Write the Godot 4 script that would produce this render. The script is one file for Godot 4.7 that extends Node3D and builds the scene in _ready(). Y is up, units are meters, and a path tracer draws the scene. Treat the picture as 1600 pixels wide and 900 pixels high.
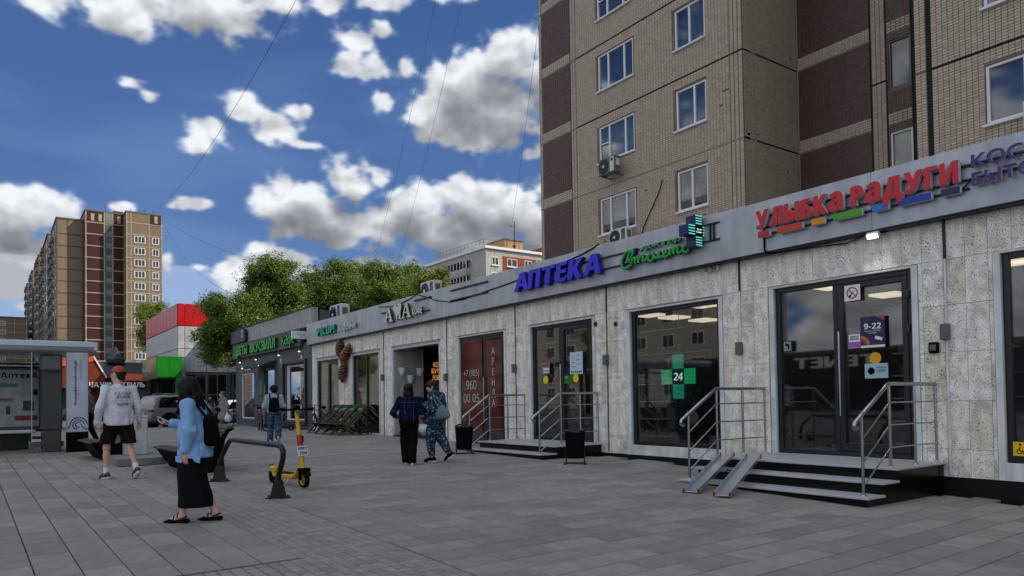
extends Node3D

# ---------------------------------------------------------------- mesh builder
class G:
	var v := PackedVector3Array()
	var n := PackedVector3Array()
	var c := PackedColorArray()
	var col := Color.WHITE
	var tinted := false
	func tri(a: Vector3, b: Vector3, d: Vector3, na: Vector3, nb: Vector3, nd: Vector3) -> void:
		v.append(a); v.append(d); v.append(b)
		n.append(na); n.append(nd); n.append(nb)
		if tinted:
			c.append(col); c.append(col); c.append(col)
	func flat(a: Vector3, b: Vector3, d: Vector3) -> void:
		var k := (b - a).cross(d - a).normalized()
		tri(a, b, d, k, k, k)
	func quad(a: Vector3, b: Vector3, d: Vector3, e: Vector3) -> void:
		var k := (d - a).cross(e - b).normalized()
		tri(a, b, d, k, k, k); tri(a, d, e, k, k, k)
	func bx(p: Vector3, s: Vector3, bev := 0.0, B := Basis.IDENTITY) -> G:
		var h := s * 0.5
		var f := func(x: float, y: float, z: float) -> Vector3: return p + B * Vector3(x, y, z)
		if bev <= 0.0:
			for ax in 3:
				for sg in [-1.0, 1.0]:
					var e := [Vector3.ZERO, Vector3.ZERO, Vector3.ZERO]
					e[0][ax] = sg; e[1][(ax + 1) % 3] = sg; e[2][(ax + 2) % 3] = 1.0
					var a: Vector3 = e[0]; var b: Vector3 = e[1]; var d: Vector3 = e[2]
					quad(p + B * ((a - b - d) * h), p + B * ((a + b - d) * h), p + B * ((a + b + d) * h), p + B * ((a - b + d) * h))
			return self
		var q := Vector3(h.x - bev, h.y - bev, h.z - bev)
		for ax in 3:
			var i := (ax + 1) % 3
			var j := (ax + 2) % 3
			for sg in [-1.0, 1.0]:
				var a := Vector3.ZERO; a[ax] = sg * h[ax]
				var b := Vector3.ZERO; b[i] = sg * q[i]
				var d := Vector3.ZERO; d[j] = q[j]
				quad(p + B * (a - b - d), p + B * (a + b - d), p + B * (a + b + d), p + B * (a - b + d))
			for s1 in [-1.0, 1.0]:
				for s2 in [-1.0, 1.0]:
					var a1 := Vector3.ZERO; a1[i] = s1 * h[i]; a1[j] = s2 * q[j]
					var a2 := Vector3.ZERO; a2[i] = s1 * q[i]; a2[j] = s2 * h[j]
					var w := Vector3.ZERO; w[ax] = q[ax] * s1 * s2
					quad(p + B * (a1 - w), p + B * (a1 + w), p + B * (a2 + w), p + B * (a2 - w))
		for sx in [-1.0, 1.0]:
			for sy in [-1.0, 1.0]:
				for sz in [-1.0, 1.0]:
					var A := p + B * Vector3(sx * h.x, sy * q.y, sz * q.z)
					var C := p + B * Vector3(sx * q.x, sy * h.y, sz * q.z)
					var D := p + B * Vector3(sx * q.x, sy * q.y, sz * h.z)
					if sx * sy * sz > 0: flat(A, C, D)
					else: flat(A, D, C)
		return self
	func span(a: Vector3, b: Vector3, bev := 0.0) -> G:
		return bx((a + b) * 0.5, (b - a).abs(), bev)
	# a bar of rectangular section from a to b
	func bar(a: Vector3, b: Vector3, w: float, h: float, up := Vector3.UP, bev := 0.0) -> G:
		var d := (b - a).normalized()
		if absf(d.dot(up)) > 0.98: up = Vector3.RIGHT
		var x := up.cross(d).normalized()
		return bx((a + b) * 0.5, Vector3(w, h, a.distance_to(b)), bev, Basis(x, d.cross(x), d))
	func tube(pts: Array, rad, sides := 8, caps := true) -> G:
		var N := pts.size()
		var up := Vector3.UP
		var rings := []
		var prev := Vector3.ZERO
		for i in N:
			var t: Vector3
			if i == 0: t = pts[1] - pts[0]
			elif i == N - 1: t = pts[i] - pts[i - 1]
			else: t = (pts[i + 1] - pts[i]).normalized() + (pts[i] - pts[i - 1]).normalized()
			t = t.normalized()
			if i == 0:
				up = Vector3.UP if absf(t.y) < 0.9 else Vector3.RIGHT
				prev = up
			var x := prev.cross(t).normalized()
			var y := t.cross(x).normalized()
			prev = y
			var r: float = rad[i] if rad is Array else rad
			var ring := []
			for k in sides:
				var a := TAU * k / sides
				var d := x * cos(a) + y * sin(a)
				ring.append([pts[i] + d * r, d])
			rings.append(ring)
		for i in N - 1:
			for k in sides:
				var a = rings[i][k]; var b = rings[i][(k + 1) % sides]; var d = rings[i + 1][(k + 1) % sides]; var e = rings[i + 1][k]
				tri(a[0], b[0], d[0], a[1], b[1], d[1]); tri(a[0], d[0], e[0], a[1], d[1], e[1])
		if caps:
			for k in range(1, sides - 1):
				flat(rings[0][0][0], rings[0][k + 1][0], rings[0][k][0])
				flat(rings[N - 1][0][0], rings[N - 1][k][0], rings[N - 1][k + 1][0])
		return self
	# profile: Vector2(radius, height), turned round the y axis of T
	func lathe(prof: Array, sides: int, T := Transform3D.IDENTITY, sq := Vector2.ONE) -> G:
		for i in prof.size() - 1:
			var a: Vector2 = prof[i]; var b: Vector2 = prof[i + 1]
			var nn := Vector2(b.y - a.y, a.x - b.x).normalized()
			for k in sides:
				var t0 := TAU * k / sides; var t1 := TAU * (k + 1) / sides
				var d0 := Vector3(cos(t0) * sq.x, 0, sin(t0) * sq.y); var d1 := Vector3(cos(t1) * sq.x, 0, sin(t1) * sq.y)
				var y := Vector3.UP
				var n0 := (T.basis * (d0 * nn.x + y * nn.y)).normalized(); var n1 := (T.basis * (d1 * nn.x + y * nn.y)).normalized()
				var p0 := T * (d0 * a.x + y * a.y); var p1 := T * (d1 * a.x + y * a.y); var p2 := T * (d1 * b.x + y * b.y); var p3 := T * (d0 * b.x + y * b.y)
				tri(p0, p3, p2, n0, n0, n1); tri(p0, p2, p1, n0, n1, n1)
		return self
	# outline in the xy plane of T, thickness along its z
	func prism(poly: PackedVector2Array, z0: float, z1: float, T := Transform3D.IDENTITY) -> G:
		if Geometry2D.is_polygon_clockwise(poly):
			poly = poly.duplicate()
			poly.reverse()
		var ids := Geometry2D.triangulate_polygon(poly)
		for i in range(0, ids.size(), 3):
			var a := poly[ids[i]]; var b := poly[ids[i + 1]]; var d := poly[ids[i + 2]]
			if (b - a).cross(d - a) < 0:
				var sw := b; b = d; d = sw
			flat(T * Vector3(a.x, a.y, z1), T * Vector3(b.x, b.y, z1), T * Vector3(d.x, d.y, z1))
			flat(T * Vector3(a.x, a.y, z0), T * Vector3(d.x, d.y, z0), T * Vector3(b.x, b.y, z0))
		for i in poly.size():
			var a := poly[i]; var b := poly[(i + 1) % poly.size()]
			quad(T * Vector3(a.x, a.y, z0), T * Vector3(b.x, b.y, z0), T * Vector3(b.x, b.y, z1), T * Vector3(a.x, a.y, z1))
		return self
	# rings of points joined into a skin with smooth normals; closed round
	func skin(rings: Array, caps := true) -> G:
		var m: int = rings[0].size()
		var N := rings.size()
		var nn := []
		for i in N:
			var row := []
			for k in m:
				var du: Vector3 = rings[i][(k + 1) % m] - rings[i][(k + m - 1) % m]
				var dv: Vector3 = rings[mini(i + 1, N - 1)][k] - rings[maxi(i - 1, 0)][k]
				row.append(du.cross(dv).normalized())
			nn.append(row)
		for i in N - 1:
			for k in m:
				var l := (k + 1) % m
				tri(rings[i][k], rings[i][l], rings[i + 1][l], nn[i][k], nn[i][l], nn[i + 1][l])
				tri(rings[i][k], rings[i + 1][l], rings[i + 1][k], nn[i][k], nn[i + 1][l], nn[i + 1][k])
		if caps:
			for k in range(1, m - 1):
				flat(rings[0][0], rings[0][k + 1], rings[0][k])
				flat(rings[N - 1][0], rings[N - 1][k], rings[N - 1][k + 1])
		return self
	func mesh() -> ArrayMesh:
		var a := []
		a.resize(Mesh.ARRAY_MAX)
		a[Mesh.ARRAY_VERTEX] = v
		a[Mesh.ARRAY_NORMAL] = n
		if tinted: a[Mesh.ARRAY_COLOR] = c
		var m := ArrayMesh.new()
		m.add_surface_from_arrays(Mesh.PRIMITIVE_TRIANGLES, a)
		return m

# ---------------------------------------------------------------- smooth bodies: capsules and ellipsoids joined, meshed as surface nets
# a primitive is [a, b, ra, rb] (tapered capsule) or [centre, radii, basis] (ellipsoid)
func body(g: G, prims: Array, cell: float, k: float, ripple := 0.0, freq := 9.0, cut_lo := -99.0, cut_hi := 99.0) -> G:
	var lo := Vector3(1e9, 1e9, 1e9)
	var hi := -lo
	var boxes := []
	for p in prims:
		var l: Vector3; var h: Vector3
		if p.size() == 4:
			var ra: Vector3 = Vector3.ONE * p[2]; var rb: Vector3 = Vector3.ONE * p[3]
			l = (p[0] - ra).min(p[1] - rb); h = (p[0] + ra).max(p[1] + rb)
		else:
			var r: Vector3 = p[1]
			var B: Basis = p[2]
			var e := (B.x * r.x).abs() + (B.y * r.y).abs() + (B.z * r.z).abs()
			l = p[0] - e; h = p[0] + e
		boxes.append([l, h])
		lo = lo.min(l); hi = hi.max(h)
	var m := cell * 3.0 + k * 0.5 + ripple
	lo -= Vector3.ONE * m; hi += Vector3.ONE * m
	lo.y = maxf(lo.y, cut_lo - cell * 2.0)
	var S := (hi - lo) / cell
	var nx := int(S.x) + 2; var ny := int(S.y) + 2; var nz := int(S.z) + 2
	var F := PackedFloat32Array()
	F.resize(nx * ny * nz)
	F.fill(1.0)
	var mark := PackedByteArray()
	mark.resize(F.size())
	var near := PackedInt32Array()
	var sxy := nx * ny
	var m2 := cell * 2.5 + k * 0.5 + ripple
	var nse := FastNoiseLite.new()
	nse.seed = 7
	nse.frequency = freq
	nse.fractal_octaves = 2
	for pi in prims.size():
		var p: Array = prims[pi]
		var l: Vector3 = ((boxes[pi][0] - lo - Vector3.ONE * m2) / cell).floor()
		var h: Vector3 = ((boxes[pi][1] - lo + Vector3.ONE * m2) / cell).ceil()
		var cap := p.size() == 4
		var A: Vector3 = p[0]
		var ab := Vector3.ZERO; var L2 := 1.0; var ra := 0.0; var dr := 0.0
		var R := Vector3.ONE; var BT := Basis.IDENTITY; var rm := 0.0
		if cap:
			ab = p[1] - A; L2 = maxf(ab.length_squared(), 1e-9); ra = p[2]; dr = p[3] - p[2]
		else:
			R = p[1]; BT = (p[2] as Basis).transposed(); rm = minf(R.x, minf(R.y, R.z))
		for z in range(maxi(0, int(l.z)), mini(nz - 1, int(h.z)) + 1):
			for y in range(maxi(0, int(l.y)), mini(ny - 1, int(h.y)) + 1):
				var row := z * sxy + y * nx
				for x in range(maxi(0, int(l.x)), mini(nx - 1, int(h.x)) + 1):
					var q := lo + Vector3(x, y, z) * cell
					var d: float
					if cap:
						var w := q - A
						var t := clampf(w.dot(ab) / L2, 0.0, 1.0)
						d = (w - ab * t).length() - ra - dr * t
					else:
						var w := (BT * (q - A)) / R
						var k0 := w.length()
						var k1 := (w / R).length()
						d = k0 * (k0 - 1.0) / k1 if k1 > 1e-6 else -rm
					var i := row + x
					var f := F[i]
					if f < 1.0:
						var hh := maxf(k - absf(f - d), 0.0) / k
						d = minf(f, d) - hh * hh * k * 0.25
					F[i] = d
					if mark[i] == 0 and d < m2:
						mark[i] = 1
						near.append(i)
	for i in near:
		var y := (i % sxy) / nx
		var yy := lo.y + y * cell
		if ripple > 0.0:
			var q := lo + Vector3(i % nx, y, i / sxy) * cell
			F[i] += nse.get_noise_3d(q.x, q.y * 0.45, q.z) * ripple
		F[i] = maxf(F[i], maxf(cut_lo - yy, yy - cut_hi))
	var vid := PackedInt32Array()
	vid.resize(F.size())
	vid.fill(-1)
	var V := PackedVector3Array()
	var own := PackedInt32Array()
	var off := [0, 1, nx, nx + 1, sxy, sxy + 1, sxy + nx, sxy + nx + 1]
	var edges := [[0, 1], [2, 3], [4, 5], [6, 7], [0, 2], [1, 3], [4, 6], [5, 7], [0, 4], [1, 5], [2, 6], [3, 7]]
	for i in near:
		if i % nx >= nx - 1 or (i % sxy) / nx >= ny - 1 or i / sxy >= nz - 1: continue
		var a := F[i] < 0.0
		var mixed := false
		for o in off:
			if (F[i + o] < 0.0) != a:
				mixed = true
				break
		if not mixed: continue
		var sum := Vector3.ZERO
		var cnt := 0
		for e in edges:
			var f0 := F[i + off[e[0]]]; var f1 := F[i + off[e[1]]]
			if (f0 < 0.0) != (f1 < 0.0):
				var t := f0 / (f0 - f1)
				var c0 := Vector3(e[0] & 1, (e[0] >> 1) & 1, e[0] >> 2)
				var c1 := Vector3(e[1] & 1, (e[1] >> 1) & 1, e[1] >> 2)
				sum += c0.lerp(c1, t)
				cnt += 1
		vid[i] = V.size()
		own.append(i)
		V.append(lo + (Vector3(i % nx, (i % sxy) / nx, i / sxy) + sum / cnt) * cell)
	var Q := PackedInt32Array()
	var ax := [[1, nx, sxy], [nx, sxy, 1], [sxy, 1, nx]]
	for i in own:
		for e in ax:
			var f0 := F[i]; var f1 := F[i + e[0]]
			if (f0 < 0.0) == (f1 < 0.0): continue
			var j0 := i; var j1: int = i - e[1]; var j2: int = i - e[1] - e[2]; var j3: int = i - e[2]
			if j2 < 0 or j1 < 0 or j3 < 0: continue
			if vid[j1] < 0 or vid[j2] < 0 or vid[j3] < 0: continue
			if f0 < 0.0: Q.append_array([vid[j0], vid[j1], vid[j2], vid[j3]])
			else: Q.append_array([vid[j0], vid[j3], vid[j2], vid[j1]])
	var NN := PackedVector3Array()
	NN.resize(V.size())
	for q in range(0, Q.size(), 4):
		var nrm := (V[Q[q + 2]] - V[Q[q]]).cross(V[Q[q + 3]] - V[Q[q + 1]])
		for t in 4: NN[Q[q + t]] += nrm
	for i in NN.size(): NN[i] = NN[i].normalized()
	for q in range(0, Q.size(), 4):
		var a := Q[q]; var b := Q[q + 1]; var d := Q[q + 2]; var e := Q[q + 3]
		g.tri(V[a], V[b], V[d], NN[a], NN[b], NN[d])
		g.tri(V[a], V[d], V[e], NN[a], NN[d], NN[e])
	return g

# ---------------------------------------------------------------- nodes, names, tags
var used := {}
func numbered(par: Node, called: String) -> String:
	var key := str(par.get_instance_id()) + called
	used[key] = used.get(key, -1) + 1
	return called if used[key] == 0 else "%s_%03d" % [called, used[key]]

func obj(called: String, shape, m: Material, par: Node = self, T := Transform3D.IDENTITY) -> MeshInstance3D:
	var o := MeshInstance3D.new()
	o.name = numbered(par, called)
	o.mesh = shape.mesh() if shape is G else shape
	o.material_override = m
	o.transform = T
	o.cast_shadow = GeometryInstance3D.SHADOW_CASTING_SETTING_ON
	par.add_child(o)
	return o

func thing(called: String, label: String, category: String, at := Vector3.ZERO, turn := 0.0, group := "") -> Node3D:
	var o := Node3D.new()
	o.name = numbered(self, called)
	add_child(o)
	o.position = at
	o.rotation.y = turn
	return tag(o, label, category, group)

func tag(o: Node3D, label: String, category: String, group := "") -> Node3D:
	o.set_meta("label", label)
	o.set_meta("category", category)
	if group: o.set_meta("group", group)
	return o

func struct(o: Node) -> Node:
	o.set_meta("kind", "structure")
	return o

func stuff(o: Node) -> Node:
	o.set_meta("kind", "stuff")
	return o

func dup(src: Node3D, label: String, at: Vector3, turn := 0.0) -> Node3D:
	var o: Node3D = src.duplicate()
	o.name = numbered(self, String(src.name).trim_suffix("_000"))
	add_child(o)
	o.position = at
	o.rotation.y = turn
	o.set_meta("label", label)
	return o

# ---------------------------------------------------------------- materials
var mats := {}
var tex := {}
func mat(key: String, c := Color.WHITE, rough := 0.7, metal := 0.0, spec := 0.5) -> StandardMaterial3D:
	if mats.has(key): return mats[key]
	var m := StandardMaterial3D.new()
	m.albedo_color = c
	m.roughness = rough
	m.metallic = metal
	m.metallic_specular = spec
	mats[key] = m
	return m

func grain(key: String, c: Color, rough: float, texture: String, size: float, bump := 0.0, metal := 0.0) -> StandardMaterial3D:
	if mats.has(key): return mats[key]
	var m := mat(key, c, rough, metal, 0.5 if rough < 0.6 else (0.22 if texture == "cloth" or texture == "denim" or texture == "leafprint" else 0.35))
	m.albedo_texture = tex[texture]
	m.uv1_triplanar = true
	m.uv1_world_triplanar = true
	m.uv1_scale = Vector3.ONE / size
	if bump > 0.0:
		m.heightmap_enabled = true
		m.heightmap_texture = tex[texture]
		m.heightmap_scale = bump
	return m

func glow(key: String, c: Color, e: float) -> StandardMaterial3D:
	if mats.has(key): return mats[key]
	var m := mat(key, Color(c.r * 0.5, c.g * 0.5, c.b * 0.5), 0.4)
	m.emission_enabled = true
	m.emission = c
	m.emission_energy_multiplier = e
	return m

func pane_mat(key: String, c: Color, alpha: float) -> StandardMaterial3D:
	var m := mat(key, Color(c.r, c.g, c.b, alpha), 0.02)
	m.transparency = BaseMaterial3D.TRANSPARENCY_ALPHA
	return m

func leafy(key: String, c: Color) -> StandardMaterial3D:
	var m := mat(key, c, 0.55, 0.0, 0.35)
	m.cull_mode = BaseMaterial3D.CULL_DISABLED
	m.vertex_color_use_as_albedo = true
	m.backlight_enabled = true
	m.backlight = Color(0.45, 0.55, 0.12)
	return m

func noise(seed_: int, f: float, oct := 4, type := FastNoiseLite.TYPE_SIMPLEX_SMOOTH) -> FastNoiseLite:
	var k := FastNoiseLite.new()
	k.seed = seed_
	k.frequency = f
	k.noise_type = type
	k.fractal_octaves = oct
	return k

func tx(key: String, im: Image) -> void:
	im.generate_mipmaps()
	tex[key] = ImageTexture.create_from_image(im)

func make_textures() -> void:
	var N := 512
	# soft large blotches with fine grain: paving, concrete, render, asphalt
	var a := noise(1, 0.006, 4).get_seamless_image(N, N)
	var b := noise(2, 0.28, 2).get_seamless_image(N, N)
	var im := Image.create(N, N, false, Image.FORMAT_RGB8)
	for y in N:
		for x in N:
			var t := 0.80 + (a.get_pixel(x, y).r - 0.5) * 0.09 + (b.get_pixel(x, y).r - 0.5) * 0.36
			im.set_pixel(x, y, Color(t, t, t))
	for q in [[70, 120, 5], [300, 60, 3], [410, 330, 4], [180, 400, 3], [250, 260, 2], [480, 200, 2], [120, 300, 2]]:   # old gum and oil spots
		for y in range(-q[2], q[2] + 1):
			for x in range(-q[2], q[2] + 1):
				if x * x + y * y * 1.4 < q[2] * q[2]:
					var c := im.get_pixel(q[0] + x, q[1] + y) * 0.72
					im.set_pixel(q[0] + x, q[1] + y, Color(c.r, c.g, c.b))
	tx("stone", im)
	# travertine: pale, with long soft veins and dark pits of several sizes
	var pit := noise(3, 0.085, 3)
	pit.domain_warp_enabled = true
	pit.domain_warp_amplitude = 14.0
	var p1 := pit.get_seamless_image(N, N)
	var p2 := noise(4, 0.2, 2).get_seamless_image(N, N)
	var zone := noise(5, 0.008, 3).get_seamless_image(N, N)
	im = Image.create(N, N, false, Image.FORMAT_RGB8)
	for y in N:
		for x in N:
			var z := zone.get_pixel(x, y).r
			var t := 0.94 + (a.get_pixel((x * 2) % N, y).r - 0.5) * 0.20 + (b.get_pixel(x, y).r - 0.5) * 0.16 + (zone.get_pixel(y, x).r - 0.5) * 0.1
			var h := smoothstep(0.765 - z * 0.14, 0.85 - z * 0.14, p1.get_pixel(x, y).r)
			h = maxf(h, smoothstep(0.76 - z * 0.14, 0.85 - z * 0.14, p2.get_pixel(x, y).r) * 0.75)
			t *= 1.0 - h * 0.58
			im.set_pixel(x, y, Color(t, t * 0.985, t * 0.955))
	tx("travertine", im)
	# granite with salt and pepper
	im = Image.create(256, 256, false, Image.FORMAT_RGB8)
	var w1 := noise(6, 0.35, 1).get_seamless_image(256, 256)
	for y in 256:
		for x in 256:
			var t := 0.72 + (w1.get_pixel(x, y).r - 0.5) * 0.9
			im.set_pixel(x, y, Color(t, t, t))
	tx("granite", im)
	# streaky dirt for painted walls and cladding
	var s := noise(8, 0.01, 4).get_seamless_image(N, N)
	im = Image.create(N, N, false, Image.FORMAT_RGB8)
	for y in N:
		for x in N:
			var t := 0.9 + (s.get_pixel(x, (y / 7 + N / 3) % N).r - 0.5) * 0.16 + (b.get_pixel(x, y).r - 0.5) * 0.06 + (a.get_pixel(x, y).r - 0.5) * 0.12
			im.set_pixel(x, y, Color(t, t, t))
	tx("streak", im)
	# wood: grain along x
	im = Image.create(256, 256, false, Image.FORMAT_RGB8)
	var wd := noise(9, 0.03, 4).get_seamless_image(256, 256)
	for y in 256:
		for x in 256:
			var t := 0.7 + (wd.get_pixel(x / 10, y).r - 0.5) * 0.9 + (w1.get_pixel(x / 4, y).r - 0.5) * 0.2
			im.set_pixel(x, y, Color(t, t * 0.96, t * 0.9))
	tx("wood", im)
	# cloth: fine weave with faint folds
	im = Image.create(256, 256, false, Image.FORMAT_RGB8)
	var cl := noise(10, 0.02, 3).get_seamless_image(256, 256)
	for y in 256:
		for x in 256:
			var t := 0.88 + (cl.get_pixel(x, y).r - 0.5) * 0.07 + 0.05 * sin(x * 1.57) * sin(y * 1.57)
			im.set_pixel(x, y, Color(t, t, t))
	tx("cloth", im)
	# denim: paler along the wear
	im = Image.create(256, 256, false, Image.FORMAT_RGB8)
	for y in 256:
		for x in 256:
			var t := 0.62 + (cl.get_pixel(x, y).r - 0.5) * 0.9 + (w1.get_pixel(x, y).r - 0.5) * 0.2
			im.set_pixel(x, y, Color(t, t, minf(1.0, t * 1.05)))
	tx("denim", im)
	# printed pattern of pale leaves on a blue-grey cloth
	var fl := noise(11, 0.03, 1, FastNoiseLite.TYPE_CELLULAR)
	fl.cellular_return_type = FastNoiseLite.RETURN_DISTANCE2_SUB
	fl.domain_warp_enabled = true
	fl.domain_warp_amplitude = 20.0
	fl.domain_warp_frequency = 0.05
	var fi := fl.get_seamless_image(256, 256)
	im = Image.create(256, 256, false, Image.FORMAT_RGB8)
	for y in 256:
		for x in 256:
			var t := smoothstep(0.45, 0.6, fi.get_pixel(x, y).r)
			im.set_pixel(x, y, Color(0.13, 0.22, 0.29).lerp(Color(0.62, 0.70, 0.74), t))
	tx("leafprint", im)
	# small glazed facing tiles, seen from afar only
	for kind in [["tiles_tan", Color(0.53, 0.455, 0.375), Color(0.34, 0.29, 0.24)], ["tiles_dark", Color(0.27, 0.145, 0.13), Color(0.17, 0.11, 0.10)]]:
		im = Image.create(256, 256, false, Image.FORMAT_RGB8)
		var rng := RandomNumberGenerator.new()
		rng.seed = 5
		for ty in 16:
			for tx_ in 8:
				var c: Color = (kind[1] as Color) * rng.randf_range(0.88, 1.1)
				im.fill_rect(Rect2i(tx_ * 32, ty * 16, 32, 16), kind[2])
				im.fill_rect(Rect2i(tx_ * 32 + 1, ty * 16 + 1, 30, 14), Color(c.r, c.g, c.b))
		tx(kind[0], im)

# ---------------------------------------------------------------- lettering
var sans := SystemFont.new()
var sans_bold := SystemFont.new()
var serif := SystemFont.new()
var serif_bold := SystemFont.new()
func make_fonts() -> void:
	sans.font_names = PackedStringArray(["Droid Sans"])
	sans_bold.font_names = PackedStringArray(["Droid Sans"])
	sans_bold.font_weight = 700
	serif.font_names = PackedStringArray(["Droid Serif"])
	serif_bold.font_names = PackedStringArray(["Droid Serif"])
	serif_bold.font_weight = 700

# the outline of one string as a solid, lower left corner at the origin, cap height h; slant shears it
func glyphs(s: String, f: Font, h: float, depth: float, slant := 0.0) -> G:
	var t := TextMesh.new()
	t.text = s
	t.font = f
	t.font_size = 64
	t.pixel_size = 1.0 / 64.0
	t.depth = 0.1
	t.curve_step = 4.0
	t.horizontal_alignment = HORIZONTAL_ALIGNMENT_LEFT
	var g := G.new()
	for sf in t.get_surface_count():
		var arr := t.surface_get_arrays(sf)
		var V: PackedVector3Array = arr[Mesh.ARRAY_VERTEX]
		var NN: PackedVector3Array = arr[Mesh.ARRAY_NORMAL]
		var I: PackedInt32Array = arr[Mesh.ARRAY_INDEX]
		for i in I:
			g.v.append(V[i]); g.n.append(NN[i])
	if g.v.is_empty(): return g
	var lo := g.v[0]; var hi := g.v[0]
	for p in g.v:
		lo = lo.min(p); hi = hi.max(p)
	if not TB.has(f):
		t.text = "Н"
		TB[f] = t.get_aabb()
	var k: float = h / TB[f].size.y
	var base_line: float = TB[f].position.y
	for i in g.v.size():
		var p := g.v[i]
		var q := Vector3((p.x - lo.x) * k, (p.y - base_line) * k, 0.0)
		q.x += q.y * slant
		q.z = depth if p.z > (lo.z + hi.z) * 0.5 else 0.0
		g.v[i] = q
	return g
var TB := {}

func size_of(g: G) -> Vector3:
	var hi := Vector3.ZERO
	for p in g.v: hi = hi.max(p)
	return hi

func moved(g: G, T: Transform3D) -> G:
	for i in g.v.size():
		g.v[i] = T * g.v[i]
		g.n[i] = (T.basis * g.n[i]).normalized()
	return g

# a word whose letters are parts: fills width w at cap height h, from lower left corner T
func word(par: Node, s: String, f: Font, w: float, h: float, depth: float, m: Material, T: Transform3D, slant := 0.0, back: Material = null, name_ := "letter", grow := 0.0) -> void:
	var gap := h * 0.1
	var list := []
	var total := 0.0
	for ch in s:
		if ch == " ":
			list.append(null); total += h * 0.38
			continue
		var g := glyphs(ch, f, h * 1.27 if ch == "а" and s != s.to_lower() else h, depth, slant)
		var wd := size_of(g).x - (h * slant)
		if grow > 0.0:      # heavier strokes: the outline again a little to either side
			var n := g.v.size()
			for sh in [-1.0, 1.0]:
				for i in n:
					g.v.append(g.v[i] + Vector3(sh * grow, sh * grow * 0.3, 0.0016 * sh if g.v[i].z > depth * 0.5 else 0.0006 * sh))
					g.n.append(g.n[i])
			wd += grow * 2.0
		list.append([g, wd])
		total += wd + gap
	total -= gap
	var k := w / total
	var x := 0.0
	for e in list:
		if e == null:
			x += h * 0.38
			continue
		var LT := T * Transform3D(Basis.from_scale(Vector3(k, 1, 1)), Vector3(x * k, 0, 0))
		if back:
			var o := obj(name_, moved(e[0], Transform3D(Basis.from_scale(Vector3(k, 1, 1)), Vector3.ZERO)), back, par, T * Transform3D(Basis.IDENTITY, Vector3(x * k, 0, 0)))
			var g2 := G.new()
			for i in e[0].v.size():
				g2.v.append(Vector3(e[0].v[i].x, e[0].v[i].y, e[0].v[i].z + 0.012 if e[0].v[i].z > depth * 0.5 else depth + 0.003))
				g2.n.append(e[0].n[i])
			obj("letter_face", g2, m, o)
		else:
			obj(name_, moved(e[0], Transform3D(Basis.from_scale(Vector3(k, 1, 1)), Vector3.ZERO)), m, par, T * Transform3D(Basis.IDENTITY, Vector3(x * k, 0, 0)))
		x += e[1] + gap

# print: one flat piece of lettering centred in width
func print_at(par: Node, s: String, f: Font, h: float, m: Material, T: Transform3D, w := 0.0, slant := 0.0, called := "lettering") -> MeshInstance3D:
	var g := glyphs(s, f, h, 0.002, slant)
	var wd := size_of(g).x
	var k := w / wd if w > 0.0 else 1.0
	return obj(called, moved(g, Transform3D(Basis.from_scale(Vector3(k, 1, 1)), Vector3(-wd * k * 0.5, 0, 0))), m, par, T)

func at3(x: float, y: float, z: float, ry := 0.0) -> Transform3D:
	return Transform3D(Basis(Vector3.UP, ry), Vector3(x, y, z))

func gy(z: float) -> float:
	var t := -z - 3.7
	return 0.4 * (1.0 - exp(-t / 11.0)) if t > 0.0 else 0.0364 * t

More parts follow.
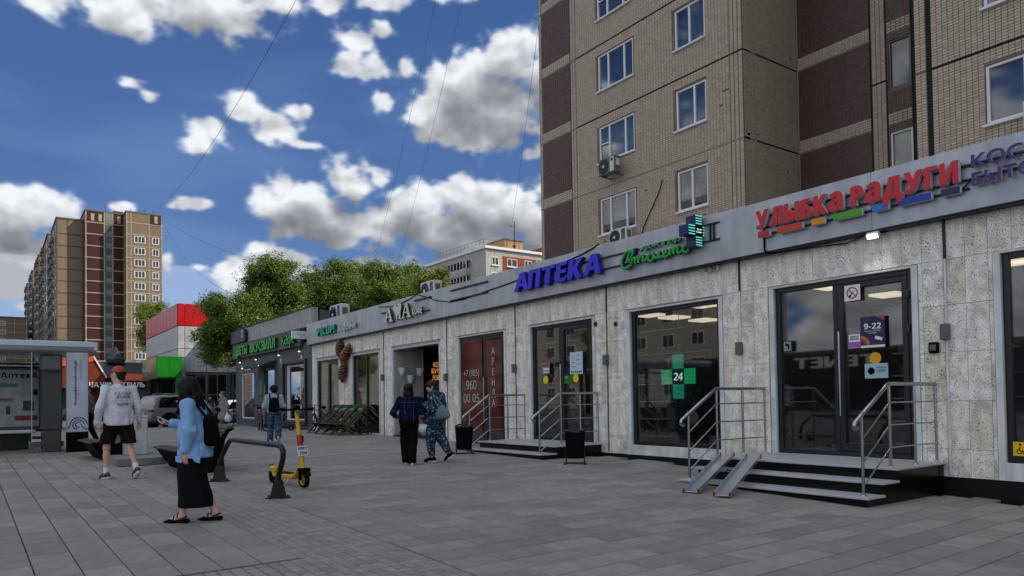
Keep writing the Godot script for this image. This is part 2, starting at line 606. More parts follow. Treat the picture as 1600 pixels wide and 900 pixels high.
# ---------------------------------------------------------------- sky
func cloud_table() -> Array:
	return [
		[2.6, 25.5, 3.3, 1.2, 0.5], [7.9, 26.1, 4.6, 1.6, 0.5], [13.3, 27.2, 5.0, 2.0, 0.5], [17.8, 28.6, 4.3, 1.7, 0.5], [21.8, 28.5, 1.6, 0.9, 0],
		[26.0, 28.9, 2.5, 0.7, 0.1], [30.5, 29.8, 3.1, 0.8, 0.3], [8.1, 21.8, 1.3, 0.5, -0.25], [9.4, 21.2, 0.9, 0.5, -0.15], [13.3, 19.4, 2.1, 1.3, 0.1],
		[15.7, 21.2, 1.9, 1.5, 0.1], [17.8, 20.1, 2.1, 1.2, 0.1], [19.6, 21.3, 0.9, 0.7, 0], [12.4, 18.5, 1.7, 0.8, 0.2], [20.2, 19.1, 1.2, 0.4, -0.1],
		[24.0, 26.5, 1.9, 1.1, 0], [26.0, 27.0, 1.2, 0.7, -0.1], [23.3, 24.6, 1.5, 1.0, 0], [25.5, 24.5, 2.2, 1.3, 0.1], [25.9, 22.4, 1.2, 1.1, 0],
		[27.9, 24.6, 0.9, 1.2, -0.1], [35.6, 25.3, 3.8, 2.4, 0.6], [31.9, 23.0, 3.7, 3.1, 0.6], [36.0, 22.1, 3.8, 2.9, 0.9], [30.9, 20.8, 2.9, 1.6, 0.5],
		[33.9, 20.1, 3.1, 1.4, 0.5], [29.0, 22.0, 1.8, 1.7, 0.2], [37.5, 18.9, 1.0, 0.6, 0.1], [39.6, 24.2, 4.0, 3.7, 0.8], [23.2, 16.9, 2.2, 2.1, 0.3],
		[19.6, 15.8, 2.7, 1.8, 0.4], [17.7, 15.0, 1.9, 1.4, 0.3], [21.0, 14.5, 3.5, 2.2, 0.9], [25.9, 17.2, 0.9, 0.9, 0], [19.6, 13.3, 2.8, 1.5, 0.9],
		[22.2, 12.8, 2.7, 1.3, 0.8], [16.6, 15.2, 0.7, 0.5, -0.1], [27.8, 15.2, 2.9, 1.8, 0.5], [32.3, 15.7, 3.7, 2.2, 0.5], [35.4, 15.2, 3.0, 2.0, 0.5],
		[25.8, 13.7, 3.0, 2.0, 0.8], [30.8, 13.3, 5.8, 2.2, 0.9], [36.9, 14.2, 2.8, 2.8, 0.7], [33.8, 11.8, 5.6, 1.6, 0.9], [39.9, 14.2, 4.5, 3.3, 0.8],
		[12.2, 14.4, 1.6, 0.6, 0], [10.9, 14.1, 0.8, 0.3, -0.1], [1.2, 12.9, 2.9, 1.8, 0.3], [3.7, 12.8, 1.9, 2.0, 0.3], [0.8, 10.3, 2.8, 2.4, 0.9],
		[2.9, 10.1, 2.3, 1.5, 0.9], [1.5, 7.7, 2.5, 1.0, 0.5], [-1.5, 12.0, 3.0, 3.5, 0.6], [-1.8, 7.6, 3.3, 1.6, 0.6], [7.6, 13.6, 1.0, 0.6, 0],
		[10.3, 10.0, 0.6, 1.1, -0.1], [12.4, 9.9, 0.9, 0.5, -0.1], [13.0, 9.1, 0.5, 0.3, -0.2], [15.0, 9.6, 1.9, 1.7, 0.2], [16.8, 11.0, 1.6, 1.3, 0.1],
		[18.6, 10.5, 2.8, 1.3, 0.3], [2.6, 6.7, 1.8, 0.6, 0], [23.8, 9.8, 5.9, 1.4, 0.6], [30.2, 9.9, 6.1, 1.5, 0.6]
	]

func build_sky() -> ImageTexture:
	var W := 2048
	var A0 := -18.0; var A1 := 92.0       # degrees east of -z: the part with the clouds of this afternoon
	var E1 := 40.0
	var dw := int((A1 - A0) / 360.0 * W)
	var dh := int(E1 / 180.0 * W)
	var bw := 160; var bh := 110
	var bl := Image.create(bw, bh, false, Image.FORMAT_RGF)
	var bb := cloud_table()
	for y in bh:
		for x in bw:
			var az := lerpf(A0, A1, (x + 0.5) / bw)
			var el := E1 * (1.0 - (y + 0.5) / bh)
			var best := -1.0
			var dark := 0.0
			var wsum := 1e-4
			for q in bb:
				var dx: float = (az - q[0]) / q[2]
				var dy: float = (el - q[1]) / q[3]
				var r2 := dx * dx + dy * dy
				if r2 < 5.0:
					var f := 1.0 - sqrt(r2) + minf(q[4], 0.0) * 0.8
					best = maxf(best, f)
					var w := exp(-r2 * 1.5)
					dark += w * maxf(q[4], 0.0); wsum += w
			bl.set_pixel(x, y, Color(best, dark / wsum, 0))
	var fine := bl.duplicate() as Image
	fine.resize(dw, dh, Image.INTERPOLATE_BILINEAR)
	var n1 := noise(21, 0.16, 6)
	var n2 := noise(22, 0.045, 3)
	var n3 := noise(24, 0.07, 4)
	var n5 := noise(26, 0.5, 5)
	var n4 := noise(25, 0.17, 5)
	n4.fractal_type = FastNoiseLite.FRACTAL_RIDGED
	var puff := func(x: float, y: float) -> float: return n1.get_noise_2d(x, y * 1.15) * 0.62 - n4.get_noise_2d(x * 0.9 + 30.0, y * 1.1) * 0.42
	var sky := func(az: float, el: float, b: float, dark: float, above: float) -> Color:
		var t := clampf(el / 32.0, 0.0, 1.0)
		var blue := Color(0.50, 0.635, 0.81).lerp(Color(0.32, 0.455, 0.675), smoothstep(0.0, 0.55, t)).lerp(Color(0.255, 0.385, 0.60), smoothstep(0.45, 1.0, t))
		var haze := clampf(n3.get_noise_2d(az * 0.35 + 40.0, el * 1.3) * 1.3, 0.0, 1.0) * 0.3
		blue = blue.lerp(Color(0.62, 0.73, 0.86), haze)
		var cx := az * (0.75 + 0.25 * cos(deg_to_rad(el)))
		var w: float = puff.call(cx, el)
		var fray: float = n5.get_noise_2d(cx, el * 1.2)
		var d := b + w * 0.62 + fray * 0.42
		var cover := smoothstep(-0.10, 0.28, d)
		if cover <= 0.0: return blue.srgb_to_linear()
		# lit from above and behind: white heads, grey undersides where much cloud lies above
		var up: float = puff.call(cx + 0.3, el + 0.7)
		var relief := clampf((w - up) * 0.42 + fray * 0.05, -0.13, 0.14)
		var under := smoothstep(-0.15, 0.75, above + w * 0.3)
		var grey := clampf(dark * 1.25 + 0.12, 0.0, 1.0) * under
		var l := clampf(0.925 - grey * 0.37 + relief * (1.0 - 0.45 * grey), 0.48, 0.985)
		var cloud := Color(l * 0.972, l * 0.985, minf(1.0, l * 1.0 + 0.05 * (1.0 - l)))
		return blue.lerp(cloud, cover * (0.60 + 0.40 * smoothstep(0.0, 0.40, d))).srgb_to_linear()
	# the rest of the dome: cloudier and brightened, to lift light in the shade
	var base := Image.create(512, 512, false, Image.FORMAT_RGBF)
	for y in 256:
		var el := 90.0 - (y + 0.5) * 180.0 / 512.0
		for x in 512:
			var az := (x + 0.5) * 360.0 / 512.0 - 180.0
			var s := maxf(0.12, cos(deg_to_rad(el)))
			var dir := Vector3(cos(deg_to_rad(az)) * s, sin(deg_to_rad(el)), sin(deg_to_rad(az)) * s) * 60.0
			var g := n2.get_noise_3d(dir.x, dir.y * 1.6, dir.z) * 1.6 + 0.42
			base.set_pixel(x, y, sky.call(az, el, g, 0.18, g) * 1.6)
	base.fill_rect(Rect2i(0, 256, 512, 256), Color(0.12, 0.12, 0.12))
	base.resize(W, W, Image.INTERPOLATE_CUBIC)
	var x0 := int((A0 + 180.0) / 360.0 * W)
	var y0 := W / 2 - dh
	var part := Image.create(dw, dh, false, Image.FORMAT_RGBF)
	for y in dh:
		var el := E1 * (1.0 - (y + 0.5) / dh)
		for x in dw:
			var az := lerpf(A0, A1, (x + 0.5) / dw)
			var f := fine.get_pixel(x, y)
			var fu := fine.get_pixel(x, maxi(0, y - 24))
			var c: Color = sky.call(az, el, f.r, f.g, fu.r)
			var m := minf(minf(x, dw - x) / 40.0, y / 60.0)
			if m < 1.0: c = base.get_pixel(x0 + x, y0 + y).lerp(c, m)
			part.set_pixel(x, y, c)
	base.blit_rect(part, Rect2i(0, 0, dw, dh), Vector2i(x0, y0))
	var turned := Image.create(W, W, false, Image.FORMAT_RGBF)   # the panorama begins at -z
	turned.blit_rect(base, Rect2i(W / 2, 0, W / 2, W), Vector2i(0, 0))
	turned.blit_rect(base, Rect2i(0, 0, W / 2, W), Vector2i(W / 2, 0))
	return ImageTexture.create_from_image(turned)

var cam: Camera3D
func _ready() -> void:
	# camera, sky, sun
	cam = Camera3D.new()
	cam.name = "camera"
	add_child(cam)
	cam.position = Vector3(0, 1.4, 0)
	cam.basis = Basis(Vector3.UP, deg_to_rad(-35.66)) * Basis(Vector3.RIGHT, deg_to_rad(1.36)) * Basis(Vector3.BACK, deg_to_rad(-0.89))
	cam.set_frustum(0.05 * 900.0 / 1136.0, Vector2(0, 0.05 * 150.0 / 1136.0), 0.05, 1500.0)
	cam.current = true
	var we := WorldEnvironment.new()
	we.name = "environment"
	var env := Environment.new()
	env.background_mode = Environment.BG_SKY
	env.sky = Sky.new()
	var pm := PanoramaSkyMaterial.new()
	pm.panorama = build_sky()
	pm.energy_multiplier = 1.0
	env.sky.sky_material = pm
	env.tonemap_mode = Environment.TONE_MAPPER_LINEAR
	env.tonemap_exposure = 1.0
	env.sdfgi_enabled = true
	env.ssao_enabled = true
	env.ssil_enabled = true
	we.environment = env
	add_child(we)
	var sun := DirectionalLight3D.new()
	sun.name = "sun"
	sun.light_energy = 1.55
	sun.light_angular_distance = 0.5
	sun.light_color = Color(1.0, 0.95, 0.86)
	sun.shadow_enabled = true
	add_child(sun)
	sun.look_at_from_position(Vector3.ZERO, -Vector3(1.0, 1.3, 0.9), Vector3.UP)
	make_textures()
	make_fonts()
	make_materials()
	build_ground()
	build_shop()
	build_flower_shop()
	build_tower()
	build_far()
	build_red_store()
	build_street_far()
	build_trees()
	build_facade_things()
	build_signs()
	build_plaza_things()
	build_vehicles()
	build_people()
	build_wires()

func make_materials() -> void:
	for i in 5:
		var k: float = [0.66, 0.68, 0.643, 0.705, 0.62][i]
		grain("paver%d" % i, Color(k * 1.03, k, k * 0.945), 0.8, "stone", 0.9)
		var t: float = [1.0, 0.965, 1.0, 0.93, 0.985][i]
		grain("trav%d" % i, Color(t, t * 0.985, t * [0.95, 0.93, 0.965, 0.915, 0.945][i]), 0.62, "travertine", 1.25, 0.5)
	grain("asphalt", Color(0.42, 0.42, 0.42), 0.85, "stone", 1.7)
	grain("joint", Color(0.13, 0.13, 0.125), 0.95, "stone", 0.7)
	grain("soil", Color(0.36, 0.35, 0.31), 0.95, "stone", 2.3)
	grain("concrete", Color(0.72, 0.715, 0.70), 0.85, "streak", 1.6)
	grain("render_light", Color(0.92, 0.92, 0.91), 0.8, "streak", 1.4)
	grain("render_dark", Color(0.40, 0.41, 0.435), 0.75, "streak", 1.8)
	grain("fascia", Color(0.74, 0.76, 0.785), 0.38, "streak", 2.6, 0.0, 0.25)
	grain("granite", Color(0.93, 0.93, 0.92), 0.5, "granite", 0.18)
	grain("curbstone", Color(0.68, 0.67, 0.65), 0.8, "granite", 0.4)
	mat("black_gloss", Color(0.03, 0.03, 0.033), 0.22, 0.0, 0.35)
	mat("anthracite", Color(0.085, 0.095, 0.115), 0.38)
	mat("room", Color(0.20, 0.20, 0.20), 0.9)
	mat("room_floor", Color(0.42, 0.41, 0.39), 0.4)
	mat("steel", Color(0.66, 0.66, 0.65), 0.22, 1.0)
	mat("dark_metal", Color(0.11, 0.105, 0.10), 0.45, 0.3)
	mat("black", Color(0.045, 0.045, 0.047), 0.6, 0.0, 0.15)
	mat("rubber", Color(0.06, 0.06, 0.06), 0.8, 0.0, 0.3)
	mat("white", Color(0.86, 0.86, 0.85), 0.5)
	mat("plastic_white", Color(0.80, 0.80, 0.77), 0.45)
	mat("grey_box", Color(0.36, 0.36, 0.35), 0.5)
	mat("pvc", Color(0.86, 0.865, 0.86), 0.35)
	pane_mat("glass", Color(0.10, 0.12, 0.13), 0.12)
	pane_mat("glass_clear", Color(0.55, 0.62, 0.62), 0.10)
	mat("dark_pane", Color(0.075, 0.085, 0.10), 0.04, 0.0, 0.9)
	glow("tube_light", Color(1.0, 0.95, 0.82), 1.15)

# ---------------------------------------------------------------- ground
func sheet(x0: float, x1: float, z0: float, z1: float, lift: float, step := 1.0) -> G:
	var g := G.new()
	var z := z0
	while z > z1:
		var e := maxf(z - step, z1)
		g.quad(Vector3(x0, gy(z) + lift, z), Vector3(x1, gy(z) + lift, z), Vector3(x1, gy(e) + lift, e), Vector3(x0, gy(e) + lift, e))
		z = e
	return g

func slab_mesh(l: float, w: float, t := 0.05, bev := 0.004) -> ArrayMesh:
	var g := G.new()
	var a := l * 0.5 - 0.005; var b := w * 0.5 - 0.005
	var p := func(x: float, y: float, z: float) -> Vector3: return Vector3(x, y, z)
	var c := [[-a, b], [a, b], [a, -b], [-a, -b]]
	var i := [[-a + bev, b - bev], [a - bev, b - bev], [a - bev, -b + bev], [-a + bev, -b + bev]]
	g.quad(Vector3(i[0][0], 0, i[0][1]), Vector3(i[1][0], 0, i[1][1]), Vector3(i[2][0], 0, i[2][1]), Vector3(i[3][0], 0, i[3][1]))
	for k in 4:
		var n := (k + 1) % 4
		g.quad(Vector3(c[k][0], -bev, c[k][1]), Vector3(c[n][0], -bev, c[n][1]), Vector3(i[n][0], 0, i[n][1]), Vector3(i[k][0], 0, i[k][1]))
		g.quad(Vector3(c[k][0], -t, c[k][1]), Vector3(c[n][0], -t, c[n][1]), Vector3(c[n][0], -bev, c[n][1]), Vector3(c[k][0], -bev, c[k][1]))
	return g.mesh()

func build_ground() -> void:
	struct(obj("ground", sheet(-500, 500, 60, -900, -0.16, 12.0), mats.soil))
	struct(obj("road", sheet(-120, 140, -38.35, -51.0, -0.11, 2.0), mats.asphalt))
	struct(obj("main_road", sheet(-26, -11.0, 60, -38.35, -0.11, 2.0), mats.asphalt))
	struct(obj("far_road", sheet(-30, 9.5, -51.0, -190, -0.112, 6.0), mats.asphalt))
	var far_p := obj("far_pavement", sheet(9.5, 60, -51.3, -64.9, 0.0, 2.0), mats.paver1)
	struct(far_p)
	var kb := Node3D.new()
	kb.name = "kerb"
	add_child(kb)
	struct(kb)
	var km := G.new().bx(Vector3(0, -0.07, 0), Vector3(0.99, 0.2, 0.15), 0.015).mesh()
	for i in 70:
		obj("kerbstone", km, mats.curbstone, kb, at3(-10.5 + i, gy(-38.27), -38.27))
	for i in 30:
		obj("kerbstone", km, mats.curbstone, kb, at3(10.0 + i, gy(-51.1), -51.2))
	# paving: slabs in lanes along the street, a ribbon of small setts, slabs in courses towards the shops
	var pv := Node3D.new()
	pv.name = "pavement"
	add_child(pv)
	struct(pv)
	obj("paving_bed", sheet(-10.9, 10.62, 30, -38.2, -0.034), mats.joint, pv)
	var rng := RandomNumberGenerator.new()
	rng.seed = 42
	var list := []          # [x', z', length along x', width along z', kind]
	var place := func(x: float, z: float, lx: float, lz: float, kind: int) -> void: list.append([x, z, lx, lz, kind])
	for i in 42:
		var x := 2.15 - 0.31 * (i + 0.5)
		var z := 3.0 - rng.randf() * 0.6
		while z > -37.4:
			var l: float = [0.31, 0.62, 0.62, 0.62, 0.93][rng.randi() % 5]
			if x > 0.6 and z > -4.9 and z - l < -4.9:
				l = z + 4.9
				if l > 0.08: place.call(x, z - l * 0.5, 0.31, l, 0)
				z = -6.2
				continue
			place.call(x, z - l * 0.5, 0.31, l, 0)
			z -= l
	for i in 9:
		for j in 360:
			place.call(2.20 + 0.1 * i, -2.0 - 0.1 * j, 0.1, 0.1, 1)
	for i in 16:
		for j in 14:
			if 2.1 - 0.1 * i > 0.6: place.call(2.1 - 0.1 * i, -4.9 - 0.1 * j + 0.1, 0.1, 0.1, 1)
	for j in 132:
		var z := 3.0 - 0.31 * (j + 0.5)
		var x := 3.06
		var first := true
		while x < 10.6:
			var l := 0.62
			if first:
				l = [0.31, 0.62, 0.46][rng.randi() % 3]
				first = false
			if z > -5.0 or true: place.call(x + l * 0.5, z, l, 0.31, 0)
			x += l
	var kinds := {}
	var Bi := cam.basis.transposed()
	var scored := []
	for e in list:
		var th := 0.024
		var pos := Vector3(e[0] + th * (e[1] + 6.7), 0, e[1] - th * (e[0] - 2.0))
		if pos.x > 10.66 and e[4] == 0: continue
		pos.y = gy(pos.z) + rng.randf_range(-0.0015, 0.001)
		var q := Bi * (pos - cam.position)
		var score := 0.0
		if q.z < -1.0 and absf(q.x / q.z) < 0.74 and q.y / -q.z > -0.28:
			score = e[2] * e[3] / pow(-q.z, 3.0)
		scored.append([score, pos, e])
	scored.sort_custom(func(a, b): return a[0] > b[0])
	var rest := [G.new(), G.new(), G.new(), G.new(), G.new()]
	var counts := [0, 0]
	for s in scored:
		var e: Array = s[2]
		var pos: Vector3 = s[1]
		var slope := atan((gy(pos.z - 0.1) - gy(pos.z + 0.1)) / 0.2)
		var T := Transform3D(Basis(Vector3.UP, 0.024) * Basis(Vector3.RIGHT, slope + rng.randf_range(-0.002, 0.002)), pos)
		var key := "%.2f,%.2f" % [e[2], e[3]]
		if not kinds.has(key): kinds[key] = slab_mesh(e[2], e[3], 0.04, 0.004 if e[4] == 0 else 0.006)
		var v := rng.randi() % 5
		if e[4] == 1: v = [1, 3, 1, 0, 2][v]
		if s[0] > 0.0 and counts[e[4]] < 295:
			counts[e[4]] += 1
			obj("paving_slab" if e[4] == 0 else "sett", kinds[key], mats["paver%d" % v], pv, T)
		else:
			var arr: Array = kinds[key].surface_get_arrays(0)
			var g: G = rest[v]
			for p in arr[Mesh.ARRAY_VERTEX]: g.v.append(T * p)
			for p in arr[Mesh.ARRAY_NORMAL]: g.n.append(T.basis * p)
	for i in 5:
		stuff(obj("distant_paving", rest[i], mats["paver%d" % i], pv))

# ---------------------------------------------------------------- shop row (frame: x along the front, z out of the wall)
var S: Node3D
var OPEN := [[-3.95, -1.70, 0.50, 3.23], [-7.33, -5.08, 0.47, 3.22], [-10.72, -8.47, 0.47, 3.20], [-14.10, -11.87, 0.47, 3.19], [-17.44, -15.24, 0.24, 3.20], [-21.56, -18.56, 0.36, 3.14], [-24.88, -22.63, 0.38, 3.14], [-28.40, -26.14, 0.36, 3.13]]

func wall_with_holes(g: G, u0: float, u1: float, y0: float, y1: float, holes: Array, z: float, deep: float) -> void:
	var us := [u0, u1]
	var ys := [y0, y1]
	for h in holes:
		for k in [h[0], h[1]]:
			if k > u0 and k < u1: us.append(k)
		for k in [h[2], h[3]]:
			if k > y0 and k < y1: ys.append(k)
	us.sort(); ys.sort()
	for i in us.size() - 1:
		for j in ys.size() - 1:
			if us[i + 1] - us[i] < 1e-4 or ys[j + 1] - ys[j] < 1e-4: continue
			var cu: float = (us[i] + us[i + 1]) * 0.5; var cy: float = (ys[j] + ys[j + 1]) * 0.5
			var hole := false
			for h in holes:
				if cu > h[0] and cu < h[1] and cy > h[2] and cy < h[3]: hole = true
			if not hole:
				g.quad(Vector3(us[i], ys[j], z), Vector3(us[i + 1], ys[j], z), Vector3(us[i + 1], ys[j + 1], z), Vector3(us[i], ys[j + 1], z))
				g.quad(Vector3(us[i + 1], ys[j], z - deep), Vector3(us[i], ys[j], z - deep), Vector3(us[i], ys[j + 1], z - deep), Vector3(us[i + 1], ys[j + 1], z - deep))
	for h in holes:
		var a := Vector3(h[0], h[2], z); var b := Vector3(h[1], h[2], z); var c := Vector3(h[1], h[3], z); var d := Vector3(h[0], h[3], z)
		var o := Vector3(0, 0, -deep)
		g.quad(a, b, b + o, a + o); g.quad(c, d, d + o, c + o); g.quad(d, a, a + o, d + o); g.quad(b, c, c + o, b + o)

# a glazed frame in the opening: cuts = where the uprights stand (fractions); leaf = which field is a door leaf
func glazing(par: Node, h: Array, cuts: Array, leaf := -1, called := "window", frame: Material = mats.anthracite, w := 0.075, z := -0.05, handle_h := 1.3) -> MeshInstance3D:
	var g := G.new()
	var u0: float = h[0] + 0.004; var u1: float = h[1] - 0.004; var y0: float = h[2] + 0.004; var y1: float = h[3] - 0.004
	var d := 0.08
	g.span(Vector3(u0, y0, z - d), Vector3(u0 + w, y1, z), 0.006)
	g.span(Vector3(u1 - w, y0, z - d), Vector3(u1, y1, z), 0.006)
	g.span(Vector3(u0 + w, y1 - w, z - d), Vector3(u1 - w, y1, z - 0.001), 0.006)
	g.span(Vector3(u0 + w, y0, z - d), Vector3(u1 - w, y0 + w, z - 0.001), 0.006)
	var edges := [u0 + w]
	for c in cuts:
		var u := lerpf(u0, u1, c)
		g.span(Vector3(u - w * 0.5, y0 + w, z - d + 0.002), Vector3(u + w * 0.5, y1 - w, z - 0.003), 0.006)
		edges.append(u - w * 0.5); edges.append(u + w * 0.5)
	edges.append(u1 - w)
	var o := obj(called, g, frame, par)
	for i in edges.size() / 2:
		var a: float = edges[i * 2]; var b: float = edges[i * 2 + 1]
		var q0 := y0 + w; var q1 := y1 - w
		if i == leaf:
			var lw := w * 1.15
			var L := G.new()
			L.span(Vector3(a + 0.004, q0 + 0.004, z - 0.06), Vector3(a + lw, q1 - 0.004, z + 0.006), 0.005)
			L.span(Vector3(b - lw, q0 + 0.004, z - 0.06), Vector3(b - 0.004, q1 - 0.004, z + 0.006), 0.005)
			L.span(Vector3(a + lw, q1 - lw, z - 0.06), Vector3(b - lw, q1 - 0.004, z + 0.005), 0.005)
			L.span(Vector3(a + lw, q0 + 0.004, z - 0.06), Vector3(b - lw, q0 + lw * 1.5, z + 0.005), 0.005)
			obj("leaf_frame", L, frame, o)
			obj("handle", G.new().tube([Vector3(a + 0.05, q0 + 0.55, z + 0.07), Vector3(a + 0.05, q0 + 0.55 + handle_h, z + 0.07)], 0.016, 10).tube([Vector3(a + 0.05, q0 + 0.7, z), Vector3(a + 0.05, q0 + 0.7, z + 0.07)], 0.01, 6).tube([Vector3(a + 0.05, q0 + 0.4 + handle_h, z), Vector3(a + 0.05, q0 + 0.4 + handle_h, z + 0.07)], 0.01, 6), mats.steel, o)
			obj("hinge", G.new().span(Vector3(b - 0.03, q1 - 0.35, z + 0.006), Vector3(b + 0.03, q1 - 0.23, z + 0.03), 0.006).span(Vector3(b - 0.03, q1 - 0.85, z + 0.006), Vector3(b + 0.03, q1 - 0.73, z + 0.03), 0.006), frame, o)
			a += lw; b -= lw; q1 -= lw; q0 += lw * 1.5
		obj("pane", G.new().span(Vector3(a - 0.002, q0 - 0.002, z - 0.044), Vector3(b + 0.002, q1 + 0.002, z - 0.04)).span(Vector3(a - 0.002, q0 - 0.002, z - 0.066), Vector3(b + 0.002, q1 + 0.002, z - 0.062)), mats.glass, o)
	return o

func build_shop() -> void:
	S = thing("shop_building", "long single storey row of shops clad in pitted grey travertine under a grey fascia", "building", Vector3(10.7, 0, 0), -PI / 2)
	var U0 := -28.97; var U1 := 3.0
	var core := G.new()
	wall_with_holes(core, U0, U1, -0.1, 3.9, OPEN, -0.03, 0.22)
	obj("wall", core, mats.concrete, S)
	obj("plinth", G.new().span(Vector3(-14.0, -0.3, -0.03), Vector3(U1, 0.268, -0.012)), grain("plinth", Color(0.10, 0.098, 0.095), 0.7, "stone", 0.6), S)
	var rng := RandomNumberGenerator.new()
	rng.seed = 3
	var rows := [0.27, 0.65, 1.31, 1.98, 2.63, 3.262, 3.868]
	var cell := 3.35 / 12.0
	var k0 := int(floor((U0 + 8.0) / cell)) - 1
	for k in range(k0, int((U1 + 8.0) / cell)):
		var a := -8.0 + k * cell; var b := a + cell
		a = maxf(a, U0); b = minf(b, U1)
		if b - a < 0.05: continue
		for r in 6:
			var p := a; var q := b
			var bad := false
			for h in OPEN:
				if rows[r] > h[3]: continue
				var l: float = h[0] - 0.09; var rr: float = h[1] + 0.09
				if p >= l and q <= rr: bad = true
				elif p < l and q > l: q = l
				elif p < rr and q > rr: p = rr
			if bad or q - p < 0.05: continue
			var at := Vector3((p + q) * 0.5, (rows[r] + rows[r + 1]) * 0.5, -0.015 + rng.randf_range(-0.003, 0.002))
			obj("stone_panel", G.new().bx(Vector3.ZERO, Vector3(q - p - 0.004, rows[r + 1] - rows[r] - 0.004, 0.03), 0.003), mats["trav%d" % [0, 0, 2, 2, 1, 3, 4, 2][rng.randi() % 8]], S, Transform3D(Basis(Vector3.RIGHT, rng.randf_range(-0.002, 0.002)), at))
	# painted surrounds of the openings
	for i in OPEN.size():
		var h: Array = OPEN[i]
		var g := G.new()
		var w := 0.085
		g.span(Vector3(h[0] - w, rows[0], -0.03), Vector3(h[0], h[3] + 0.03, 0.012), 0.003)
		g.span(Vector3(h[1], rows[0], -0.03), Vector3(h[1] + w, h[3] + 0.03, 0.012), 0.003)
		g.span(Vector3(h[0], h[3], -0.03), Vector3(h[1], h[3] + 0.03, 0.010), 0.003)
		if h[2] > rows[0]: g.span(Vector3(h[0], rows[0], -0.03), Vector3(h[1], h[2], 0.011), 0.003)
		obj("opening_surround", g, mats.render_light, S)
	# fascia of cladding panels
	var u := U0 + 0.0
	var j := 0
	while u < U1:
		var e := minf(u + 3.35, U1)
		obj("fascia_panel", G.new().span(Vector3(u + 0.002, 3.83, 0.02), Vector3(e - 0.002, 4.68, 0.2), 0.004), mats.fascia, S)
		u = e
	obj("fascia_shadow_gap", G.new().span(Vector3(U0, 3.8, 0.005), Vector3(U1, 3.828, 0.16)), mats.dark_metal, S)
	obj("roof", G.new().span(Vector3(U0, 4.1, -8.2), Vector3(U1, 4.5, 0.018)).span(Vector3(U0, -0.2, -8.4), Vector3(U1, 4.6, -8.2)).span(Vector3(U0, -0.2, -8.2), Vector3(U0 + 0.2, 4.1, -0.3)).span(Vector3(U1 - 0.2, -0.2, -8.2), Vector3(U1, 4.1, -0.3)), mats.concrete, S)
	# rooms behind the glass
	var rm := G.new()
	rm.span(Vector3(U0 + 0.2, 3.55, -8.2), Vector3(U1 - 0.2, 3.7, -0.26))
	for x in [-8.1, -14.73, -18.2, -21.9, -25.4]:
		rm.span(Vector3(x - 0.05, 0.2, -8.2), Vector3(x + 0.05, 3.55, -0.26))
	obj("interior_wall", rm, mats.room, S)
	obj("interior_floor", G.new().span(Vector3(U0 + 0.2, -0.2, -8.2), Vector3(U1 - 0.2, 0.30, -0.26)), mats.room_floor, S)
	glazing(S, OPEN[0], [])
	glazing(S, OPEN[1], [0.47], 1, "door")
	glazing(S, OPEN[2], [])
	glazing(S, OPEN[3], [0.47], 1, "door", mats.anthracite, 0.075, -0.05, 1.15)
	glazing(S, OPEN[4], [0.53], 1, "door", mats.anthracite, 0.07, -0.05, 1.2)
	glazing(S, OPEN[6], [0.5])
	glazing(S, OPEN[7], [0.48], 1, "door")
	# red film behind the glass of the empty unit
	var f4 := grain("red_film", Color(0.36, 0.085, 0.085), 0.06, "streak", 1.0)
	obj("window_film", G.new().span(Vector3(-17.36, 0.62, -0.0385), Vector3(-16.32, 3.12, -0.036)).span(Vector3(-16.13, 0.62, -0.0385), Vector3(-15.40, 3.03, -0.036)), f4, S)
	# coffee bar porch: side and back walls
	obj("porch_wall", G.new().span(Vector3(-21.62, 0.36, -1.12), Vector3(-21.562, 3.5, -0.25), 0.003), mats.concrete, S)
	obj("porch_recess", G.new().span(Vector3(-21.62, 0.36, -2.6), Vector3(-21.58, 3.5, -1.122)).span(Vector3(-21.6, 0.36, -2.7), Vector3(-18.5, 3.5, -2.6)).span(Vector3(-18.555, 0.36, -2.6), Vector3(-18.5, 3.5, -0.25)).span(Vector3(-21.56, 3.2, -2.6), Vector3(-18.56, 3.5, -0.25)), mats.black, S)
	obj("porch_step", G.new().span(Vector3(-21.54, 0.2, -2.6), Vector3(-18.57, 0.36, 0.05), 0.01), mats.black_gloss, S)
	# strip lights on the ceilings and the light they give
	for q in [[-12.9, -3.8], [-10.9, -2.5], [-12.95, -5.05], [-12.85, -2.8], [-7.8, -2.55], [-7.78, -4.7], [-4.7, -2.7], [-3.0, -2.6], [-24.2, -2.6]]:
		obj("ceiling_light", G.new().bx(Vector3(q[0], 3.52, q[1]), Vector3(0.6, 0.05, 0.6), 0.006), mats.tube_light, S)
	for q in [[-10.9, -2.5], [-7.7, -2.6], [-4.7, -2.7], [-24.2, -2.6]]:
		var l := OmniLight3D.new()
		l.name = numbered(S, "ceiling_lamp_light")
		l.position = Vector3(q[0], 3.42, q[1])
		l.light_energy = 0.22
		l.light_size = 0.3
		l.omni_range = 12.0
		l.omni_attenuation = 2.0
		l.light_color = Color(1.0, 0.95, 0.84)
		l.shadow_enabled = true
		S.add_child(l)

